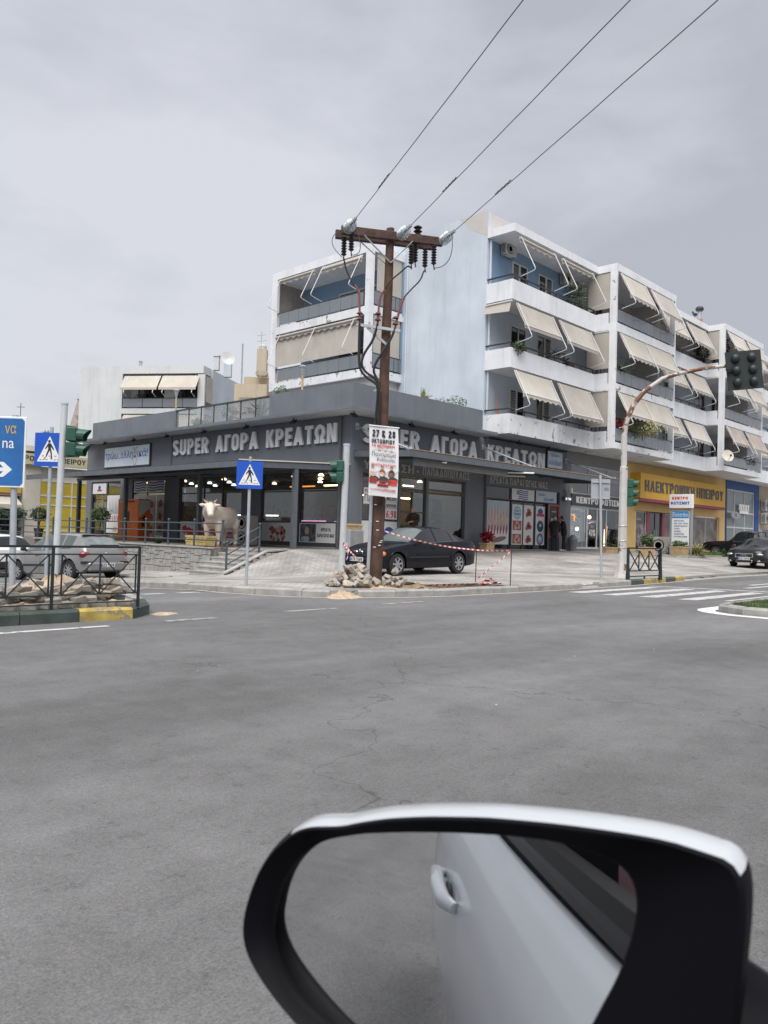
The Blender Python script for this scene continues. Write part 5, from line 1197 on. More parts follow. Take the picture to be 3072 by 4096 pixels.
text('letter', 'ΚΕΝΤΡΟ ΦΩΤΙΣΜΟΥ', PP('R', 16.40, .061, 3.2), XR, ZU, 5.7, .34, K['letter'], bd, .03, .03, 2, True)
window(ls, 'R', 15.99, 21.49, .80, 3.04, (17.75, 18.85, 19.9), (), mat=K['shutter'], d=-.03, fr=.09)
text('lettering', 'Λάμπες από 0,90 €', PP('R', 16.2, -.02, 2.75), XR, ZU, 1.25, .13, K['print_white'], ls); text('lettering', 'ΠΡΟΣΦΟΡΕΣ', PP('R', 17.9, -.02, 2.2), XR, ZU, .8, .14, K['print_white'], ls); text('lettering', 'έως', PP('R', 18.12, -.02, 1.95), XR, ZU, .3, .12, K['print_white'], ls); text('lettering', '40%', PP('R', 17.95, -.02, 1.5), XR, ZU, .68, .34, K['print_white'], ls, bold=.02)
for p, m_ in (([(15.95 + .1, .25, 1.3), (16.05, .25, 2.35)], 'lamp_orange'), ([(16.1, .5, 2.5), (16.7, .5, 2.66), (17.4, .5, 2.5)], 'lamp_orange'), ([(17.2, .5, 2.65), (17.25, .5, 2.25)], 'lamp_orange'), ([(20.9, .6, .95), (21.05, .6, 2.1)], 'lamp_orange'), ([(20.75, .6, .95), (20.8, .6, 1.9)], 'lamp_warm'), ([(19.35, .8, 2.2), (19.75, .8, 2.3)], 'lamp_pink'), ([(20.15, .8, 2.15), (20.2, .8, 2.45)], 'lamp_white')):
    sub('neon_tube', K[m_], ls, lambda b: b.tube(p, .035, 6))
for x, y, z in ((16.6, 2, 2.7), (18.4, 1.6, 2.5), (20.5, 2.2, 1.9), (19.2, 2.5, 2.7), (21, 1.7, 2.6)): sub('lamp', K['lamp_warm'], ls, lambda b: b.sphere((x, y, z), .11, 8, 6))
sub('neon_sign', K['lamp_blue'], ls, lambda b: b.box(16.2, 16.95, .32, .34, 3.82, 3.96)); sub('siren', K['ac_white'], ls, lambda b: b.box(15.82, 15.95, -.12, -.002, 3.7, 3.95))
sub('sill', K['pier_grey'], ls, lambda b: b.box(15.9, 22.0, -.1, .2, .62, .79))
es = thing('electronics_shop', 'ochre electronics shop front with a long golden name board', 'shop front', (30, 0, .7))
sub('wall', K['yellow_wall'], es, lambda b: (b.box(22.27, 23.42, 0, .3, .3, 5.86), b.box(36.2, 37.22, 0, .3, .3, 5.86), b.box(23.42, 36.2, 0, .3, 3.1, 5.86), b.box(23.42, 36.2, .25, .4, .3, 1.0)))
nb = panel('name_board', K['yellow_sign'], es, 'R', 22.66, 35.62, 3.80, 5.26, .003, .6)
panel('board_stripe', K['maroon'], nb, 'R', 22.66, 35.62, 3.62, 3.798, .003, .6)
text('letter', 'ΗΛΕΚΤΡΟΝΙΚΗ', PP('R', 23.2, .602, 4.22), XR, ZU, 7.1, .66, M('grey_board_letter', (.10, .10, .10), .6, var=.1), nb, .03, .03, 2, True)
text('letter', 'ΗΠΕΙΡΟΥ', PP('R', 30.66, .602, 4.22), XR, ZU, 4.5, .66, bpy.data.materials['grey_board_letter'], nb, .03, .03, 2, True)
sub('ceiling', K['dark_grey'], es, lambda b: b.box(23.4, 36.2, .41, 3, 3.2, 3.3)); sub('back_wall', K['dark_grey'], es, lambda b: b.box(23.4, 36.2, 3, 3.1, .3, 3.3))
panel('door_surround', K['maroon'], es, 'R', 24.90, 25.26, .6, 3.08, -.2, -.02); panel('door_surround', K['maroon'], es, 'R', 27.02, 27.38, .6, 3.08, -.2, -.02)
w_ = window(es, 'R', 23.44, 24.88, .75, 3.08, 1, (), mat=K['shutter'], pane=K['pane'], d=-.08)
sub('poster_print', M('black_white_poster', (.22, .18, .19), .5, var=1., sc=3.5), w_, lambda b: PB(b, 'R', 23.52, 24.8, -.11, -.105, 1.0, 2.3))
text('lettering', 'ΒΟΣΕ', PP('R', 23.7, -.09, 2.55), XR, ZU, .5, .12, K['print_white'], w_)
d_ = window(es, 'R', 25.28, 27.0, .70, 3.06, (26.14,), (), mat=K['frame_dark'], pane=K['pane'], d=-.08, name='door'); sub('handle', K['chrome'], d_, lambda b: (b.tube([(26.0, .06, 1.3), (26.0, .06, 2.0)], .02, 6), b.tube([(26.28, .06, 1.3), (26.28, .06, 2.0)], .02, 6)))
window(es, 'R', 27.40, 36.18, .95, 3.06, (29.6, 31.9, 34.0), (), mat=K['shutter'], pane=M('papered_window', (.13, .105, .09), .35, var=.7, sc=1.6), d=-.12)
bs = thing('blue_shop', 'deep blue framed shop front with tall pale grey windows', 'shop front', (40.5, 0, .7))
sub('frame_wall', K['blue_shop'], bs, lambda b: (b.box(37.24, 37.42, -.06, .3, .3, 5.86), b.box(43.04, 43.95, -.06, .3, .3, 5.86), b.box(37.42, 43.04, -.06, .3, 5.26, 5.86)))
window(bs, 'R', 37.43, 43.03, .5, 5.25, (39.0, 41.05), (2.5, 3.6), mat=K['shutter'], pane=M('frosted_pane', (.17, .20, .205), .3, var=.15), d=.0, fr=.10)
text('letter', 'ΥΕΥΙΧΥ', PP('R', 39.5, .1, 3.78), XR, ZU, 2.1, .45, K['letter'], bs, .06, .06, 2, True); panel('sign_plate', K['letter'], bs, 'R', 39.7, 41.5, 3.55, 3.76, .1, .14)
sub('round_sign', K['sign_back'], bs, lambda b: b.prism([PP('R', 38.5 + .95 * x, .25, 3.35 + .27 * z) for x, z in ((-1, 0), (-.7, .6), (0, 1), (.7, .6), (1, 0), (.7, -.6), (0, -1), (-.7, -.6))], (0, -.05, 0)))
text('lettering', 'Υ', PP('R', 38.3, .303, 3.2), XR, ZU, .4, .3, K['print_black'], bs)
cs = thing('cream_shop', 'cream shop front with wall mounted air conditioners at the right edge', 'shop front', (48, 0, .7))
sub('wall', K['beige_wall'], cs, lambda b: (b.box(43.97, 58, .0, .3, 2.6, 5.86), b.box(43.97, 45.0, 0, .3, .3, 2.59))); window(cs, 'R', 45.0, 50, .5, 2.58, 3, (), mat=K['shutter'], pane=K['pane'], d=-.03)
ac_unit((44.7, -.5, 3.95), 0, 'upper of two wall air conditioners beside the blue shop', .95, .8, .4); ac_unit((44.7, -.5, 2.95), 0, 'lower of two wall air conditioners beside the blue shop', .95, .8, .4)
ac_unit((22.9, -1.75, .62), -pi / 2, 'large floor standing air conditioner in front of the electronics shop', .95, .95, .45, 1, feet=True)
# ================================================================ buildings further back
def rot2(v, a): return Vector((v.x * cos(a) - v.y * sin(a), v.x * sin(a) + v.y * cos(a), v.z))
wb = thing('white_apartment_block', 'plain white apartment block with two awnings behind the shop on the left', 'building', (16.45, 34.96, -1), 0)
# its own axes: ax runs right along the front, ay away from the street
ang = atan2(-FW.x * 0 - sin(radians(10.3)), 1)
AX = (RT * cos(radians(10.3)) - FW * sin(radians(10.3))).normalized(); AY = Vector((-AX.y, AX.x, 0))
O_ = Vector((16.45, 34.96, 0))
def WBX(b, a0, a1, o0, o1, z0, z1): b.obox(O_ + AX * ((a0 + a1) / 2) + AY * ((o0 + o1) / 2) + ZU * ((z0 + z1) / 2), AX, AY, ZU, abs(a1 - a0) / 2, abs(o1 - o0) / 2, abs(z1 - z0) / 2)
K['far_white'] = M('far_white_render', (.58, .60, .61), .9, var=.07, sc=.5, streak=.35, grime=(.32, .33, .33)); K['far_blue'] = M('far_blue_white_render', (.50, .55, .60), .9, var=.12, sc=.5, streak=.4, grime=(.30, .33, .36))
sub('wall', K['far_white'], wb, lambda b: (WBX(b, -11.2, -7.25, 0, 12, -3, 14.85), WBX(b, -7.25, .0, 1.6, 12, -3, 14.2), WBX(b, -7.25, .0, 0, 12, 14.2, 14.85)))
sub('side_wall', K['far_blue'], wb, lambda b: WBX(b, .0, .12, 1.65, 14, -3, 14.8))
for z in (11.25, 7.95, 4.65):
    sub('balcony_slab', K['far_white'], wb, lambda b: WBX(b, -7.25, .15, -.05, 1.6, z - .45, z))
    g = sub('glass_railing', K['rail_dark'], wb, lambda b: (WBX(b, -7.2, 0, -.02, .04, z + .84, z + .9), WBX(b, -7.2, 0, -.02, .04, z + .06, z + .1)))
    for k in range(4): sub('pane', K['balc_glass'], g, lambda b: WBX(b, -7.15 + 1.8 * k, -5.4 + 1.8 * k, -.0, .02, z + .12, z + .83))
    sub('pillar', K['far_white'], wb, lambda b: WBX(b, -.45, .14, -.04, .2, z, z + 2.85))
    sub('side_screen', K['awning'], wb, lambda b: WBX(b, .16, .18, .3, 1.6, z + .6, z + 2.75))
    sub('balcony_door', K['pane'], wb, lambda b: (WBX(b, -6.6, -4.2, 1.55, 1.598, z, z + 2.1), WBX(b, -3.2, -1.0, 1.55, 1.598, z, z + 2.1)))
    for a0, a1 in ((-7.05, -3.75), (-3.6, -.3)):
        o = sub('awning', K['awning'], wb, lambda b: b.add([O_ + AX * a0 + ZU * (z + 2.75), O_ + AX * a1 + ZU * (z + 2.75), O_ + AX * (a1 - .02) - AY * .75 + ZU * (z + 1.65), O_ + AX * (a0 - .02) - AY * .75 + ZU * (z + 1.65), O_ + AX * (a1 - .02) - AY * .75 + ZU * (z + 1.45), O_ + AX * (a0 - .02) - AY * .75 + ZU * (z + 1.45)], [(0, 1, 2, 3), (3, 2, 4, 5)]))
        for a in (a0 + .35, a1 - .35): sub('arm', K['arm_white'], o, lambda b: b.tube([O_ + AX * a - AY * .03 + ZU * (z + 2.75), O_ + AX * a - AY * .85 + ZU * (z + 1.2), O_ + AX * a - AY * .15 + ZU * (z + .95)], .03, 5))
for z in (12.5, 9.3, 6.2): sub('end_balcony', K['far_white'], wb, lambda b: WBX(b, -13.1, -11.2, 2.5, 6, z, z + .45))
sub('end_screen', K['awning_dirty'], wb, lambda b: b.add([O_ - AX * 12.9 + AY * 2.6 + ZU * 12.5, O_ - AX * 11.21 + AY * 2.6 + ZU * 12.5, O_ - AX * 11.21 + AY * 2.4 + ZU * 9.7, O_ - AX * 13.6 + AY * 2.4 + ZU * 9.7], [(0, 1, 2, 3)]))
sub('end_lattice', K['rail_green'], wb, lambda b: [b.bar(O_ - AX * (12.9 - .16 * k) + AY * 2.3 + ZU * (9.9 if s_ > 0 else 11.0), O_ - AX * (12.9 - .16 * k - .8) + AY * 2.3 + ZU * (11.0 if s_ > 0 else 9.9), .03) for k in range(7) for s_ in (1, -1)])['kind'] = 'stuff'
vt = thing('roof_vent', 'small round vent on the flat white roof behind the shop', 'vent', O_ - AX * 5.1 + ZU * 14.85); MB().tube([(0, 1, 0), (0, 1, .35), (.02, 1, .5)], [.14, .14, .2], 8).build('pipe', K['galv'], vt, local=True)
for s_, (da, do) in enumerate(((-2.2, .9), (-6.1, 1.0), (-.9, .9))):
    c = O_ + AX * da + AY * do + ZU * 11.4; t = thing('balcony_shrub', ('dark plant behind the glass of the white block, middle of three', 'dark plant behind the glass of the white block, leftmost of three', 'dark plant behind the glass of the white block, rightmost of three')[s_], 'plant', c)
    foliage(c + ZU * .7, (.8, .5, .7), 260, .16, K['leaf_dark'], t, seed=s_)
# yellow panelled building closing the side street
yb = thing('yellow_panel_building', 'cream building with yellow panelled glazing beyond the end of the shop', 'building', (0, 26, -1))
V1 = 26.
sub('wall', K['cream'], yb, lambda b: (b.box(-1.42, -.5, V1, V1 + 8, -2, 5.4), b.box(-.5, 9, V1 + .06, V1 + 8, -2, 4.7), b.box(-.5, 9, V1 + .06, V1 + 8, 5.4, 5.6), b.box(-1.42, 9, V1 + .1, V1 + 8, 5.6, 5.9)))
bd = sub('name_board', M('cream_board', (.52, .49, .33), .7, var=.05), yb, lambda b: b.box(-1.35, 9, V1 - .25, V1 + .05, 4.77, 5.42))
text('lettering', 'ΗΛΕΚΤΡΟΝΙΚΗ', (-3.05, V1 - .252, 4.98), XR, ZU, 3.0, .3, K['print_black'], bd, .01, .01); text('lettering', 'ΗΠΕΙΡΟΥ', (.35, V1 - .252, 4.98), XR, ZU, 1.75, .3, K['print_black'], bd, .01, .01)
bd2 = sub('name_board', bpy.data.materials['cream_board'], yb, lambda b: b.box(-6.5, -1.36, V1 - .25, V1 + .05, 4.77, 5.42))
gr_ = sub('glazing_grid', K['shutter'], yb, lambda b: ([b.box(x - .04, x + .04, V1 - .03, V1 + .05, -.3, 3.85) for x in (1.42, 3.4)], [b.box(-.48, 5.4, V1 - .025, V1 + .045, z - .04, z + .04) for z in (3.86, 2.98, 2.43, .9)]))
for x0, x1 in ((-.48, 1.38), (1.46, 3.36), (3.44, 5.4)):
    for z0, z1 in ((-.3, .86), (.94, 2.39), (2.47, 2.94), (3.02, 3.82)): sub('panel', K['yellow_panel'], yb, lambda b: b.box(x0, x1, V1, V1 + .03, z0, z1))
sub('wall', K['cream'], yb, lambda b: b.box(-9, -2.95, V1 + .6, V1 + 8, 3.0, 6.2)); sub('fascia', K['yellow_panel'], yb, lambda b: b.box(-9, -1.5, V1 + .3, V1 + .6, 3.05, 3.5)); sub('fascia_stripe', K['maroon'], yb, lambda b: b.box(-9, -1.5, V1 + .28, V1 + .6, 2.95, 3.04))
sub('awning', K['awning'], yb, lambda b: b.add([(-9, V1 + .6, 2.9), (-1.7, V1 + .6, 2.9), (-1.9, V1 - .9, 2.35), (-9, V1 - .9, 2.35), (-1.9, V1 - .9, 2.1), (-9, V1 - .9, 2.1)], [(0, 1, 2, 3), (3, 2, 4, 5)]))
sub('shop_window', K['pane'], yb, lambda b: b.box(-9, -1.45, V1 + .65, V1 + .7, -1.5, 2.9)); sub('column', K['cream'], yb, lambda b: b.box(-3.4, -2.9, V1 + .1, V1 + .6, -1.5, 2.9))
tb = thing('cream_house', 'cream rooftop house with stained wall behind the terrace', 'building', (22, 27, 5))
HB = lambda d, x0, x1, z0, z1, dp, b: b.obox(CAM * 0 + Vector((CAM.x, CAM.y, 0)) + FW * (d + dp / 2) + RT * ((x0 + x1) / 2) + ZU * ((z0 + z1) / 2), RT, FW, ZU, (x1 - x0) / 2, dp / 2, (z1 - z0) / 2)
sub('wall', K['beige_wall'], tb, lambda b: (HB(58, -10.5, -7.2, 2, 12.45, 6, b), HB(54, -10.4, -8.2, 2, 11.2, 3, b)))
sub('stained_wall', M('stained_concrete', (.30, .28, .25), .95, var=.3, sc=.6, streak=.7), tb, lambda b: HB(50, -9.3, -6.4, 2, 9.6, 3, b))
sub('chimney', K['beige_wall'], tb, lambda b: (HB(57, -9.45, -8.75, 12.4, 14.3, .7, b), HB(57, -9.5, -8.7, 12.45, 12.7, .8, b))); sub('chimney', K['cream'], tb, lambda b: HB(53, -7.0, -6.25, 9, 12.2, .8, b))
sub('chimney_pot', K['rust'], tb, lambda b: b.lathe(Vector((CAM.x, CAM.y, 0)) + FW * 57.35 + RT * -9.1 + ZU * 14.3, [(.3, 0), (.3, .25), (.18, .4)], 10))
an_ = thing('roof_antenna', 'thin television aerial and poles above the cream house', 'antenna', Vector((CAM.x, CAM.y, 8)) + FW * 56 + RT * -9.9)
base = Vector((CAM.x, CAM.y, 0)) + FW * 56
MB().tube([base + RT * -10.3 + ZU * 10, base + RT * -10.3 + ZU * 14.4], .06, 6).tube([base + RT * -9.0 + ZU * 12, base + RT * -9.0 + ZU * 15.3], .025, 5).tube([base + RT * -9.3 + ZU * 14.6, base + RT * -8.6 + ZU * 14.7], .02, 5).tube([base + RT * -9.3 + ZU * 15.0, base + RT * -8.7 + ZU * 15.1], .02, 5).build('mast', K['galv'], an_)
MB().lathe(base + RT * -11.35 + ZU * 13.3, [(.001, 0), (.5, .12), (.5, .14), (.001, .03)], 14, (-.3, -.9, .2)).build('dish', K['shutter'], an_)
ch_ = thing('chimney_stack', 'short twin chimneys on the white block roof edge', 'chimney', Vector((CAM.x, CAM.y, 12)) + FW * 66 + RT * -13.4)
c0 = Vector((CAM.x, CAM.y, 0)) + FW * 66
MB().obox(c0 + RT * -14.25 + ZU * 15, RT, FW, ZU, .22, .25, .55).obox(c0 + RT * -14.25 + ZU * 15.65, RT, FW, ZU, .26, .3, .07).build('chimney', K['far_white'], ch_); MB().obox(c0 + RT * -13.3 + ZU * 14.8, RT, FW, ZU, .3, .25, .9).build('chimney', K['far_blue'], ch_)
cr = thing('roof_cross', 'thin metal cross standing above the left roofs', 'cross', Vector((CAM.x, CAM.y, 10)) + FW * 60 + RT * -27.6)
cb_ = Vector((CAM.x, CAM.y, 0)) + FW * 60 + RT * -27.6
MB().tube([cb_ + ZU * 8.6, cb_ + ZU * 10.35], .025, 5).build('post', K['rail_dark'], cr); MB().tube([cb_ - RT * .3 + ZU * 10.05, cb_ + RT * .3 + ZU * 10.05], .022, 5).build('arm', K['rail_dark'], cr)
pp_ = thing('palm_shrub', 'spiky dark palm shrub in a white pot beside the blue direction sign', 'plant', Vector((CAM.x, CAM.y, 6)) + FW * 46 + RT * -19.6)
q_ = Vector((CAM.x, CAM.y, 0)) + FW * 46 + RT * -19.55
spiky(q_ + ZU * 5.75, 110, 1.15, .06, K['leaf_dark'], pp_, seed=5, spread=1.0, droop=.7); MB().lathe(q_ + ZU * 5.05, [(.35, 0), (.6, .65), (.6, .75)], 12).build('pot', K['shutter'], pp_)
# plants and lamps on the shop roof terrace
for k, (v, lab) in enumerate(((12.93, 'tall bronze lantern post at the left end of the glass terrace rail'), (3.43, 'tall bronze lantern post behind the grey parapet near the shop corner'))):
    t = thing('lantern_post', lab, 'lamp', (.4, v, 5.87)); MB().tube([(.4, v, 5.87), (.4, v, 7.75)], .045, 8).build('post', K['sandstone'], t)
    MB().lathe((.4, v, 7.72), [(.05, 0), (.12, .30), (.15, .31), (.15, .35), (.05, .40)], 8).build('lantern', K['galv'], t)
rf = 5.87
for nm, lab, loc, kind, h, r, n, leaf, mt in (('potted_plant', 'cactus in a terracotta pot behind the middle terrace glass', (.55, 8.6, rf), 'bush', .7, .36, 120, .16, 'leaf'), ('potted_plant', 'round green plant in a terracotta pot behind the left terrace glass', (.5, 11.2, rf), 'bush', .32, .34, 200, .09, 'leaf'), ('potted_plant', 'small plant in a big terracotta pot second from the left on the terrace', (.5, 10.4, rf), 'bush', .2, .36, 80, .09, 'leaf_dark'),
                                ('spiky_plant', 'tall spiky yucca behind the right terrace glass', (.5, 6.3, rf), 'spike', 1.15, .04, 60, .035, 'leaf'), ('potted_plant', 'low terracotta pot beside the cactus', (.5, 7.75, rf), 'bush', .1, .34, 20, .05, 'leaf_dark'),
                                ('roof_shrub', 'leafy shrub standing behind the parapet at the end of the terrace glass', (.4, 4.75, rf + .75), 'bush', .75, .42, 220, .11, 'leaf'), ('spiky_plant', 'spiky palm tuft above the grey parapet of the road front', (4.6, .5, rf + 1.0), 'spike', .75, .05, 46, .04, 'leaf_dry'),
                                ('roof_shrub', 'small dark shrub peeping over the parapet between palm tuft and bushy shrub', (5.75, .5, rf + .95), 'bush', .4, .35, 110, .09, 'leaf_dark'), ('roof_shrub', 'bushy shrub over the parapet next to the blue end wall', (6.9, .5, rf + .95), 'bush', .65, .5, 230, .10, 'leaf')):
    pot_plant(nm, lab, loc, kind, h, r, n, leaf, mt, pot=loc[2] < 6, seed=int(loc[1] * 10))
# line of trees and low roofs far to the left, closing the side street
# ================================================================ utility pole, wires, poster
up = thing('utility_pole', 'leaning brown wooden utility pole with cross arms and dark insulators', 'utility pole', (-8.41, -9.58, .1))
def wpole(b):
    n = 16; m = 20; r_ = random.Random(2)
    for i in range(m + 1):
        t = i / m; c = Vector((-8.41, -9.58, 0)).lerp(Vector((-8.34, -9.66, 7.95)), t); r = .142 + (.086 - .142) * t
        for k in range(n):
            an = 2 * pi * k / n; q = r * (1 + .05 * sin(3 * an + i) + r_.uniform(-.03, .03)); b.v.append((c.x + q * cos(an), c.y + q * sin(an), c.z + .1 * (1 - t)))
    for i in range(m):
        for k in range(n): b.f.append((i*n+k, i*n+(k+1)%n, (i+1)*n+(k+1)%n, (i+1)*n+k))
    b.f.append(tuple(m * n + k for k in range(n)))
sub('pole', K['wood'], up, wpole, smooth=True, ang=80)
A_ = Vector((1.86, -1.24, -.02)).normalized(); Pn = Vector((A_.y, -A_.x, 0)).normalized()   # arm direction; Pn points at the camera side
if Pn.dot(FW) > 0: Pn = -Pn
PC = Vector((-8.34, -9.655, 7.74))
for s_ in (1, -1):
    sub('cross_arm', K['wood_arm'], up, lambda b: b.obox(PC + A_ * (.02 if s_ > 0 else -.06) + Pn * (.14 * s_), A_, Pn, ZU, 1.13, .05, .095), bevel=.012)
for s_, l_ in ((-1, .62), (1, .46)):
    for w_ in (1, -1):
        if w_ < 0 and s_ > 0: continue
        sub('brace', K['galv'], up, lambda b: b.bar(PC + A_ * (s_ * l_) + Pn * (.2 * w_) - ZU * .08, PC + Pn * (.12 * w_) - ZU * .58, .045, .012))
WD = Vector((-.478, -.878, 0)).normalized()
gl_ins = glass('insulator_glass', (.84, .88, .88), .30, .15, (.42, .46, .48, .22))
ends = []
for k, sa in enumerate((-1.0, .17, 1.12)):
    c = PC + A_ * sa + Pn * .20 + ZU * -.02
    it = sub('insulator_string', K['insul'], up, lambda b: b.tube([c, c + WD * .55], .018, 6))
    for q in range(3):
        sub('insulator_disc', gl_ins, it, lambda b: b.lathe(c + WD * (.08 + .13 * q), [(.03, 0), (.115, .015), (.12, .03), (.09, .045), (.055, .05), (.03, .09)], 18, WD), smooth=True)
    ends.append(c + WD * .55)
    sub('clamp', K['galv'], up, lambda b: b.bar(c + WD * .5, c + WD * .72, .05))
def rib(b, p, q, r0, r1, n):
    p, q = Vector(p), Vector(q); d = q - p; prof = []
    for i in range(n): h = d.length * i / n; prof += [(r0, h), (r1, h + d.length / n * .45), (r0, h + d.length / n * .9)]
    b.lathe(p, prof, 12, d.normalized())
drops = []
for k, (sa, so, zt) in enumerate(((-1.02, .02, 7.66), (-.90, .24, 7.70), (.42, .26, 7.55), (.55, .10, 7.66), (.72, .30, 7.50), (.95, .18, 7.62))):
    c = PC + A_ * sa + Pn * so; c.z = zt
    sub('fuse_insulator', K['insul'], up, lambda b: (rib(b, c, c - ZU * .42, .035, .065, 7), b.tube([c - ZU * .42, c - ZU * .55 + Pn * .06], .014, 5)))
    drops.append(c - ZU * .5)
sub('post_insulator', K['insul'], up, lambda b: rib(b, PC + A_ * .62 + ZU * .10, PC + A_ * .62 + ZU * .36, .05, .10, 3))
def curve3(p0, p1, p2, n=10): return [(Vector(p0) * (1 - t) ** 2 + Vector(p1) * 2 * t * (1 - t) + Vector(p2) * t * t) for t in [k / n for k in range(n + 1)]]
def smooth_path(pts, it=2):
    P = [Vector(p) for p in pts]
    for _ in range(it):
        q = [P[0]]
        for a, c in zip(P, P[1:]): q += [a * .75 + c * .25, a * .25 + c * .75]
        P = q + [P[-1]]
    return P
JT = (((-9.16, -9.06, 7.23), (-9.12, -9.1, 6.97), (-9.04, -9.18, 6.74), (-8.98, -9.25, 6.63), (-8.91, -9.32, 6.48), (-8.9, -9.33, 6.22), (-8.89, -9.34, 5.8)),
      ((-8.18, -10.05, 7.1), (-8.29, -9.97, 6.95), (-8.45, -9.81, 6.76), (-8.53, -9.72, 6.55), (-8.59, -9.65, 6.41), (-8.61, -9.63, 6.18), (-8.62, -9.62, 5.8)),
      ((-7.94, -10.30, 6.99), (-8.0, -10.28, 6.78), (-8.14, -10.13, 6.57), (-8.24, -10.03, 6.4), (-8.28, -9.99, 6.24), (-8.32, -9.94, 6.03), (-8.36, -9.90, 5.72)))
CB = (((-8.89, -9.34, 5.8), (-8.89, -9.34, 5.33), (-8.88, -9.35, 4.94), (-8.86, -9.38, 4.78), (-8.76, -9.47, 4.63), (-8.64, -9.61, 4.53), (-8.59, -9.66, 4.43), (-8.59, -9.65, 4.14), (-8.60, -9.62, 3.6)),
      ((-8.62, -9.62, 5.8), (-8.68, -9.56, 5.44), (-8.79, -9.44, 5.2), (-8.84, -9.39, 5.02), (-8.84, -9.4, 4.86), (-8.77, -9.47, 4.73), (-8.64, -9.61, 4.63), (-8.57, -9.68, 4.45), (-8.56, -9.70, 4.14), (-8.57, -9.68, 3.6)),
      ((-8.36, -9.9, 5.72), (-8.42, -9.84, 5.48), (-8.56, -9.72, 5.17), (-8.65, -9.60, 4.92), (-8.67, -9.58, 4.76), (-8.61, -9.64, 4.61), (-8.56, -9.66, 4.45), (-8.575, -9.63, 4.14), (-8.58, -9.60, 3.6)))
shed = M('joint_shed', (.10, .04, .035), .5, var=.1)
for k in range(3):
    J = JT[k]; st_ = drops[(0, 2, 4)[k]]
    sub('drop_cable', K['cable'], up, lambda b: b.tube(smooth_path([st_, *J[:4]]), .017, 6), smooth=True)
    sub('cable_joint', K['insul_red'], up, lambda b: b.tube(smooth_path(J[3:], 1), .024, 8), smooth=True)
    q = Vector(J[-1]) - ZU * .0
    sub('joint_shed', shed, up, lambda b: [b.lathe(q + ZU * z, [(.035, 0), (.075, .01), (.04, .05)], 12) for z in (.20, .07)])['kind'] = 'stuff'
    sub('power_cable', K['cable'], up, lambda b: b.tube(smooth_path(CB[k]), .028, 7), smooth=True)
sub('bracket', K['galv'], up, lambda b: (b.bar(Vector((-8.93, -9.28, 5.78)), Vector((-8.28, -9.98, 5.66)), .05, .06), b.bar(Vector((-8.75, -9.45, 5.72)), Vector((-8.42, -9.70, 5.38)), .05, .05)))
sub('cable_tie', K['galv'], up, lambda b: b.obox((-8.55, -9.6, 4.36), A_, Pn, ZU, .07, .06, .02))
sub('conduit', K['galv'], up, lambda b: b.tube([(-8.575, -9.50, .1), (-8.54, -9.53, 2.6), (-8.55, -9.58, 3.5)], .04, 8), smooth=True)
sub('jumper_wire', K['wire'], up, lambda b: (b.tube(curve3(ends[0], ends[0] + Vector((.35, -.1, -.7)), drops[1]), .009, 5), b.tube(curve3(ends[0] - WD * .3, PC - A_ * 1.6 - ZU * .15, drops[0] + ZU * .02), .008, 5), b.tube(curve3(ends[2], ends[2] + Vector((.05, -.1, -.75)), drops[5]), .009, 5)))
nails = MB(); r_ = random.Random(8)
for _ in range(7):
    z = r_.uniform(.9, 1.9); a = atan2(-FW.y, -FW.x) + r_.uniform(-.8, .8); nails.obox((-8.40 + .137 * cos(a), -9.59 + .137 * sin(a), z), (cos(a), sin(a), 0), (-sin(a), cos(a), 0), ZU, .006, .03, .008)
o = nails.build('paper_scrap', K['print_white'], up); o['kind'] = 'stuff'
LB = ('left power line running from the utility pole over the road', 'middle power line running from the utility pole over the road', 'right power line running from the utility pole over the road')
for k, e in enumerate(ends):
    b = MB(); pts = []
    for i in range(61):
        s_ = 46 * i / 60; pts.append(e + WD * s_ + ZU * (-.5 * (s_ / 46) * (1 - s_ / 46)) + ZU * (.004 * sin(s_ * 3 + k)))
    b.tube(pts, .0075, 5); b.tube([e + WD * x + ZU * (.008 * sin(x * 40)) for x in [1.7 + .05 * i + .2 * k for i in range(14)]], .011, 5)
    tag(b.build('power_line', K['wire']), LB[k], 'wire')
# concert poster on the pole
po = thing('pole_poster', 'white concert poster hung on the wooden pole with big dates at the top', 'poster', (-8.57, -9.92, 2.09))
PX = Vector((.43, -.45, -.045)).normalized(); PZ = Vector((-.012, .012, 1)).normalized(); PN = PX.cross(PZ)
PO = Vector((-8.80, -9.68, 2.09)); PW, PH = .62, 1.49
def PG(x, y, d=0.): return PO + PX * (x * PW) + PZ * (y * PH) + PN * (d + .012 * sin(y * 5) + .006 * sin(x * 6 + y * 3))
b = MB(); nx, ny = 6, 16
for j in range(ny + 1):
    for i in range(nx + 1): b.v.append(tuple(PG(i / nx + .03 * sin(j / ny * 3) - .015, j / ny)))
for j in range(ny):
    for i in range(nx): q = j * (nx + 1) + i; b.f.append((q, q + 1, q + nx + 2, q + nx + 1))
sh = b.build('sheet', K['poster'], po); sh.modifiers.new('sheet_thickness', 'SOLIDIFY').thickness = .003
sub('top_batten', K['print_white'], po, lambda b: b.tube([PG(-.02, 1.0, .005), PG(1.03, 1.0, .005)], .014, 6))
def ptext(s_, x0, x1, y0, y1, mat, bold=.03): return text('lettering', s_, PG(x0, y0, .016), PX, PZ, (x1 - x0) * PW, (y1 - y0) * PH, K[mat], sh, .001, bold)
ptext('27 & 28', .10, .90, .845, .945, 'print_black', .045); ptext('ΟΚΤΩΒΡΙΟΥ', .08, .88, .755, .815, 'print_black', .04); ptext('ΤΟ ΜΕΣΗΜΕΡΙ', .08, .88, .705, .735, 'print_red', .035)
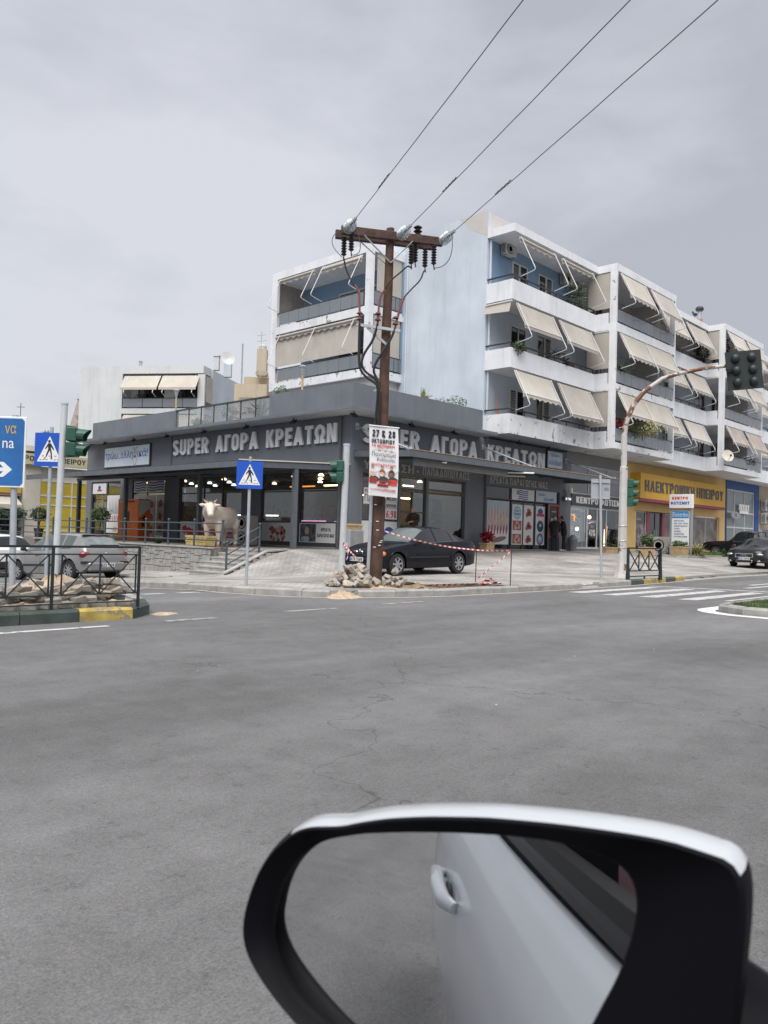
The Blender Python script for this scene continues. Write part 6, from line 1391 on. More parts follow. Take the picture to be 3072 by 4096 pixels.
ptext('(ΠΛΑΤΕΙΑ ΡΟΔΑΥΓΗΣ)', .08, .92, .435, .465, 'print_red', .03); ptext('ΤΗΛ. ΚΡΑΤΗΣΕΩΝ', .06, .44, .085, .105, 'print_red', .02); ptext('6976161480', .46, .92, .075, .11, 'print_red', .03)
text('lettering', 'Πανόραμα', PG(.10, .555, .016), PX, PZ, .82 * PW, .075 * PH, K['print_black'], sh, .001); text('lettering', 'Ροδαυγής', PG(.28, .49, .016), PX, PZ, .62 * PW, .06 * PH, K['print_black'], sh, .001)
sub('mountain_print', K['print_brown'], sh, lambda b: [b.bar(PG(*p, .017), PG(*q, .017), .004, .004) for p, q in zip(((.1, .645), (.28, .675), (.42, .70), (.52, .655), (.6, .675), (.7, .65), (.78, .67), (.92, .64)), ((.28, .675), (.42, .70), (.52, .655), (.6, .675), (.7, .65), (.78, .67), (.92, .64), (.93, .638)))])
sub('mountain_print', K['meat_pale'], sh, lambda b: (b.poly([PG(.26, .652, .0165), PG(.42, .653, .0165), PG(.41, .693, .0165)]), b.poly([PG(.5, .65, .0165), PG(.62, .65, .0165), PG(.58, .672, .0165)]), b.poly([PG(.7, .643, .0165), PG(.84, .64, .0165), PG(.77, .665, .0165)])))
def ell(b, x, y, rx, ry, d, n=12): b.poly([PG(x + rx * cos(2 * pi * k / n), y + ry * sin(2 * pi * k / n), d) for k in range(n)])
for x, y, sh_, ins in ((.13, .33, 'print_white', 'meat_pale'), (.46, .33, 'print_brown', 'meat_pale'), (.78, .33, 'dark_grey', 'wood')):
    sub('musician_print', K['dark_grey'], sh, lambda b: ell(b, x + .05, y - .09, .17, .045, .0165)); sub('musician_print', K['dark_grey'], sh, lambda b: ell(b, x, y + .085, .05, .026, .0178))
    sub('musician_print', K[sh_] if sh_ != 'print_white' else K['shutter'], sh, lambda b: ell(b, x, y, .11, .055, .017)); sub('musician_print', K['skin'], sh, lambda b: ell(b, x, y + .075, .045, .024, .0182))
    sub('instrument_print', K[ins] if ins != 'wood' else K['print_brown'], sh, lambda b: (ell(b, x - .02, y - .015, .11, .032, .0188), b.bar(PG(x + .05, y, .0188), PG(x + .24, y + .045, .0188), .01, .003)))
for s_, x0, x1, y0 in (('ΚΩΣΤΑΣ', .02, .26, .225), ('ΚΩΣΤΗΣ', .02, .26, .185), ('ΕΛΕΝΗ', .36, .58, .19), ('ΛΕΟΝΤΑΚΗ', .30, .66, .145), ('ΒΑΣΙΛΗΣ', .66, .96, .215), ('ΠΑΠΑΔΑΣ', .66, .96, .175)):
    sub('name_strip', K['print_red'], sh, lambda b: b.quad(PG(x0 - .01, y0 - .004, .019), PG(x1 + .01, y0 - .004, .019), PG(x1 + .01, y0 + .03, .019), PG(x0 - .01, y0 + .03, .019)))
    text('lettering', s_, PG(x0 + .01, y0 + .001, .020), PX, PZ, (x1 - x0 - .02) * PW, .024 * PH, K['print_black'], sh, .001, .03)
# ================================================================ signs and signals
def camera_facing(deg=0): return rot2(RT, radians(deg)).normalized()
def ped_sign(label, base, ztop, z0, z1, w, deg=0, lean=(0, 0)):
    t = thing('pedestrian_sign', label, 'road sign', base); x, y, zb = base
    tp_ = Vector((x + lean[0], y + lean[1], ztop))
    sub('post', K['galv'], t, lambda b: b.tube([(x, y, zb - .05), tp_], .032, 10), smooth=True)
    X = camera_facing(deg); Nn = X.cross(ZU); c = Vector((x, y, (z0 + z1) / 2)) + Nn * .05; h = z1 - z0
    pl = sub('plate', K['sign_blue'], t, lambda b: b.obox(c, X, Nn, ZU, w / 2, .006, h / 2))
    F = lambda a, q, d: c + X * (a * w) + ZU * (q * h) + Nn * d
    tri = sub('triangle', K['sign_white'], pl, lambda b: b.poly([F(-.41, -.36, .008), F(.41, -.36, .008), F(0, .40, .008)]))
    def man(b):
        d = .010; P_ = lambda *pts: b.poly([F(a, q, d) for a, q in pts])
        b.poly([F(-.01 + .045 * cos(k * pi / 5), .245 + .045 * sin(k * pi / 5), d) for k in range(10)])
        P_((-.055, .19), (.045, .19), (.055, .0), (-.045, .0)); P_((-.055, .18), (-.15, .03), (-.125, .01), (-.04, .11)); P_((.045, .18), (.13, .06), (.16, -.01), (.135, -.02), (.05, .08))
        P_((-.045, .005), (.02, .005), (-.06, -.16), (-.13, -.27), (-.19, -.27), (-.17, -.245), (-.13, -.24), (-.10, -.14)); P_((-.0, .005), (.058, .005), (.09, -.13), (.10, -.28), (.145, -.28), (.05, -.29), (.05, -.14))
    sub('walker', K['print_black'], tri, man)
    sub('crossing_dashes', K['print_black'], tri, lambda b: [b.poly([F(a, q, .0095), F(a + .07, q, .0095), F(a + .07, q + .016, .0095), F(a, q + .016, .0095)]) for q, aa in ((-.31, (-.32, -.22, -.12, .16, .26)), (-.20, (-.24, -.02, .17))) for a in aa])
    return t
ped_sign('blue pedestrian crossing sign on a thin post in front of the shop steps', (-10.77, -8.14, .1), 2.80, 2.13, 2.70, .54, 4)
ped_sign('blue pedestrian crossing sign on a thin post behind the left signal pole', (-14.54, -7.20, .14), 3.04, 2.32, 2.93, .56, -4)
def visor(b, c, d, r, ln):
    d = Vector(d).normalized(); a = d.cross(ZU).normalized(); n = 12; B0 = len(b.v)
    for s_ in (0, 1):
        for k in range(n + 1):
            an = radians(-65 + 310 * k / n); L_ = ln * (1 if s_ else 0) * (.55 + .45 * max(0, sin(an)) if s_ else 1); b.v.append(tuple(Vector(c) + d * L_ + (a * cos(an) + ZU * sin(an)) * r))
    for k in range(n): b.f.append((B0 + k, B0 + k + 1, B0 + n + 2 + k, B0 + n + 1 + k))
def signal_head(t, c, d, n, r=.105, pitch=.26, mat='signal_green'):
    """lamp boxes stacked at c (lowest lamp), lenses looking along d"""
    d = Vector(d).normalized(); a = d.cross(ZU).normalized(); c = Vector(c)
    hd = sub('signal_head', K[mat], t, lambda b: [b.obox(c + ZU * (pitch * k) - d * .09, d, a, ZU, .09, r * 1.12, pitch / 2 - .006) for k in range(n)], bevel=.02)
    for k in range(n):
        ln = sub('lens', M('unlit_lens', (.03, .07, .06) if k != n - 1 or n == 2 and k == 0 else (.08, .03, .03), .25, var=.1), hd, lambda b: b.lathe(c + ZU * (pitch * k), [(r * .95, 0), (r * .7, .02), (.01, .035)], 14, d))
        vs_ = sub('visor', K[mat], hd, lambda b: visor(b, c + ZU * (pitch * k), d, r, .22)); vs_.modifiers.new('visor_thickness', 'SOLIDIFY').thickness = .004
    return hd
t = thing('traffic_signal', 'pale signal pole with two green lamps pointing right on the left island', 'traffic light', (-14.68, -7.93, .14))
sub('pole', K['pole_white'], t, lambda b: (b.tube([(-14.70, -7.91, .1), (-14.66, -7.95, 3.37)], .056, 12), b.tube([(-14.66, -7.95, 3.37), (-14.66, -7.95, 3.40)], .062, 12)), smooth=True)
c = Vector((-14.66, -7.95, 2.58)) + RT * .26
signal_head(t, c, RT + ZU * -.05, 2); sub('bracket', K['signal_green'], t, lambda b: (b.bar((-14.66, -7.95, 3.0), Vector((-14.66, -7.95, 2.97)) + RT * .2, .035), b.bar((-14.66, -7.95, 2.46), Vector((-14.66, -7.95, 2.47)) + RT * .2, .035)))
t = thing('traffic_signal', 'pale signal pole with two green lamps pointing left in front of the shop corner', 'traffic light', (-7.05, -7.09, .12))
sub('pole', K['pole_white'], t, lambda b: (b.tube([(-7.06, -7.08, .1), (-7.03, -7.11, 3.46)], .08, 12), b.tube([(-7.03, -7.11, 3.46), (-7.03, -7.11, 3.51)], .088, 12)), smooth=True)
c = Vector((-7.04, -7.10, 2.66)) - RT * .22
signal_head(t, c, -RT + ZU * -.05, 2, .125, .28); sub('bracket', K['signal_green'], t, lambda b: (b.bar((-7.04, -7.10, 3.1), Vector((-7.04, -7.1, 3.08)) - RT * .12, .05), b.bar((-7.04, -7.10, 2.5), Vector((-7.04, -7.1, 2.53)) - RT * .12, .05)))
# tall mast on the right with an outreach arm
t = thing('signal_mast', 'tall pale signal mast with a rusty arm reaching over the road', 'traffic light', (2.51, -9.76, .14))
sub('mast', K['rust'], t, lambda b: b.tube([(2.51, -9.76, .12), (2.51, -9.76, .16), (2.51, -9.76, .5), (2.51, -9.76, .8), (2.51, -9.76, 3.6), (2.51, -9.76, 3.62), (2.50, -9.75, 4.6)], [.26, .24, .15, .14, .125, .10, .095], 8), smooth=True)
AP = [(2.50, -9.75, 4.55), (2.54, -9.79, 5.02), (2.69, -9.95, 5.58), (2.94, -10.20, 6.03), (3.31, -10.60, 6.44), (3.69, -11.00, 6.62), (4.19, -11.53, 6.79), (4.70, -12.06, 6.90), (5.45, -12.86, 7.12)]
sub('arm', K['rust_arm'], t, lambda b: b.tube(AP, [.085, .08, .075, .07, .065, .062, .06, .058, .055], 10), smooth=True)
bc = Vector((4.84, -12.65, 6.76)) + FW * .22; bx_ = Vector((.69, -.72, .12)).normalized(); bzv = Vector((-.08, .08, 1)).normalized(); bn = bx_.cross(bzv)
bb_ = sub('back_board', M('signal_back_board', (.018, .026, .024), .5, var=.3), t, lambda b: b.obox(bc, bx_, bn, bzv, .56, .02, .61))
for i in (-1, 1):
    for k in (-1, 0, 1):
        sub('lamp_housing', K['rail_green'], bb_, lambda b: b.sphere(bc + bx_ * (.26 * i) + bzv * (.38 * k) + bn * .02, .16, 12, 8, (.9, .9, 1)), smooth=True)
sub('clamp', K['black'], t, lambda b: b.bar(bc - bx_ * .62 + bn * .2, bc - bx_ * .4 + bn * .03, .08))
c = Vector((2.51, -9.76, 2.50)) + RT * .28
signal_head(t, c, RT + ZU * -.03, 3, .115, .29); sub('strap', K['galv'], t, lambda b: [b.lathe((2.51, -9.76, z), [(.14, 0), (.15, .02), (.14, .04)], 10) for z in (1.72, 1.25, 1.05)])
t = thing('road_sign', 'back of a grey square road sign on a thin post by the right kerb', 'road sign', (.04, -10.34, .12))
sub('post', K['galv'], t, lambda b: b.tube([(.06, -10.38, .08), (.0, -10.31, 3.15)], .036, 10), smooth=True)
X = camera_facing(2); c = Vector((.02, -10.33, 2.745)) + FW * .05
pl = sub('plate', K['sign_back'], t, lambda b: b.obox(c, X, FW, ZU, .275, .008, .29)); sub('bracket', K['galv'], pl, lambda b: [b.obox(c + ZU * z - FW * .03, X, FW, ZU, .25, .015, .02) for z in (-.26, .2)])
sub('small_print', K['dark_grey'], pl, lambda b: [b.obox(c + X * .17 + ZU * (.02 * k) - FW * .0085, X, FW, ZU, .07, .0006, .004) for k in range(-2, 3)])
t = thing('direction_sign', 'faded blue direction sign with a white arrow at the left edge', 'road sign', (-16.52, -10.64, .14))
sub('post', K['galv'], t, lambda b: b.tube([(-16.50, -10.66, .1), (-16.54, -10.62, 2.72)], .042, 10), smooth=True)
X = camera_facing(0); Nn = X.cross(ZU); c = Vector((-16.41, -10.75, 2.22)) - X * .62 + Nn * .06
pl = sub('plate', K['sign_white'], t, lambda b: b.obox(c, X, Nn, ZU, .62, .008, .475), bevel=.006); fc = sub('blue_face', K['sign_blue_old'], pl, lambda b: b.prism([c + X * x + ZU * z + Nn * .0085 for x, z in ((-.6, -.45), (.56, -.45), (.595, -.415), (.595, .415), (.56, .45), (-.6, .45))], Nn * .002))
text('lettering', 'να', c + X * .335 + ZU * .245 + Nn * .011, X, ZU, .15, .11, K['sign_amber'], fc, .002); text('lettering', 'na', c + X * .31 + ZU * .05 + Nn * .011, X, ZU, .155, .10, K['sign_white'], fc, .002)
sub('arrow', K['sign_white'], fc, lambda b: b.prism([c + X * x + ZU * z + Nn * .011 for x, z in ((-.5, -.26), (.335, -.26), (.26, -.335), (.335, -.335), (.45, -.235), (.335, -.135), (.26, -.135), (.335, -.21), (-.5, -.21))], Nn * .001))
# ================================================================ steel guard rails
def guard(t, u0, u1, v, zb, zt, nx, mat, rails, xz):
    for u in ((u0, u1) if u1 > -16 else (u0,)): sub('post', K[mat], t, lambda b: b.box(u - .016, u + .016, v - .016, v + .016, zb - .03, zt))
    for z, h in rails: sub('rail', K[mat], t, lambda b: b.box(u0 + .018, u1 - .018, v - .014, v + .014, z - h / 2, z + h / 2))
    a0, a1 = u0 + .12, u1 - .05
    for k in range(nx + 1):
        x = a0 + (a1 - a0) * k / nx; sub('upright', K[mat], t, lambda b: b.box(x - .009, x + .009, v - .009, v + .009, xz[0], xz[1]))
        if k < nx:
            y = a0 + (a1 - a0) * (k + 1) / nx
            sub('cross_brace', K[mat], t, lambda b: (b.bar((x + .012, v - .006, xz[0]), (y - .012, v - .006, xz[1]), .015, .012, (0, 1, 0)), b.bar((x + .012, v + .007, xz[1]), (y - .012, v + .007, xz[0]), .015, .012, (0, 1, 0))))
t = thing('guard_rail', 'dark green steel guard rail with crossed bars on the left island', 'railing', (-16, -11.36, .14))
guard(t, -16.28, -15.05, -11.36, .15, 1.0, 2, 'rail_green', ((.985, .03), (.885, .018), (.35, .018), (.235, .014)), (.36, .875)); guard(t, -17.52, -16.28, -11.36, .15, 1.0, 2, 'rail_green', ((.985, .03), (.885, .018), (.35, .018), (.235, .014)), (.36, .875))
t = thing('guard_rail', 'short dark green steel guard rail with crossed bars beside the right mast', 'railing', (2, -10.74, .14))
for u in (.95, 3.12): sub('post', K['rail_green'], t, lambda b: b.prism([(u - .09, -10.77, .1), (u + .09, -10.77, .1), (u + .035, -10.77, .62), (u + .03, -10.77, 1.08), (u - .03, -10.77, 1.08), (u - .035, -10.77, .62)], (0, .06, 0)))
for z, h in ((1.07, .045), (.40, .03), (.24, .03)): sub('rail', K['rail_green'], t, lambda b: b.box(.99, 3.08, -10.76, -10.72, z - h / 2, z + h / 2))
for k in range(3):
    x, y = 1.05 + k * .67, 1.05 + (k + 1) * .67
    sub('cross_brace', K['rail_green'], t, lambda b: (b.bar((x, -10.746, .42), (y, -10.746, .98), .04, .015, (0, 1, 0)), b.bar((x, -10.730, .98), (y, -10.730, .42), .04, .015, (0, 1, 0))))
for k in range(4): sub('upright', K['rail_green'], t, lambda b: b.box(1.03 + k * .67, 1.07 + k * .67, -10.715, -10.69, .42, 1.0))
sub('foot_stub', K['rail_green'], t, lambda b: b.box(2.0, 2.05, -10.755, -10.725, .12, .224))
# ================================================================ loose pavers
_bk = []
for q, (mt, sz) in enumerate(((K['block'], (.2, .1, .075)), (K['block2'], (.2, .1, .075)), (K['block'], (.15, .11, .075)), (K['block2'], (.11, .10, .08)))):
    bm = bmesh.new(); bmesh.ops.create_cube(bm, size=1); bmesh.ops.scale(bm, vec=sz, verts=bm.verts); r_ = random.Random(q)
    for v in bm.verts: v.co += Vector((r_.uniform(-1, 1), r_.uniform(-1, 1), r_.uniform(-1, 1))) * (.006 if q < 2 else .016)
    bmesh.ops.bevel(bm, geom=bm.edges[:], offset=.006, segments=1, affect='EDGES'); me = bpy.data.meshes.new('loose_paver'); bm.to_mesh(me); bm.free(); me.materials.append(mt); _bk.append(me)
r_ = random.Random(30)
def block(loc, rot, me, label, group):
    o = bpy.data.objects.new('loose_paver', me); col.objects.link(o); o.location = loc; o.rotation_euler = rot; o['label'] = label; o['category'] = 'paver'; o['group'] = group; s_ = r_.uniform(.6, 1.15) if 'rubble' in group else 1.; o.scale = (s_, s_ * r_.uniform(.8, 1.15), s_)
r_ = random.Random(31)
for lay, (n, z, d0, d1) in enumerate(((20, .19, -11.22, -10.8), (19, .262, -11.2, -10.8), (18, .335, -11.15, -10.8), (15, .405, -11.08, -10.8), (9, .47, -11.0, -10.8))):
    for k in range(n):
        u = -17.05 + 1.98 * (k + r_.uniform(.2, .8)) / n; v = r_.uniform(d0, d1) if lay else d0 + r_.uniform(0, .1)
        if lay == 4: u = r_.choice((-15.9, -15.5, -15.35, -15.25, -16.2)) + r_.uniform(-.1, .1)
        block((u, v, z + r_.uniform(-.01, .012)), (r_.uniform(-.3, .3) * (lay > 0), r_.uniform(-.35, .35) * (lay > 0), r_.uniform(-.8, .8)), r_.choice(_bk[:2]), 'loose grey paving block in the heap behind the left guard rail', 'paving blocks heaped on the left island')
for k in range(104):
    t_ = r_.random(); an = r_.uniform(0, 2 * pi); rr = sqrt(r_.random())
    cx, cy = (-8.92, -9.42) if k % 8 < 6 else (-8.12, -9.82)
    sx, sy = (.58, .40) if k % 8 < 6 else (.36, .26)
    u = cx + RT.x * rr * cos(an) * sx + FW.x * rr * sin(an) * sy; v = cy + RT.y * rr * cos(an) * sx + FW.y * rr * sin(an) * sy
    hmax = (.60 if k % 8 < 6 else .40) * (1 - rr) ** .8
    if hypot(u + 8.40, v + 9.59) < .2: continue
    block((u, v, .17 + hmax * r_.uniform(.3, 1.)), (r_.uniform(-.9, .9), r_.uniform(-.9, .9), r_.uniform(0, 3)), r_.choice(_bk), 'broken paving block in the rubble round the foot of the wooden pole', 'rubble round the wooden pole')
# ================================================================ red and white tape, rods
def tape(label, pts, wd=.034, sag=0., flatw=False, loose=0.):
    P = [Vector(p) for p in pts]; L_ = [0]
    for a, c in zip(P, P[1:]): L_.append(L_[-1] + (c - a).length)
    tot = L_[-1]; n = max(8, int(tot / .05)); rr = random.Random(len(label)); bs_ = [MB(), MB()]
    def at(s_):
        k = max(i for i in range(len(L_)) if L_[i] <= s_ + 1e-9); k = min(k, len(P) - 2); q = (s_ - L_[k]) / max(1e-6, L_[k + 1] - L_[k])
        return P[k].lerp(P[k + 1], q) - ZU * (sag * 4 * q * (1 - q))
    prev = None
    for i in range(n + 1):
        s_ = tot * i / n; p = at(s_); tw = .5 * sin(s_ * 2.3 + len(label)) + (1.2 if flatw else 0); d = (at(min(tot, s_ + .02)) - at(max(0, s_ - .02))).normalized()
        side = d.cross(ZU).normalized() if abs(d.z) < .95 else RT
        wv = (ZU * cos(tw) + side * sin(tw)) * wd / 2
        if loose: p = p + Vector((rr.uniform(-1, 1), rr.uniform(-1, 1), abs(rr.uniform(-.5, 1)))) * loose
        cur = (p - wv, p + wv)
        if prev: bs_[(i // 2) % 2].quad(prev[0], cur[0], cur[1], prev[1])
        prev = cur
    t = thing('barrier_tape', label, 'barrier tape', P[0])
    bs_[0].build('red_stripes', K['tape_red'], t)['kind'] = 'stuff'; bs_[1].build('white_stripes', K['tape_white'], t)['kind'] = 'stuff'
tape('red and white tape from the centre signal pole down over the dark saloon grille', [(-7.12, -7.19, .99), (-8.25, -9.32, .42)], sag=.02)
tape('long striped tape from the wooden pole past the dark saloon to a thin rod', [(-8.33, -9.72, 1.34), (-4.69, -9.46, .945)], sag=.07); tape('short red and white tape joining the tops of the two thin rods', [(-4.69, -9.46, .94), (-5.17, -10.85, .97)], sag=.01)
tape('red and white tape slanting from the near rod top to the far rod foot', [(-5.17, -10.85, .96), (-4.72, -9.52, .2)], .045)
tape('loose red and white tape lying along the open trench', [(-8.05, -9.95, .27), (-7.45, -10.2, .16), (-6.9, -10.25, .16), (-6.2, -10.3, .17), (-5.6, -10.45, .18), (-5.15, -10.6, .2)], .06, flatw=True, loose=.018)
tape('crumpled bundle of red and white tape at the trench end', [(-5.75, -10.5, .16), (-5.5, -10.3, .25), (-5.3, -10.55, .17), (-5.6, -10.62, .26), (-5.1, -10.45, .18), (-5.4, -10.4, .3), (-5.2, -10.6, .16)], .08, flatw=True, loose=.03)
tape('short tape tied round the centre signal pole', [(-7.15, -7.2, 1.0), (-6.98, -7.22, .98), (-7.0, -7.25, .8), (-7.05, -7.26, .62)], .07)
for p, z, lab in (((-4.68, -9.46), .96, 'thin rusty rod holding the tape at the far edge of the trench'), ((-5.19, -10.86), 1.0, 'thin rusty rod holding the tape beside the kerb')):
    b = MB().tube([(p[0], p[1], .05), (p[0] + .01, p[1] - .01, z)], .012, 6); tag(b.build('tape_rod', K['rod']), lab, 'rod')
# ================================================================ things on the sidewalk
t = thing('electrical_cabinet', 'grey steel electrical cabinet at the shop corner', 'cabinet', (-.45, -.75, .62))
sub('casing', K['galv'], t, lambda b: b.box(-.83, -.10, -.90, -.55, .55, 1.40), bevel=.01); d_ = sub('door', M('cabinet_door', (.27, .275, .28), .5, metal=.2, var=.1, streak=.3), t, lambda b: b.box(-.78, -.15, -.912, -.902, .72, 1.36)); sub('handle', K['chrome'], d_, lambda b: b.box(-.70, -.67, -.94, -.913, 1.0, 1.06))
def trough(label, x0, x1, y0, y1, z0, z1, mat='sandstone', plant=None, cat='planter', nm='planter_box', rz=0):
    t = thing(nm, label, cat, ((x0 + x1) / 2, (y0 + y1) / 2, z0)); e = .03
    sub('box', K[mat], t, lambda b: b.add([(x0 + e, y0 + e, z0), (x1 - e, y0 + e, z0), (x1 - e, y1 - e, z0), (x0 + e, y1 - e, z0), (x0, y0, z1), (x1, y0, z1), (x1, y1, z1), (x0, y1, z1)], [(0, 3, 2, 1), (4, 5, 6, 7), (0, 1, 5, 4), (1, 2, 6, 5), (2, 3, 7, 6), (3, 0, 4, 7)])); sub('rim', K[mat], t, lambda b: b.box(x0 - .02, x1 + .02, y0 - .02, y1 + .02, z1 - .05, z1 + .012)); sub('soil', K['dirt'], t, lambda b: b.box(x0 + .04, x1 - .04, y0 + .04, y1 - .04, z1, z1 + .02))
    if plant: foliage(((x0 + x1) / 2, (y0 + y1) / 2, z1 + plant[0]), ((x1 - x0) * .5, (y1 - y0) * .6, plant[0]), plant[1], plant[2], K[plant[3]], t, seed=int(x0 * 7))
    return t
trough('small sandstone flower box on top of the electrical cabinet', -.78, -.14, -.88, -.60, 1.405, 1.60)
trough('sandstone pot of red leaved flowers against the grey pier', 7.55, 8.15, -.85, -.45, .62, 1.0, plant=(.28, 240, .16, 'leaf_red'))
trough('long low sandstone planter in front of the lighting shop', 16.6, 17.9, -1.75, -1.3, .6, .92, plant=(.12, 60, .10, 'leaf_dark'))
trough('sandstone planter with a small green bush behind the right guard rail', 17.0, 17.6, -3.9, -3.3, .5, 1.0, plant=(.35, 240, .14, 'leaf'))
trough('sandstone planter with low plants under the lighting shop totem', 21.3, 22.1, -3.75, -3.05, .5, 1.05, plant=(.16, 200, .12, 'leaf'))
t = thing('litter_bin', 'grey plastic litter bin with a domed lid beside the cash machine', 'bin', (15.72, -.32, .70))
MB().lathe((0, 0, 0), [(.17, 0), (.235, .52), (.25, .54), (.25, .58)], 14).build('bin_body', M('bin_grey', (.20, .215, .23), .5, var=.1), t, local=True, smooth=True); MB().lathe((0, 0, .581), [(.25, 0), (.24, .06), (.14, .16), (.12, .17), (.12, .22), (.03, .23)], 14).build('lid', bpy.data.materials['bin_grey'], t, local=True, smooth=True)
t = thing('cash_machine', 'black cash machine with a red frame set in the shop wall', 'cash machine', (14.3, 0, .7))
sub('cabinet', K['black'], t, lambda b: b.box(13.72, 14.87, -.035, .3, .66, 3.03)); fr_ = sub('red_frame', K['print_red'], t, lambda b: (b.box(13.80, 13.86, -.07, -.036, 1.35, 3.0), b.box(14.70, 14.76, -.07, -.036, 1.35, 3.0), b.box(13.86, 14.70, -.07, -.036, 2.93, 3.0), b.box(13.86, 14.70, -.07, -.036, 1.35, 1.42)))
sub('screen', M('machine_screen', (.30, .34, .36), .2, var=.1), t, lambda b: b.box(13.98, 14.55, -.06, -.037, 1.98, 2.32)); sub('keypad', K['galv'], t, lambda b: b.box(14.05, 14.45, -.10, -.037, 1.66, 1.75)); sub('side_panel', K['pier_grey'], t, lambda b: b.box(13.72, 13.79, -.08, -.036, .7, 3.02))
text('lettering', 'EUROBANK', (14.0, -.038, 2.62), XR, ZU, .5, .08, K['print_white'], t, .002, .01) if False else sub('name_strip', K['sign_back'], t, lambda b: b.box(14.1, 14.5, -.040, -.037, 2.62, 2.68))
# parcel locker
t = thing('parcel_locker', 'orange parcel locker with rows of small doors on the terrace', 'locker', (-1.2, 13.7, .66))
sub('cabinet', K['orange'], t, lambda b: b.box(-1.49, -.86, 12.78, 14.70, .66, 2.60))
for i in range(5):
    for j in range(9):
        v0 = 12.82 + i * .375; z0 = .72 + j * .19
        if (i, j) in ((2, 4), (2, 5), (2, 6)): continue
        sub('locker_door', K['orange'], t, lambda b: b.box(-1.502, -1.4905, v0 + .006, v0 + .365, z0 + .006, z0 + .182))
sub('terminal', K['dark_grey'], t, lambda b: b.box(-1.505, -1.4905, 13.62, 13.92, 1.5, 2.0)); sp = sub('side_print', K['print_white'], t, lambda b: b.box(-1.46, -.90, 12.772, 12.779, 1.75, 2.55)); sub('side_swoosh', K['orange'], t, lambda b: b.prism([(-1.46, 12.771, 1.74), (-.90, 12.771, 1.74), (-.90, 12.771, 2.15), (-1.1, 12.771, 2.05), (-1.3, 12.771, 1.85)], (0, -.004, 0)))
sub('side_mark', K['print_black'], t, lambda b: (b.box(-1.30, -1.08, 12.760, 12.765, 1.30, 1.38), b.box(-1.30, -1.22, 12.760, 12.765, 1.38, 1.55), b.box(-1.16, -1.08, 12.760, 12.765, 1.38, 1.55), b.box(-1.3, -1.08, 12.760, 12.765, 1.65, 1.72), b.box(-1.22, -1.14, 12.760, 12.765, 1.58, 1.80)))
for v0, w_ in ((13.2, .6), (14.2, .45)): sub('top_print', K['print_black'] if v0 < 14 else K['print_white'], t, lambda b: [b.box(-1.506, -1.503, v0 + .12 * k, v0 + .12 * k + .08, 2.44, 2.52) for k in range(int(w_ / .12))])
ac_unit((-1.05, 5.15, .665), -pi / 2, 'tall twin fan air conditioner standing beside the shop window', .86, 1.2, .42, 2, feet=True)
# yellow stone trough and clipped bushes on the terrace
K['yellow_stone'] = M('yellow_stone', (.56, .43, .17), .85, var=.2, sc=6, bump=.3, bsc=30)
t = trough('pale yellow stone trough behind the terrace railing by the bull', -5.35, -4.98, 1.35, 2.65, .70, 1.02, 'yellow_stone')
for k in range(5):
    for j in range(3): sub('stone', K['yellow_stone'], t, lambda b: b.box(-5.362, -5.34, 1.39 + .25 * k + (.06 if j % 2 else 0), 1.62 + .25 * k + (.05 if j % 2 else 0) - .01, .71 + .1 * j, .80 + .1 * j))
for k, (v, u, lab) in enumerate(((10.6, -4.5, 'round clipped bush in a pot in front of the orange locker'), (16.2, -4.7, 'round clipped bush in a pot left of the dark canopy post'), (18.3, -4.9, 'round clipped bush in a pot beside the yellow panels'), (20.4, -5.0, 'round clipped bush in a pot at the far left end of the terrace'))):
    t = thing('clipped_bush', lab, 'bush', (u, v, .66)); MB().lathe((0, 0, 0), [(.16, 0), (.22, .38), (.24, .42)], 10).build('pot', K['dark_grey'], t, local=True); MB().tube([(0, 0, .35), (.02, 0, .75)], .03, 6).build('stem', K['bark'], t, local=True)
    foliage((0, 0, 1.08), (.46, .46, .36), 900, .085, K['leaf_dark' if k else 'leaf'], t, seed=k + 50, local=True)
spiky((-5.35, 4.45, .68), 60, .36, .03, K['leaf'], thing('low_plant', 'low green plant on the terrace edge under the railing', 'plant', (-5.35, 4.45, .66)), seed=9)
# totem of the lighting shop and the planted bed around it
t = thing('shop_totem', 'white shop totem listing lighting goods on grey posts', 'sign', (22.2, -3.2, .5))
for v in (-2.66, -3.80): sub('post', K['sign_back'], t, lambda b: b.box(22.15, 22.27, v - .05, v + .05, .4, 3.2))
tb_ = sub('top_box', K['letter'], t, lambda b: b.box(22.05, 22.35, -3.86, -2.60, 3.17, 3.93), bevel=.01); pb_ = sub('panel', K['letter'], t, lambda b: b.box(22.10, 22.149, -3.70, -2.74, 1.12, 3.02))
LT = lambda s_, v0, z0, w_, h_, mt, par, bold=.02, x=22.095: text('lettering', s_, (x, v0, z0), XL, ZU, w_, h_, K[mt], par, .003, bold)
LT('ΚΕΝΤΡΟ', -2.76, 3.64, .88, .15, 'print_red', tb_, .04, 22.046); LT('ΦΩΤΙΣΜΟΥ', -2.68, 3.36, 1.06, .17, 'print_blue', tb_, .035, 22.046)
hb = sub('header', M('sky_blue_print', (.03, .25, .55), .5, var=.05), pb_, lambda b: b.box(22.092, 22.0995, -3.69, -2.75, 2.62, 3.01)); text('lettering', 'Elektriko', (22.091, -2.79, 2.70), XL, ZU, .86, .24, K['print_white'], hb, .003)
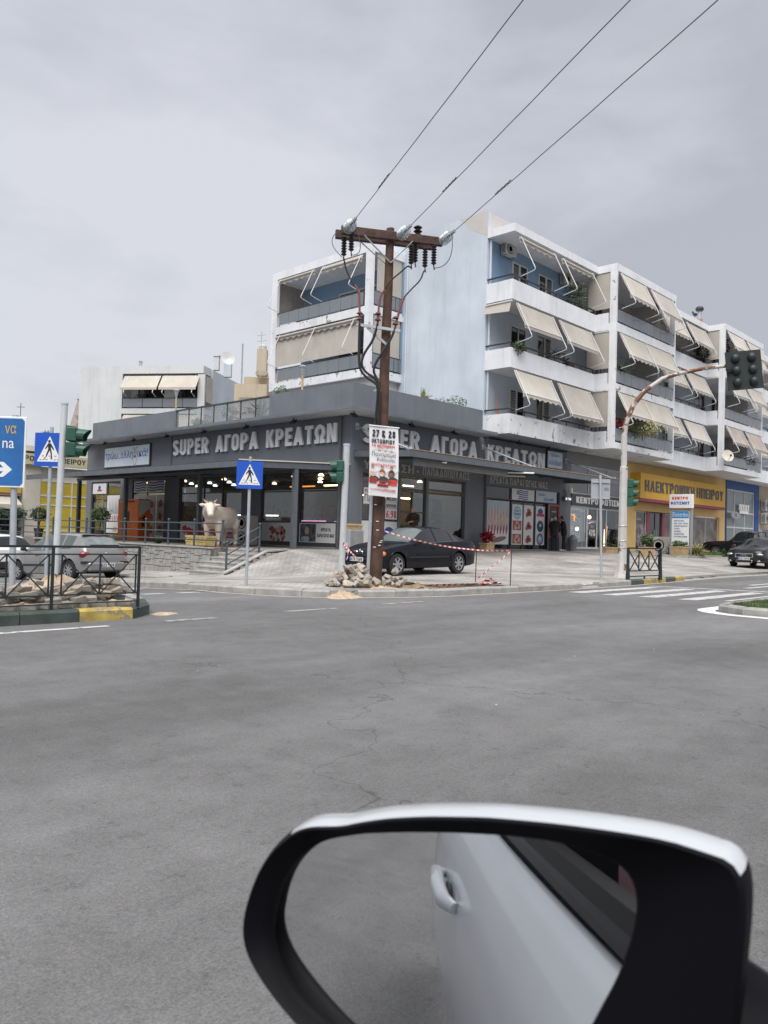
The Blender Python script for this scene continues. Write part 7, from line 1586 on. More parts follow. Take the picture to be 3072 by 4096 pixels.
for k, s_ in enumerate(('ΦΩΤΙΣΤΙΚΑ', 'LED - AUTO - MOTO', 'ΗΛΕΚΤΡΟΛΟΓΙΚΟ', 'ΥΛΙΚΟ', 'ΛΑΜΠΕΣ', 'ΔΙΑΚΟΠΤΕΣ', 'ΑΥΤΟΜΑΤΙΣΜΟΙ')):
    LT(s_, -2.88, 2.44 - .145 * k, min(.76, .062 * len(s_)), .07, 'print_blue', pb_); 
    if k != 3: LT('.', -2.80, 2.46 - .145 * k, .03, .03, 'print_blue', pb_, .03)
sub('rule', K['print_black'], pb_, lambda b: b.box(22.094, 22.099, -3.66, -2.78, 1.30, 1.315)); LT('T: 26810 35009', -2.80, 1.17, .82, .09, 'print_blue', pb_)
bed = sub('planted_bed', K['soil'], None, lambda b: b.prism([(18.9, -3.5, .3), (20.4, -4.35, .3), (25.3, -3.85, .3), (29.5, -3.9, .3), (29.5, -1.2, .3), (19.2, -1.4, .3)], (0, 0, .27))); tag(bed, 'soil bed in front of the ochre shop', kind='structure')
bk_ = thing('bed_kerb', 'low kerb round the planted bed under the totem', 'kerb', (22, -4, .5))
for a, c in zip(((18.9, -3.5), (20.4, -4.35), (22, -4.2), (23.6, -4.05), (25.3, -3.85)), ((20.4, -4.35), (22, -4.2), (23.6, -4.05), (25.3, -3.85), (26.2, -3.9))): sub('kerb_stone', K['kerb'], bk_, lambda b: b.bar((*a, .52), (*c, .52), .16, .16))
gt = MB(); r_ = random.Random(77)
for _ in range(2600):
    x = r_.uniform(24.6, 29.4); y = r_.uniform(-3.85, -1.6); h = r_.uniform(.08, .26); a = r_.uniform(0, pi); s_ = .02
    gt.add([(x - s_ * cos(a), y - s_ * sin(a), .57), (x + s_ * cos(a), y + s_ * sin(a), .57), (x + r_.uniform(-.1, .1), y + r_.uniform(-.1, .1), .57 + h)], [(0, 1, 2)])
tag(gt.build('bed_grass', M('bright_grass', (.07, .135, .025), .8, var=.4, sc=4)), 'bright green grass in the bed before the black pickup', kind='stuff')
for lab, loc, n, h, mt, sp_ in (('tall dry grass tuft on the bed edge beside the totem', (22.6, -3.9, .55), 260, 1.0, 'leaf_dry', 1.15), ('dark shrub growing behind the lighting shop totem', (23.2, -2.4, .55), 120, .9, 'leaf_dark', 1.), ('small dark leafy weed beside the black pickup', (27.6, -3.6, .55), 70, .5, 'leaf', 1.)):
    spiky(loc, n, h, .02 if n > 200 else .06, K[mt], thing('shrub' if n < 200 else 'grass_tuft', lab, 'plant', loc), seed=n, spread=sp_, droop=.5)
# ================================================================ vehicles (local axes: +x front, +y left, z up from the ground)
def herm(keys):
    ks = sorted(keys); xs = [k[0] for k in ks]; ys = [k[1] for k in ks]; n = len(xs)
    dl = [(ys[i + 1] - ys[i]) / (xs[i + 1] - xs[i]) for i in range(n - 1)]
    m = [dl[0]] + [0 if dl[i - 1] * dl[i] <= 0 else 2 * dl[i - 1] * dl[i] / (dl[i - 1] + dl[i]) for i in range(1, n - 1)] + [dl[-1]]
    def f(x):
        if x <= xs[0]: return ys[0]
        if x >= xs[-1]: return ys[-1]
        i = max(k for k in range(n - 1) if xs[k] <= x); h = xs[i + 1] - xs[i]; t = (x - xs[i]) / h
        return (2*t**3 - 3*t*t + 1) * ys[i] + (t**3 - 2*t*t + t) * h * m[i] + (-2*t**3 + 3*t*t) * ys[i+1] + (t**3 - t*t) * h * m[i+1]
    return f
def car_paint(name, c, metal=.3, rough=.28, coat=.7):
    m = M(name, c, rough, metal=metal, var=.04, sc=3, coat=coat, spec=.15); return m
K['car_glass'] = M('car_window_glass', (.010, .012, .014), .03, var=0, spec=.85); K['trim_black'] = M('black_car_trim', (.02, .02, .022), .55, var=.1)
K['tail_red'] = M('tail_lamp_red', (.28, .012, .016), .15, var=.15, sc=12, coat=.6); K['head_lamp'] = M('head_lamp_glass', (.42, .44, .46), .08, metal=.5, var=.2, sc=14, coat=1.); K['indicator'] = M('amber_indicator', (.75, .20, .02), .2, var=.1, coat=.5)
K['under'] = M('car_underside', (.010, .010, .010), .9, var=0); K['plate'] = M('number_plate', (.66, .67, .68), .4, var=.03)
def wheel(t, x, y, r, wd, spokes, side, rim_mat):
    s_ = 1 if side > 0 else -1
    b = MB(); b.lathe((x, y, r), [(r * .62, -wd / 2), (r * .92, -wd / 2), (r, -wd * .32), (r, wd * .32), (r * .92, wd / 2), (r * .62, wd / 2), (r * .60, wd * .1)], 28, (0, s_, 0))
    wl_ = b.build('wheel', K['tyre'], t, smooth=True, local=True, ang=50)
    b = MB(); b.lathe((x, y, r), [(r * .645, wd * .52), (r * .645, wd * .40), (r * .58, wd * .38), (r * .56, wd * .12), (.01, wd * .10)], 28, (0, s_, 0), False)
    b2 = MB(); b2.lathe((x, y, r), [(r * .17, wd * .1), (r * .17, wd * .46), (r * .10, wd * .50), (.01, wd * .5)], 14, (0, s_, 0))
    rm = b.build('rim', K['dark_grey'], wl_, smooth=True, local=True, ang=40)
    for k in range(spokes):
        an = 2 * pi * k / spokes + .2; d = Vector((cos(an), 0, sin(an))); q = Vector((-sin(an), 0, cos(an)))
        b2.add([Vector((x, y + s_ * wd * h, r)) + d * (r * a) + q * (r * w_) for a, w_, h in ((.12, -.09, .47), (.12, .09, .47), (.63, .075, .47), (.63, -.075, .47), (.12, -.09, .3), (.12, .09, .3), (.63, .075, .36), (.63, -.075, .36))], [(0, 1, 2, 3), (7, 6, 5, 4), (0, 3, 7, 4), (1, 5, 6, 2)])
    b3 = MB(); b3.lathe((x, y, r), [(r * .645, wd * .50), (r * .66, wd * .525), (r * .60, wd * .49), (r * .60, wd * .38)], 28, (0, s_, 0), False)
    base = len(b2.v); b2.v += b3.v; b2.f += [tuple(i + base for i in f) for f in b3.f]
    b2.build('spokes', rim_mat, rm, smooth=True, local=True, ang=35)
def car(name, label, cat, loc, rz, P, pitch=0.):
    t = thing(name, label, cat, loc, rz); t.rotation_euler = (0, pitch, rz)
    L_ = P['L']; W = P['W'] / 2; zs, zw, zt, wr, wb = [herm(P[k]) for k in ('zs', 'zw', 'zt', 'wr', 'wb')]; paint = P['paint']; xf, xr = P['xf'], P['xr']; R = P['R']; Ra = R + .055
    xs = set([-L_ / 2 + L_ * i / 64 for i in range(65)]) | set(P['cuts'])
    for xw in (xf, xr):
        for k in range(13): xs.add(xw + Ra * cos(pi * k / 12))
    xs = sorted(xs); xs = [x for i, x in enumerate(xs) if i == 0 or x - xs[i - 1] > .004 or x in P['cuts']]
    secs = []
    for x in xs:
        w_ = W * wb(x); lo = zs(x); be = zw(x); top = zt(x); rw = W * wr(x); arch = lo
        for xw in (xf, xr):
            if abs(x - xw) < Ra: arch = max(arch, R + sqrt(max(0, Ra * Ra - (x - xw) ** 2)))
        cr = min(.07, max(.012, (top - be) * .25)); flare = 1 + (.012 if arch > lo + .05 else 0)
        s_ = [(0, lo), (w_ * .80, lo), (w_ * .80, arch), (w_ * .985 * flare, max(arch, lo + .03)), (w_ * flare, max(arch + .012, lo + .38 * (be - lo))), (w_ * .99, max(arch + .025, lo + .72 * (be - lo))), (w_ * .965, max(arch + .04, be - .05)), (w_ * .925, max(arch + .05, be)), (rw, top - cr), (rw * .62, top - cr * .28), (0, top)]
        secs.append(s_)
    n = 11; wins = P['wins']; ws = P['ws']; rw_ = P['rw']
    def pt(i, j, sd): return (xs[i], sd * secs[i][j][0], secs[i][j][1])
    G = {'body': MB(), 'underside': MB(), 'windshield': MB(), 'rear_window': MB()}
    sw_ = {}
    for i in range(len(xs) - 1):
        xm = (xs[i] + xs[i + 1]) / 2
        for sd in (1, -1):
            for j in range(n - 1):
                g = 'body'
                if j < 2: g = 'underside'
                elif j == 7:
                    for k, (a, c) in enumerate(wins):
                        if a < xm < c: g = ('side_window', k, sd)
                elif j >= 8:
                    if ws[0] < xm < ws[1]: g = 'windshield'
                    elif rw_[0] < xm < rw_[1]: g = 'rear_window'
                q = [pt(i, j, sd), pt(i + 1, j, sd), pt(i + 1, j + 1, sd), pt(i, j + 1, sd)]
                if sd < 0: q.reverse()
                (G[g] if isinstance(g, str) else sw_.setdefault(g, MB())).quad(*q)
    for i in (0, len(xs) - 1):
        q = [pt(i, j, 1) for j in range(n)] + [pt(i, j, -1) for j in range(n - 2, 0, -1)]
        G['body'].poly(q if i else q[::-1])
    G['body'].build('body', paint, t, smooth=True, local=True, ang=32); G['underside'].build('underside', K['under'], t, local=True)
    G['windshield'].build('windshield', P.get('ws_glass', K['car_glass']), t, smooth=True, local=True); G['rear_window'].build('rear_window', P.get('rear_glass', K['car_glass']), t, smooth=True, local=True)
    for g in sw_.values(): g.build('side_window', P.get('side_glass', K['car_glass']), t, smooth=True, local=True)
    def side(x, j, off=.004):                                     # point on the left flank at station x, section level j (may be fractional)
        w_ = W * wb(x); lo = zs(x); be = zw(x); z = lo + (be - lo) * j
        f = 1.0 if .38 < j < .72 else (.985 if j < .2 else .97 if j > .9 else .995); return w_ * f + off, z
    for (x0, x1, z0, z1, mt, nm) in P.get('strips', ()):
        for sd in (1, -1):
            b = MB(); m = 10
            for k in range(m):
                xa, xb = x0 + (x1 - x0) * k / m, x0 + (x1 - x0) * (k + 1) / m
                ya, yb = W * wb(xa) + .010, W * wb(xb) + .010
                b.quad((xa, sd * ya, z0), (xb, sd * yb, z0), (xb, sd * yb, z1), (xa, sd * ya, z1)); b.quad((xa, sd * ya, z1), (xb, sd * yb, z1), (xb, sd * (yb - .03), z1 + .006), (xa, sd * (ya - .03), z1 + .006))
            b.build(nm, mt, t, local=True)
    for xd in P.get('seams', ()):                                  # door gaps
        for sd in (1, -1):
            b = MB(); lo = zs(xd) + .05; be = zw(xd) - .03; m = 8; ys = []
            for k in range(m + 1):
                z = lo + (be - lo) * k / m; q = (z - zs(xd)) / (zw(xd) - zs(xd)); w_ = W * wb(xd)
                # follow the flank between section points
                pr = [(0, .985), (.38, 1.), (.72, .99), (.94, .965), (1, .925)]
                for (a, fa), (c, fc) in zip(pr, pr[1:]):
                    if a <= q <= c: f = fa + (fc - fa) * (q - a) / (c - a)
                ys.append((z, w_ * f + .002))
            for (z0, y0), (z1, y1) in zip(ys, ys[1:]): b.quad((xd - .006, sd * y0, z0), (xd + .006, sd * y0, z0), (xd + .006, sd * y1, z1), (xd - .006, sd * y1, z1))
            b.build('door_seam', K['under'], t, local=True)
    for xh in P.get('handles', ()):
        for sd in (1, -1):
            z = zw(xh) - .14; MB().obox((xh, sd * (W * wb(xh) * .985 + .012), z), (1, 0, 0), (0, 1, 0), ZU, .09, .014, .02).build('door_handle', paint, t, local=True, bevel=.008)
    for sd in (1, -1):                                            # bright line under the side windows
        xa, xb = min(w[0] for w in wins), max(w[1] for w in wins); MB().tube([(x, sd * (W * wb(x) * .927), zw(x) + .004) for x in [xa + (xb - xa) * k / 12 for k in range(13)]], .009, 5).build('window_trim', K['steel_grey'], t, local=True)
    xm = P['mirror']
    for sd in (1, -1):
        b = MB(); b.sphere((xm, sd * (W * .94 + .10), zw(xm) + .07), .1, 12, 8, (.55, 1.05, .68)); mr = b.build('wing_mirror', P.get('mirror_mat', paint), t, smooth=True, local=True); MB().bar((xm + .02, sd * W * .9, zw(xm) + .02), (xm, sd * (W * .94 + .06), zw(xm) + .05), .05).build('mirror_stalk', K['trim_black'], mr, local=True)
    for xw in (xf, xr):
        for sd in (1, -1): wheel(t, xw, sd * (W * wb(xw) - .105), R, .2, P['spokes'], sd, P.get('rim', K['rim']))
    return t, dict(zs=zs, zw=zw, zt=zt, W=W, wb=wb)
def plate(t, x, z, s_, face, w=.52, h=.115, tilt=0.):
    pl = MB().box(x - .008, x + .008, -w / 2, w / 2, z - h / 2, z + h / 2).build('number_plate', K['plate'], t, local=True)
    MB().box(x - .0095, x + .0095, w / 2 * -face - .0 if face > 0 else w / 2 - .05, w / 2 * -face + .05 if face > 0 else w / 2, z - h / 2 + .004, z + h / 2 - .004).build('blue_band', K['print_blue'], pl, local=True)
    xd = Vector((0, 1, 0)) if face > 0 else Vector((0, -1, 0))
    text('lettering', s_, Vector((x + face * .0095, -.2 * face, z - .04)), xd, ZU, .43, .08, K['print_black'], pl, .002, .02, local=True)
def lens(t, name, c, r, mat, par=None, n=14): return MB().sphere(c, 1, n, 8, r).build(name, mat, par or t, smooth=True, local=True)
# ---- dark blue saloon on the sidewalk
navy = car_paint('midnight_blue_paint', (.004, .005, .009), .0, .4, .32)
SAL = dict(L=4.47, W=1.74, R=.315, xf=1.475, xr=-1.25, spokes=7, paint=navy, mirror=.62, mirror_mat=navy,
    zs=[(-2.235, .36), (-2.05, .25), (-1.6, .20), (0, .19), (1.0, .19), (1.8, .20), (2.1, .22), (2.235, .28)],
    zw=[(-2.235, .86), (-2.1, .95), (-1.7, .985), (-1., .965), (0, .925), (.85, .90), (1.4, .83), (1.9, .735), (2.1, .66), (2.235, .52)],
    zt=[(-2.235, .90), (-2.15, 1.0), (-1.75, 1.045), (-1.68, 1.06), (-1.05, 1.335), (-.8, 1.385), (-.35, 1.415), (.0, 1.395), (.18, 1.34), (.88, .965), (.95, .95), (1.5, .885), (1.95, .785), (2.12, .71), (2.235, .55)],
    wr=[(-2.235, .70), (-1.7, .74), (-1.05, .62), (-.4, .62), (.1, .64), (.88, .76), (1.5, .74), (2.0, .66), (2.235, .60)],
    wb=[(-2.235, .80), (-2.1, .91), (-1.7, .98), (-.5, 1.0), (.8, .995), (1.6, .975), (2.0, .90), (2.15, .81), (2.235, .70)],
    cuts=(-1.68, -1.05, .13, .90, -.98, -.55, -.50, -.47, .33, -.28, .72, -1.42), wins=((-.20, .66), (-.98, -.28), (-1.40, -1.02)), ws=(.15, .89), rw=(-1.68, -1.06),
    ws_glass=M('windshield_painted_sky', (.13, .155, .15), .05, var=.15, sc=2, spec=.7), strips=((-.75, 1.05, .50, .535, K['trim_black'], 'side_moulding'),), seams=(.93, -.22, -1.02), handles=(-.05, -.95))  # windshield base colour lightened to carry the sky's reflection
bm_, f = car('dark_saloon_car', 'dark blue saloon car parked on the sidewalk behind the wooden pole', 'car', (-2.98, -5.76, .13), pi, SAL, .012)
SAL_t = bm_
for sd in (1, -1):
    kd = MB(); kd.obox((2.20, sd * .105, .615), (1, 0, 0), (0, 1, 0), ZU, .03, .092, .075); k_ = kd.build('grille', K['chrome'], bm_, local=True, bevel=.028); MB().obox((2.215, sd * .105, .615), (1, 0, 0), (0, 1, 0), ZU, .03, .075, .058).build('grille_mesh', K['black'], k_, local=True, bevel=.02)
    lens(bm_, 'headlight', (2.06, sd * .50, .625), (.13, .21, .075), K['head_lamp']); lens(bm_, 'indicator', (1.955, sd * .735, .615), (.10, .075, .075), K['indicator']); lens(bm_, 'fog_lamp', (2.19, sd * .55, .34), (.04, .08, .045), K['head_lamp'])
    lens(bm_, 'tail_light', (-2.10, sd * .64, .80), (.10, .16, .09), K['tail_red'])
MB().sphere((2.13, 0, .70), .04, 12, 6, (.7, 1, .7)).build('badge', K['chrome'], bm_, smooth=True, local=True)
MB().obox((2.21, 0, .30), (1, 0, 0), (0, 1, 0), ZU, .03, .42, .05).build('air_intake', K['black'], bm_, local=True, bevel=.01); MB().obox((2.235, 0, .475), (1, 0, 0), (0, 1, 0), ZU, .02, .66, .022).build('bumper_strip', K['trim_black'], bm_, local=True)
plate(bm_, 2.262, .455, 'ATK 3548', 1)
# ---- silver hatchback at the kerb
silver = car_paint('silver_grey_paint', (.27, .265, .26), .45, .30)
HAT = dict(L=4.20, W=1.75, R=.315, xf=1.22, xr=-1.39, spokes=8, paint=silver, mirror=.80, mirror_mat=K['trim_black'],
    zs=[(-2.1, .34), (-1.9, .24), (-1.5, .21), (0, .20), (1.4, .2), (1.9, .22), (2.1, .3)],
    zw=[(-2.1, .80), (-2.03, .95), (-1.8, 1.0), (-1., .985), (0, .95), (1.0, .93), (1.4, .86), (1.8, .74), (2.1, .5)],
    zt=[(-2.1, .82), (-2.04, .98), (-1.99, 1.02), (-1.66, 1.38), (-1.55, 1.42), (-1.1, 1.475), (-.35, 1.51), (.15, 1.45), (1.08, 1.0), (1.15, .99), (1.6, .88), (1.9, .74), (2.1, .53)],
    wr=[(-2.1, .72), (-1.99, .78), (-1.66, .66), (-.4, .66), (.15, .66), (1.08, .77), (1.6, .72), (2.1, .58)],
    wb=[(-2.1, .84), (-1.98, .92), (-1.6, .985), (-.4, 1.), (1, .995), (1.6, .95), (1.9, .85), (2.1, .7)],
    cuts=(-1.99, -1.66, .13, 1.1, -.98, -.88, .05, -.05, .80, -1.50), wins=((.03, .86), (-.92, -.05), (-1.42, -1.0)), ws=(.14, 1.09), rw=(-1.99, -1.66),
    strips=((-.95, .95, .46, .52, K['trim_black'], 'side_moulding'),), seams=(1.0, -.0, -1.0), handles=(.16, -.85), side_glass=M('greenish_car_glass', (.06, .075, .07), .06, var=.3, sc=2, spec=.8, coat=.4))
HAT['rear_glass'] = M('pale_rear_glass', (.17, .20, .20), .06, var=.35, sc=3, spec=.8, coat=.6)
pg, f = car('silver_hatchback', 'silver grey hatchback parked at the kerb of the side street', 'car', (-9.17, 3.69, -.50), radians(101), HAT, .045)
for sd in (1, -1):
    MB().sphere((-1.955, sd * .66, .80), 1, 18, 10, (.15, .235, .115)).build('tail_light', K['tail_red'], pg, smooth=True, local=True)
    MB().obox((-2.02, sd * .67, .56), (1, 0, 0), (0, 1, 0), ZU, .085, .17, .04).build('bumper_strip', K['trim_black'], pg, local=True, bevel=.015)
MB().obox((-2.06, 0, .42), (1, 0, 0), (0, 1, 0), ZU, .09, .68, .14).build('rear_bumper', silver, pg, local=True, bevel=.05)
MB().add([(-2.003, y, z) for y, z in ((-.60, 1.04), (.60, 1.04), (.52, 1.10), (-.52, 1.10))], [(0, 1, 2, 3)]).build('tailgate_trim', K['trim_black'], pg, local=True)
MB().obox((-1.62, 0, 1.405), (1, 0, -.2), (0, 1, 0), ZU, .07, .54, .012).build('roof_spoiler', silver, pg, local=True); MB().obox((-1.70, 0, 1.375), (1, 0, 0), (0, 1, 0), ZU, .01, .12, .012).build('brake_light', K['tail_red'], pg, local=True)
MB().sphere((-2.085, 0, .82), .05, 10, 6, (.3, .8, 1)).build('badge', K['chrome'], pg, smooth=True, local=True); plate(pg, -2.158, .46, 'IZZ 1378', -1)
# ---- white car ahead of it
white = car_paint('white_car_paint', (.72, .73, .74), .0, .3)
SUV = dict(L=4.45, W=1.86, R=.345, xf=1.38, xr=-1.29, spokes=5, paint=white, mirror=.85,
    zs=[(-2.22, .42), (-2., .3), (-1.5, .24), (1.5, .24), (2.22, .34)], zw=[(-2.22, .95), (-2.1, 1.08), (-1.5, 1.1), (0, 1.04), (1.0, 1.02), (1.8, .9), (2.22, .62)],
    zt=[(-2.22, .98), (-2.14, 1.1), (-1.80, 1.50), (-1.6, 1.57), (-.9, 1.62), (-.2, 1.64), (.3, 1.56), (1.1, 1.1), (1.2, 1.08), (1.8, .98), (2.22, .66)],
    wr=[(-2.22, .76), (-2.1, .80), (-1.8, .68), (0, .68), (.3, .68), (1.1, .8), (2.22, .62)], wb=[(-2.22, .88), (-2.05, .95), (-1.5, 1.), (1.5, .98), (2.0, .88), (2.22, .74)],
    cuts=(-2.12, -1.80, .28, 1.12, -1.0, .1), wins=((.12, .95), (-.95, .02), (-1.65, -1.05)), ws=(.3, 1.11), rw=(-2.13, -1.79), seams=(1.05, .05, -1.0), handles=(.2, -.85))
ki, f = car('white_family_car', 'white family car with red tail lights at the left edge', 'car', (-8.95, 11.2, -.80), pi / 2 + .13, SUV, .045)
for sd in (1, -1):
    MB().sphere((-2.10, sd * .68, .93), 1, 14, 8, (.11, .24, .085)).build('tail_light', K['tail_red'], ki, smooth=True, local=True); MB().obox((-2.22, sd * .62, .50), (1, 0, 0), (0, 1, 0), ZU, .02, .16, .035).build('reflector', K['tail_red'], ki, local=True)
    MB().tube([(.9, sd * .60, 1.56), (.2, sd * .61, 1.66), (-1.2, sd * .61, 1.655), (-1.6, sd * .60, 1.60)], .018, 6).build('roof_rail', K['trim_black'], ki, local=True)
MB().obox((-2.2, 0, .42), (1, 0, 0), (0, 1, 0), ZU, .06, .80, .13).build('rear_bumper', K['trim_black'], ki, local=True, bevel=.03); bdg = MB().sphere((-2.225, 0, .92), .07, 14, 6, (.12, 1.1, .5)).build('badge', K['black'], ki, smooth=True, local=True)
text('lettering', 'KIA', Vector((-2.236, .055, .90)), Vector((0, -1, 0)), ZU, .11, .04, K['chrome'], bdg, .003, .02, local=True); plate(ki, -2.235, .70, 'IAB 4', -1) if False else None
# ---- dark grey hatchback on the right
blk = car_paint('black_paint', (.014, .014, .016), .25, .24)
A3 = dict(HAT); A3.update(W=1.77, paint=blk, spokes=9, mirror=.78, mirror_mat=blk, side_glass=K['car_glass'], rear_glass=K['car_glass'], strips=(),
    zw=[(-2.1, .80), (-2.03, .95), (-1.8, .98), (-1., .96), (0, .92), (1.0, .90), (1.5, .85), (1.9, .76), (2.03, .68), (2.1, .52)],
    zt=[(-2.1, .82), (-2.04, .98), (-1.99, 1.0), (-1.66, 1.30), (-1.55, 1.34), (-1.1, 1.39), (-.35, 1.42), (.15, 1.36), (1.0, .97), (1.08, .96), (1.6, .90), (1.95, .80), (2.05, .71), (2.1, .55)], wb=[(-2.1, .84), (-1.98, .92), (-1.6, .985), (-.4, 1.), (1, .995), (1.6, .97), (1.95, .89), (2.1, .78)])
au, f = car('black_hatchback', 'black hatchback facing the camera at the right edge', 'car', (19.05, -8.42, .22), pi, A3, -.01)
gf = MB().obox((2.105, 0, .54), (1, 0, 0), (0, 1, 0), ZU, .02, .40, .10).build('grille_frame', K['chrome'], au, local=True, bevel=.03); MB().obox((2.113, 0, .54), (1, 0, 0), (0, 1, 0), ZU, .02, .375, .08).build('grille', K['black'], au, local=True, bevel=.025)
gf2 = MB().obox((2.105, 0, .27), (1, 0, 0), (0, 1, 0), ZU, .02, .36, .065).build('lower_grille_frame', K['chrome'], au, local=True, bevel=.02); MB().obox((2.113, 0, .27), (1, 0, 0), (0, 1, 0), ZU, .02, .345, .05).build('lower_grille', K['black'], au, local=True, bevel=.015)
for k in range(4): MB().tube([(2.137, -.105 + .07 * k + .045 * cos(a), .545 + .045 * sin(a)) for a in [2 * pi * q / 14 for q in range(15)]], .007, 5, False).build('badge_ring', K['chrome'], au, local=True)
for sd in (1, -1): lens(au, 'headlight', (1.98, sd * .63, .585), (.13, .17, .07), K['head_lamp']); lens(au, 'fog_lamp', (2.06, sd * .62, .29), (.05, .09, .04), K['head_lamp'])
plate(au, 2.137, .395, 'AIK 5440', 1)
# ---- second dark car behind it
C2 = dict(HAT); C2.update(paint=car_paint('dark_blue_paint', (.012, .022, .045), .3, .25), mirror_mat=K['trim_black'], side_glass=K['car_glass'], rear_glass=K['car_glass'])
c2, f = car('dark_blue_hatchback', 'dark blue car half hidden behind the black hatchback', 'car', (27.3, -6.6, .34), pi, C2)
for sd in (1, -1): lens(c2, 'headlight', (1.98, sd * .63, .62), (.12, .17, .08), K['head_lamp'])
# ---- black pickup nosed up to the ochre shop
PK = dict(L=5.0, W=1.70, R=.36, xf=1.55, xr=-1.4, spokes=6, paint=blk, mirror=.62, mirror_mat=K['trim_black'],
    zs=[(-2.5, .5), (-1.8, .42), (1.8, .38), (2.5, .45)], zw=[(-2.5, 1.02), (-.75, 1.04), (-.7, 1.04), (.4, 1.03), (.9, 1.02), (1.8, .98), (2.3, .9), (2.5, .72)],
    zt=[(-2.5, 1.03), (-.80, 1.045), (-.76, 1.05), (-.66, 1.60), (-.5, 1.66), (.1, 1.68), (.3, 1.62), (.82, 1.09), (.95, 1.07), (1.8, 1.03), (2.3, .95), (2.5, .76)],
    wr=[(-2.5, .9), (-.8, .9), (-.66, .74), (.1, .74), (.82, .84), (1.8, .8), (2.5, .7)], wb=[(-2.5, .97), (-2.0, 1.), (1.8, 1.), (2.3, .95), (2.5, .84)],
    cuts=(-.76, -.66, .28, .84, -.35, -.28), wins=((-.28, .62), (-.62, -.35)), ws=(.3, .83), rw=(-.76, -.65), seams=(.72, -.42), handles=(-.2,))
pk, f = car('black_pickup', 'black pickup truck nosed towards the ochre shop', 'pickup', (30.05, -4.0, .42), pi / 2, PK)
MB().box(-2.4, -.85, -.70, .70, .98, 1.052).build('load_bed', K['under'], pk, local=True); MB().tube([(-.9, -.72, 1.04), (-.88, -.66, 1.62), (-.88, .66, 1.62), (-.9, .72, 1.04)], .03, 6).build('roll_bar', K['trim_black'], pk, local=True)
for sd in (1, -1): lens(pk, 'headlight', (2.42, sd * .62, .74), (.08, .16, .09), K['head_lamp'])
# ================================================================ bull statue and people (bodies are one welded surface)
def eloft(b, secs, axis='x', n=14):
    """closed loft through ellipses; each section is (x, y, z, r1, r2)"""
    B0 = len(b.v)
    for (x, y, z, r1, r2) in secs:
        for k in range(n):
            a = 2 * pi * k / n
            if axis == 'x': b.v.append((x, y + r1 * cos(a), z + r2 * sin(a)))
            else: b.v.append((x + r1 * cos(a), y + r2 * sin(a), z))
    m = len(secs)
    for i in range(m - 1):
        for k in range(n): b.f.append((B0+i*n+k, B0+i*n+(k+1)%n, B0+(i+1)*n+(k+1)%n, B0+(i+1)*n+k))
    b.f.append(tuple(B0 + k for k in range(n))[::-1]); b.f.append(tuple(B0 + (m-1)*n + k for k in range(n)))
def weld(o, vox, it=4):
    m = o.modifiers.new('one_surface', 'REMESH'); m.mode = 'VOXEL'; m.voxel_size = vox; m.use_smooth_shade = True
    s = o.modifiers.new('soften', 'SMOOTH'); s.factor = .5; s.iterations = it
    return o
bl = thing('bull_statue', 'life size pale bull statue on the terrace beside the steps', 'statue', (-4.42, 1.95, .662), -2.62)
bl.scale = (1.04, 1.04, 1.04)
b = MB()
eloft(b, [(-1.02, 0, 1.0, .08, .12), (-.95, 0, 1.0, .22, .27), (-.72, 0, 1.0, .31, .38), (-.3, 0, .95, .33, .40), (.2, 0, .95, .335, .42), (.55, 0, 1.02, .30, .45), (.78, 0, 1.07, .22, .38), (.90, .04, 1.13, .18, .30)])
hd = radians(30); hx = lambda d, y=0: (.86 + d * cos(hd) - y * sin(hd), d * sin(hd) + y * cos(hd))
b.tube([(.62, 0, 1.10), (.82, .03, 1.16), (*hx(.14), 1.24), (*hx(.30), 1.30)], [.32, .28, .22, .17], 12)
b.tube([(*hx(.22), 1.32), (*hx(.38), 1.27), (*hx(.54), 1.13), (*hx(.64), 1.02), (*hx(.67), .99)], [.15, .155, .118, .098, .07], 12)
b.sphere((*hx(.24), 1.42), .11, 10, 6, (1, 1.2, .7))
for s_ in (1, -1):
    b.tube([(*hx(.26, .11 * s_), 1.38), (*hx(.24, .27 * s_), 1.36), (*hx(.23, .36 * s_), 1.38)], [.03, .065, .015], 8)
    b.tube([(.55, .19 * s_, .80), (.57, .20 * s_, .55), (.56, .20 * s_, .42), (.56, .2 * s_, .16), (.58, .2 * s_, .06)], [.155, .105, .085, .062, .075], 10)
    b.tube([(-.72, .2 * s_, .92), (-.66, .21 * s_, .66), (-.78, .21 * s_, .46), (-.80, .21 * s_, .18), (-.77, .21 * s_, .06)], [.20, .15, .085, .062, .075], 10)
b.tube([(-1.0, 0, 1.18), (-1.1, 0, 1.05), (-1.1, 0, .6), (-1.09, 0, .42)], [.04, .032, .022, .04], 8); b.sphere((-.45, 0, .58), .10, 8, 6, (1, 1, 1.2))
bo = weld(b.build('body', K['bull'], bl, local=True), .028, 3)
for s_ in (1, -1):
    MB().tube([(*hx(.22, .09 * s_), 1.45), (*hx(.22, .17 * s_), 1.49), (*hx(.25, .21 * s_), 1.56)], [.038, .03, .008], 8).build('horn', M('horn_pale_%d' % s_, (.42, .33, .27), .5, var=.1), bl, smooth=True, local=True)
    MB().sphere((*hx(.40, .125 * s_), 1.29), .02, 8, 6).build('eye', K['black'], bl, smooth=True, local=True); MB().sphere((*hx(.655, .045 * s_), 1.03), .018, 6, 4).build('nostril', K['hoof'], bl, local=True)
    for x in (.60, -.75): MB().lathe((x, .205 * s_, 0), [(.088, 0), (.08, .05), (.068, .085)], 12).build('hoof', K['hoof'], bl, local=True)
foliage((*hx(.27), 1.46), (.09, .13, .05), 90, .05, M('bull_curls', (.36, .27, .19), .8, var=.3, sc=20), bl, 'forelock', local=True)

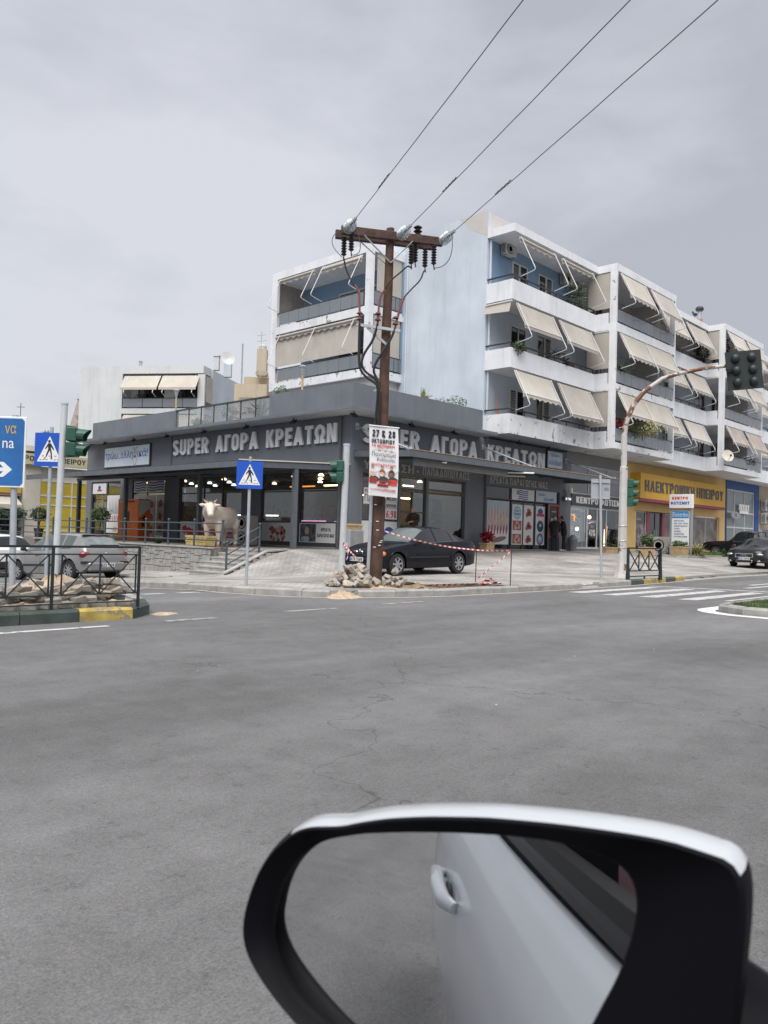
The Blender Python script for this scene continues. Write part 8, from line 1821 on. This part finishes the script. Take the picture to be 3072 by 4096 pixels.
def person(label, loc, rz, jacket, trousers, hair, pose, extra=None, skin='skin', h=1.0, cap=None):
    t = thing('person', label, 'person', loc, rz)
    P_ = dict(lean=0., head=(0, 0), armL=((.02, .24, 1.16), (.10, .26, .92)), armR=((.02, -.24, 1.16), (.10, -.26, .92)), step=.06); P_.update(pose)
    ln = P_['lean']; sh = lambda x, y, z: (x + max(0, z - .95) * ln, y, z)
    b = MB()
    eloft(b, [(*sh(0, 0, .90), .12, .16), (*sh(0, 0, 1.1), .12, .155), (*sh(0, 0, 1.35), .125, .18), (*sh(0, 0, 1.44), .09, .15)], 'z')
    b.tube([sh(0, 0, 1.40), sh(.015, 0, 1.52)], [.07, .058], 10)
    hc = Vector(sh(.03 + P_['head'][0], P_['head'][1], 1.61)); b.sphere(hc, .105, 14, 10, (.92, .76, 1.15)); b.sphere(hc + Vector((.05, 0, -.055)), .065, 10, 8, (.9, .85, 1.))
    b.sphere(hc + Vector((.102, 0, -.015)), .02, 8, 6, (1, .7, 1.3))
    for s_ in (1, -1): b.sphere(hc + Vector((-.005, .08 * s_, -.01)), .026, 8, 6, (.6, .4, 1.1))
    arms = {}
    for s_, k in ((1, 'armL'), (-1, 'armR')):
        S_ = Vector(sh(0, .185 * s_, 1.40)); E_, H_ = [Vector(sh(*q)) for q in P_[k]]; arms[s_] = (S_, E_, H_)
        b.tube([S_, E_, H_], [.052, .042, .028], 10); d = (H_ - E_).normalized(); sd_ = d.cross(Vector((1, 0, 0)) if abs(d.x) < .8 else Vector((0, 1, 0))).normalized(); up_ = sd_.cross(d)
        b.tube([H_, H_ + d * .06, H_ + d * .095], [.028, .038, .034], 8)
        for q, (o_, l_) in enumerate(((-.027, .06), (-.009, .075), (.009, .07), (.027, .05))):
            p0 = H_ + d * .09 + sd_ * o_; b.tube([p0, p0 + d * l_ * .55, p0 + d * l_ * .9 + up_ * l_ * .35], [.009, .0085, .007], 6)
        p0 = H_ + d * .03 + up_ * .02; b.tube([p0, p0 + d * .035 + up_ * .03, p0 + d * .07 + up_ * .03], [.011, .010, .008], 6)
    st_ = P_['step']
    for s_ in (1, -1): b.tube([(0, .09 * s_, .92), (st_ * .3 * s_, .095 * s_, .48), (st_ * s_ - .01, .095 * s_, .07), (st_ * s_ + .09, .1 * s_, .04)], [.08, .055, .04, .03], 10)
    weld(b.build('body', K[skin], t, local=True), .0125, 2)
    j = MB(); eloft(j, [(*sh(0, 0, .80), .155, .19), (*sh(0, 0, .95), .15, .185), (*sh(0, 0, 1.15), .15, .185), (*sh(0, 0, 1.34), .145, .20), (*sh(0, 0, 1.45), .10, .16), (*sh(.01, 0, 1.50), .075, .08)], 'z')
    for s_, (S_, E_, H_) in arms.items(): j.sphere(S_ - Vector((0, .02 * s_, .02)), .085, 10, 6); j.tube([S_, E_, H_ - (H_ - E_) * .08], [.078, .066, .05], 10)
    weld(j.build('jacket', jacket, t, local=True), .016, 3)
    tr_ = MB(); eloft(tr_, [(0, 0, .74, .12, .17), (0, 0, .90, .13, .17)], 'z')
    for s_ in (1, -1): tr_.tube([(0, .09 * s_, .86), (st_ * .3 * s_, .095 * s_, .48), (st_ * s_ - .01, .095 * s_, .06)], [.10, .075, .062], 10)
    weld(tr_.build('trousers', trousers, t, local=True), .016, 3)
    for s_ in (1, -1): MB().sphere((st_ * s_ + .05, .1 * s_, .045), .05, 10, 6, (2.4, .95, .9)).build('shoe', P_.get('shoe', K['black']), t, smooth=True, local=True)
    if hair: MB().sphere(hc + Vector((-.022, 0, .022)), .108, 14, 8, (.92, .80, 1.08)).build('hair', hair, t, smooth=True, local=True)
    if cap: MB().lathe(hc + Vector((-.005, 0, .03)), [(.10, 0), (.105, .03), (.085, .085), (.01, .10)], 14).build('cap', cap, t, smooth=True, local=True)
    for s_ in (1, -1): MB().sphere(hc + Vector((.086, .033 * s_, .012)), .009, 6, 4).build('eye', K['black'], t, local=True)
    MB().sphere(hc + Vector((.092, 0, -.055)), .012, 6, 4, (.5, 2, .4)).build('mouth', K['meat'], t, local=True)
    return t
olive = M('dark_green_jacket', (.016, .022, .018), .9, var=.2, sc=12); blackj = M('black_jacket', (.012, .011, .011), .9, var=.2, sc=12); jean = M('dark_jeans', (.016, .02, .035), .9, var=.15, sc=12); blackt = M('black_trousers', (.011, .011, .012), .9, var=.1); brownj = M('brown_jacket', (.045, .026, .018), .85, var=.25, sc=10); grey_h = M('grey_hair', (.38, .37, .36), .8, var=.15, sc=30); dark_h = M('dark_hair', (.02, .018, .016), .7, var=.2)
person('man in a dark green jacket and jeans standing left at the cash machine', (13.45, -.62, .69), .55, olive, jean, grey_h, dict(lean=.08, head=(.03, 0), armR=((.04, -.25, 1.15), (.12, -.24, .90)), armL=((.10, .24, 1.18), (.33, .14, 1.16))), cap=dark_h)
person('man in a black padded jacket leaning to the right of the cash machine', (14.45, -.55, .69), 2.2, blackj, blackt, dark_h, dict(lean=.10, head=(.05, .02), armL=((.10, .25, 1.17), (.32, .12, 1.12)), armR=((.08, -.25, 1.15), (.30, -.10, 1.10)), shoe=K['print_white']))
pr_ = person('grey haired man in a brown jacket standing in the shop doorway', (3.05, -.55, .66), 3.5, brownj, blackt, grey_h, dict(lean=.16, head=(.05, 0), armL=((.12, .24, 1.16), (.36, .10, 1.14)), armR=((.12, -.24, 1.16), (.36, -.08, 1.12))))
tag(sub('paper', K['print_white'], None, lambda b: b.obox((13.92, -.42, 1.86), (1, 0, .2), (0, 1, 0), (-.2, 0, 1), .06, .02, .035)), 'small white slip of paper held between the two men at the cash machine', 'paper')
# ================================================================ the white car the picture is taken from (local: +x its front, +y its left side)
AL = radians(52.88)
CF = RT * sin(AL) + FW * cos(AL)
own = thing('white_car', 'white car in the foreground with its wing mirror in front of the camera', 'car', (CAM.x, CAM.y, 0), atan2(CF.y, CF.x))
own_paint = car_paint('pearl_white_paint', (.68, .70, .73), .0, .25)
cap_paint = car_paint('mirror_cap_paint', (.44, .46, .49), .0, .3)
prof = [(.063, .972), (.085, .935), (.118, .885), (.138, .80), (.145, .68), (.143, .52), (.125, .38), (.085, .28), (.02, .24)]
xs = [-2.55 + .1 * i for i in range(36)]
b = MB(); n = len(prof)
for x in xs:
    tp_ = .0 if x > -1.5 else -.10 * ((-1.5 - x) / 1.05) ** 2
    for k, (y, z) in enumerate(prof): b.v.append((x, y + tp_ * (1 if k else .7), z + (.03 * sst(-.4, -2.4, x) if k < 3 else 0)))
for i in range(len(xs) - 1):
    for k in range(n - 1): b.f.append((i*n+k, i*n+k+1, (i+1)*n+k+1, (i+1)*n+k))
bd_ = b.build('side_panel', own_paint, own, smooth=True, local=True); bd_.modifiers.new('panel_thickness', 'SOLIDIFY').thickness = .02
for x in (.62, -1.62):
    sb = MB()
    for k in range(n - 2): sb.quad((x - .004, prof[k][0] + .003, prof[k][1]), (x + .004, prof[k][0] + .003, prof[k][1]), (x + .004, prof[k + 1][0] + .003, prof[k + 1][1]), (x - .004, prof[k + 1][0] + .003, prof[k + 1][1]))
    sb.build('door_seam', K['under'], own, local=True)
for x in (-1.04,):
    hb_ = MB(); hb_.tube([(x - .18, .145, .775), (x - .14, .172, .782), (x, .178, .785), (x + .13, .172, .782), (x + .17, .145, .775)], [.014, .021, .022, .021, .014], 10); hb_.build('door_handle', own_paint, own, smooth=True, local=True)
    MB().sphere((x, .146, .762), .06, 12, 6, (1.2, .12, .55)).build('handle_recess', K['dark_grey'], own, smooth=True, local=True)
MB().add([(.75, .068, .972), (-1.75, .06, 1.0), (-1.75, .052, 1.03), (.75, .058, 1.0), (.75, .03, 1.0), (-1.75, .03, 1.03)], [(0, 1, 2, 3), (3, 2, 5, 4)]).build('belt_moulding', K['black'], own, local=True)
MB().bar((.75, .045, 1.005), (-1.75, .04, 1.035), .03, .03).build('window_seal', K['rim'] if 0 else K['trim_black'], own, local=True)
MB().box(.70, -1.7, -.03, .025, .40, .985).build('door_lining', K['dark_grey'], own, local=True)
MB().box(-.72, -.60, -.05, .03, 1.0, 1.46).build('door_pillar', K['black'], own, local=True)
MB().box(-1.7, -.73, .005, .012, 1.03, 1.45).build('rear_window', K['car_glass'], own, local=True)
MB().box(-1.7, -.15, -1.40, -.06, 1.47, 1.52).build('roof', own_paint, own, local=True); MB().box(-1.7, .7, -1.42, -1.38, .3, 1.47).build('added_far_panel', K['dark_grey'], own, local=True); MB().box(-1.7, -1.66, -1.38, .0, .3, 1.47).build('added_rear_panel', K['dark_grey'], own, local=True); MB().box(-1.65, .7, -1.38, -.04, .25, .30).build('cabin_floor', K['dark_grey'], own, local=True)  # roof, far side, rear panel and floor added to keep the cabin dark
seat = MB(); eloft(seat, [(-.20, -.26, .45, .10, .23), (-.23, -.26, .75, .10, .25), (-.28, -.26, 1.05, .09, .24), (-.31, -.26, 1.2, .075, .2), (-.33, -.26, 1.26, .04, .12)], 'z', 16); seat.build('seat_back', M('mauve_seat_fabric', (.26, .155, .155), .9, var=.2, sc=12), own, smooth=True, local=True)
MB().sphere((-.46, -.28, 1.34), .12, 12, 8, (.5, 1, .75)).build('head_rest', bpy.data.materials['mauve_seat_fabric'], own, smooth=True, local=True)
# wing mirror
GL = [(-74.0,20.9),(-52.7,27.7),(-29.0,32.7),(-6.4,36.6),(16.6,39.8),(38.3,41.6),(55.0,40.8),(65.8,39.0),(71.1,36.2),(74.2,29.8),(74.8,21.0),(72.6,9.1),(67.4,-7.4),(61.3,-20.4),(56.5,-31.9),(42.3,-47.6),(14.5,-61.4),(-15.6,-69.4),(-45.4,-68.6),(-65.2,-61.8),(-76.5,-57.2),(-86.4,-50.8),(-95.0,-40.8),(-100.3,-29.8),(-99.3,-20.2),(-97.2,-7.2),(-91.5,5.0),(-82.8,14.5)]
HO = [(-76.6,29.7),(-57.1,37.8),(-39.9,43.1),(-20.0,47.5),(8.3,52.1),(37.8,54.7),(65.2,56.0),(90.8,56.1),(102.9,55.9),(110.1,52.3),(112.5,46.6),(113.6,39.5),(113.0,21.3),(111.6,3.0),(110.7,-11.8),(109.3,-27.2),(99.3,-43.3),(62.8,-59.9),(15.4,-76.8),(-30.7,-85.1),(-62.2,-76.5),(-81.3,-66.4),(-95.4,-57.8),(-105.9,-49.8),(-117.0,-38.5),(-118.6,-32.6),(-116.6,-22.6),(-112.9,-9.0),(-107.2,5.0),(-96.5,16.6),(-83.8,26.1)]
MC = Vector((.25, .262, 1.10)); MN = Vector((-.891, -.444, .08)).normalized(); E1 = ZU.cross(MN).normalized()
if E1.y > 0: E1 = -E1
E2 = MN.cross(E1).normalized()
if E2.z < 0: E2 = -E2
NA = 168
def polar(pts, cx=-8., cy=-14., sm=8):
    r = []
    for k in range(NA):
        a = 2 * pi * k / NA; dx, dy = cos(a), sin(a); best = 0
        for (x0, y0), (x1, y1) in zip(pts, pts[1:] + pts[:1]):
            x0 -= cx; y0 -= cy; x1 -= cx; y1 -= cy; den = dx * (y1 - y0) - dy * (x1 - x0)
            if abs(den) < 1e-9: continue
            t_ = (x0 * (y1 - y0) - y0 * (x1 - x0)) / den; u_ = (x0 * dy - y0 * dx) / den
            if t_ > 0 and -1e-6 <= u_ <= 1 + 1e-6: best = max(best, t_)
        r.append(best)
    for _ in range(sm): r = [(r[k - 1] + 2 * r[k] + r[(k + 1) % NA]) / 4 for k in range(NA)]
    return [(cx + r[k] * cos(2 * pi * k / NA), cy + r[k] * sin(2 * pi * k / NA)) for k in range(NA)]
gp, hp = polar(GL, sm=4), polar(HO)
rp_ = [(x, y - 6.5 * sst(5, 30, y) * sst(-95, -60, x) * sst(118, 95, x)) for x, y in hp]
def RC(p, d): return (p[0] - 1000 * d * (.42 - .0025 * p[0]), p[1] - 1000 * d * (.43 - .0018 * p[1]))       # recess walls slope with the depth of the glass
def MP(p, d, s_=1., dy=0.): return MC + E1 * ((p[0] + 3) * s_ - 3) * .001 + E2 * ((p[1] + 12) * s_ - 12 + dy) * .001 - MN * d
def strip(b, rings):
    B0 = len(b.v)
    for r in rings: b.v += [tuple(p) for p in r]
    for i in range(len(rings) - 1):
        for k in range(NA): k2 = (k + 1) % NA; b.f.append((B0+i*NA+k, B0+i*NA+k2, B0+(i+1)*NA+k2, B0+(i+1)*NA+k))
SR = 1.55
def sph(p):                                   # convex mirror glass
    r2 = (p[0] ** 2 + p[1] ** 2) * 1e-6; return SR - sqrt(SR * SR - r2)
glm = bpy.data.materials.new('mirror_glass'); glm.use_nodes = True; q_ = glm.node_tree.nodes['Principled BSDF']; q_.inputs['Base Color'].default_value = (.72, .73, .74, 1); q_.inputs['Metallic'].default_value = 1; q_.inputs['Roughness'].default_value = .015
wm = MB(); strip(wm, [[MP(p, -.001) for p in rp_], [MP(p, -.0035, .985) for p in rp_], [MP((gp[k][0] * .5 + rp_[k][0] * .5, gp[k][1] * .5 + rp_[k][1] * .5), .002) for k in range(NA)], [MP(RC(p, .007), .007) for p in gp], [MP(RC(p, .012), .012, .985) for p in gp]])
K['mirror_black'] = M('mirror_black_plastic', (.004, .004, .006), .55, var=.1, spec=.10)
mirror = wm.build('wing_mirror', K['mirror_black'], own, smooth=True, local=True, ang=60)
gm = MB(); ns = 14; gm.v.append(tuple(MC - MN * .008))
for i in range(1, ns + 1):
    for k in range(NA): q_ = RC(gp[k], .008); p = (q_[0] * i / ns * 1.03, q_[1] * i / ns * 1.03); gm.v.append(tuple(MP(p, .008 + sph(p))))
for k in range(NA): gm.f.append((0, 1 + k, 1 + (k + 1) % NA))
for i in range(ns - 1):
    for k in range(NA): k2 = (k + 1) % NA; gm.f.append((1+i*NA+k, 1+(i+1)*NA+k, 1+(i+1)*NA+k2, 1+i*NA+k2))
g_ = gm.build('mirror_glass', glm, mirror, smooth=True, local=True); 
rings = [[MP(p, -.001) for p in rp_], [MP(p, .004, 1.013, .9) for p in rp_], [MP(p, .014, 1.018, 2.0) for p in rp_], [MP(p, .030, 1.0, -2.5) for p in rp_], [MP(p, .05, .95, -9) for p in rp_], [MP(p, .068, .84, -18) for p in rp_], [MP(p, .088, .62, -22) for p in rp_], [MP(p, .098, .3, -22) for p in rp_], [MP(p, .1, .02, -22) for p in rp_]]
wc, bc_ = MB(), MB()
for i in range(len(rings) - 1):
    for k in range(NA):
        k2 = (k + 1) % NA; x, y = rp_[k]
        (wc if y > 20 and not (x > 108 and y < 40) else bc_).quad(rings[i][k], rings[i][k2], rings[i + 1][k2], rings[i + 1][k])
wc.build('mirror_cap', cap_paint, mirror, smooth=True, local=True, ang=60); bc_.build('mirror_shell', K['mirror_black'], mirror, smooth=True, local=True, ang=60)
MB().tube([MP((95, -30), .03), Vector((.36, .12, 1.02)), Vector((.42, .07, 1.0))], [.035, .04, .045], 10).build('mirror_foot', K['mirror_black'], mirror, smooth=True, local=True)
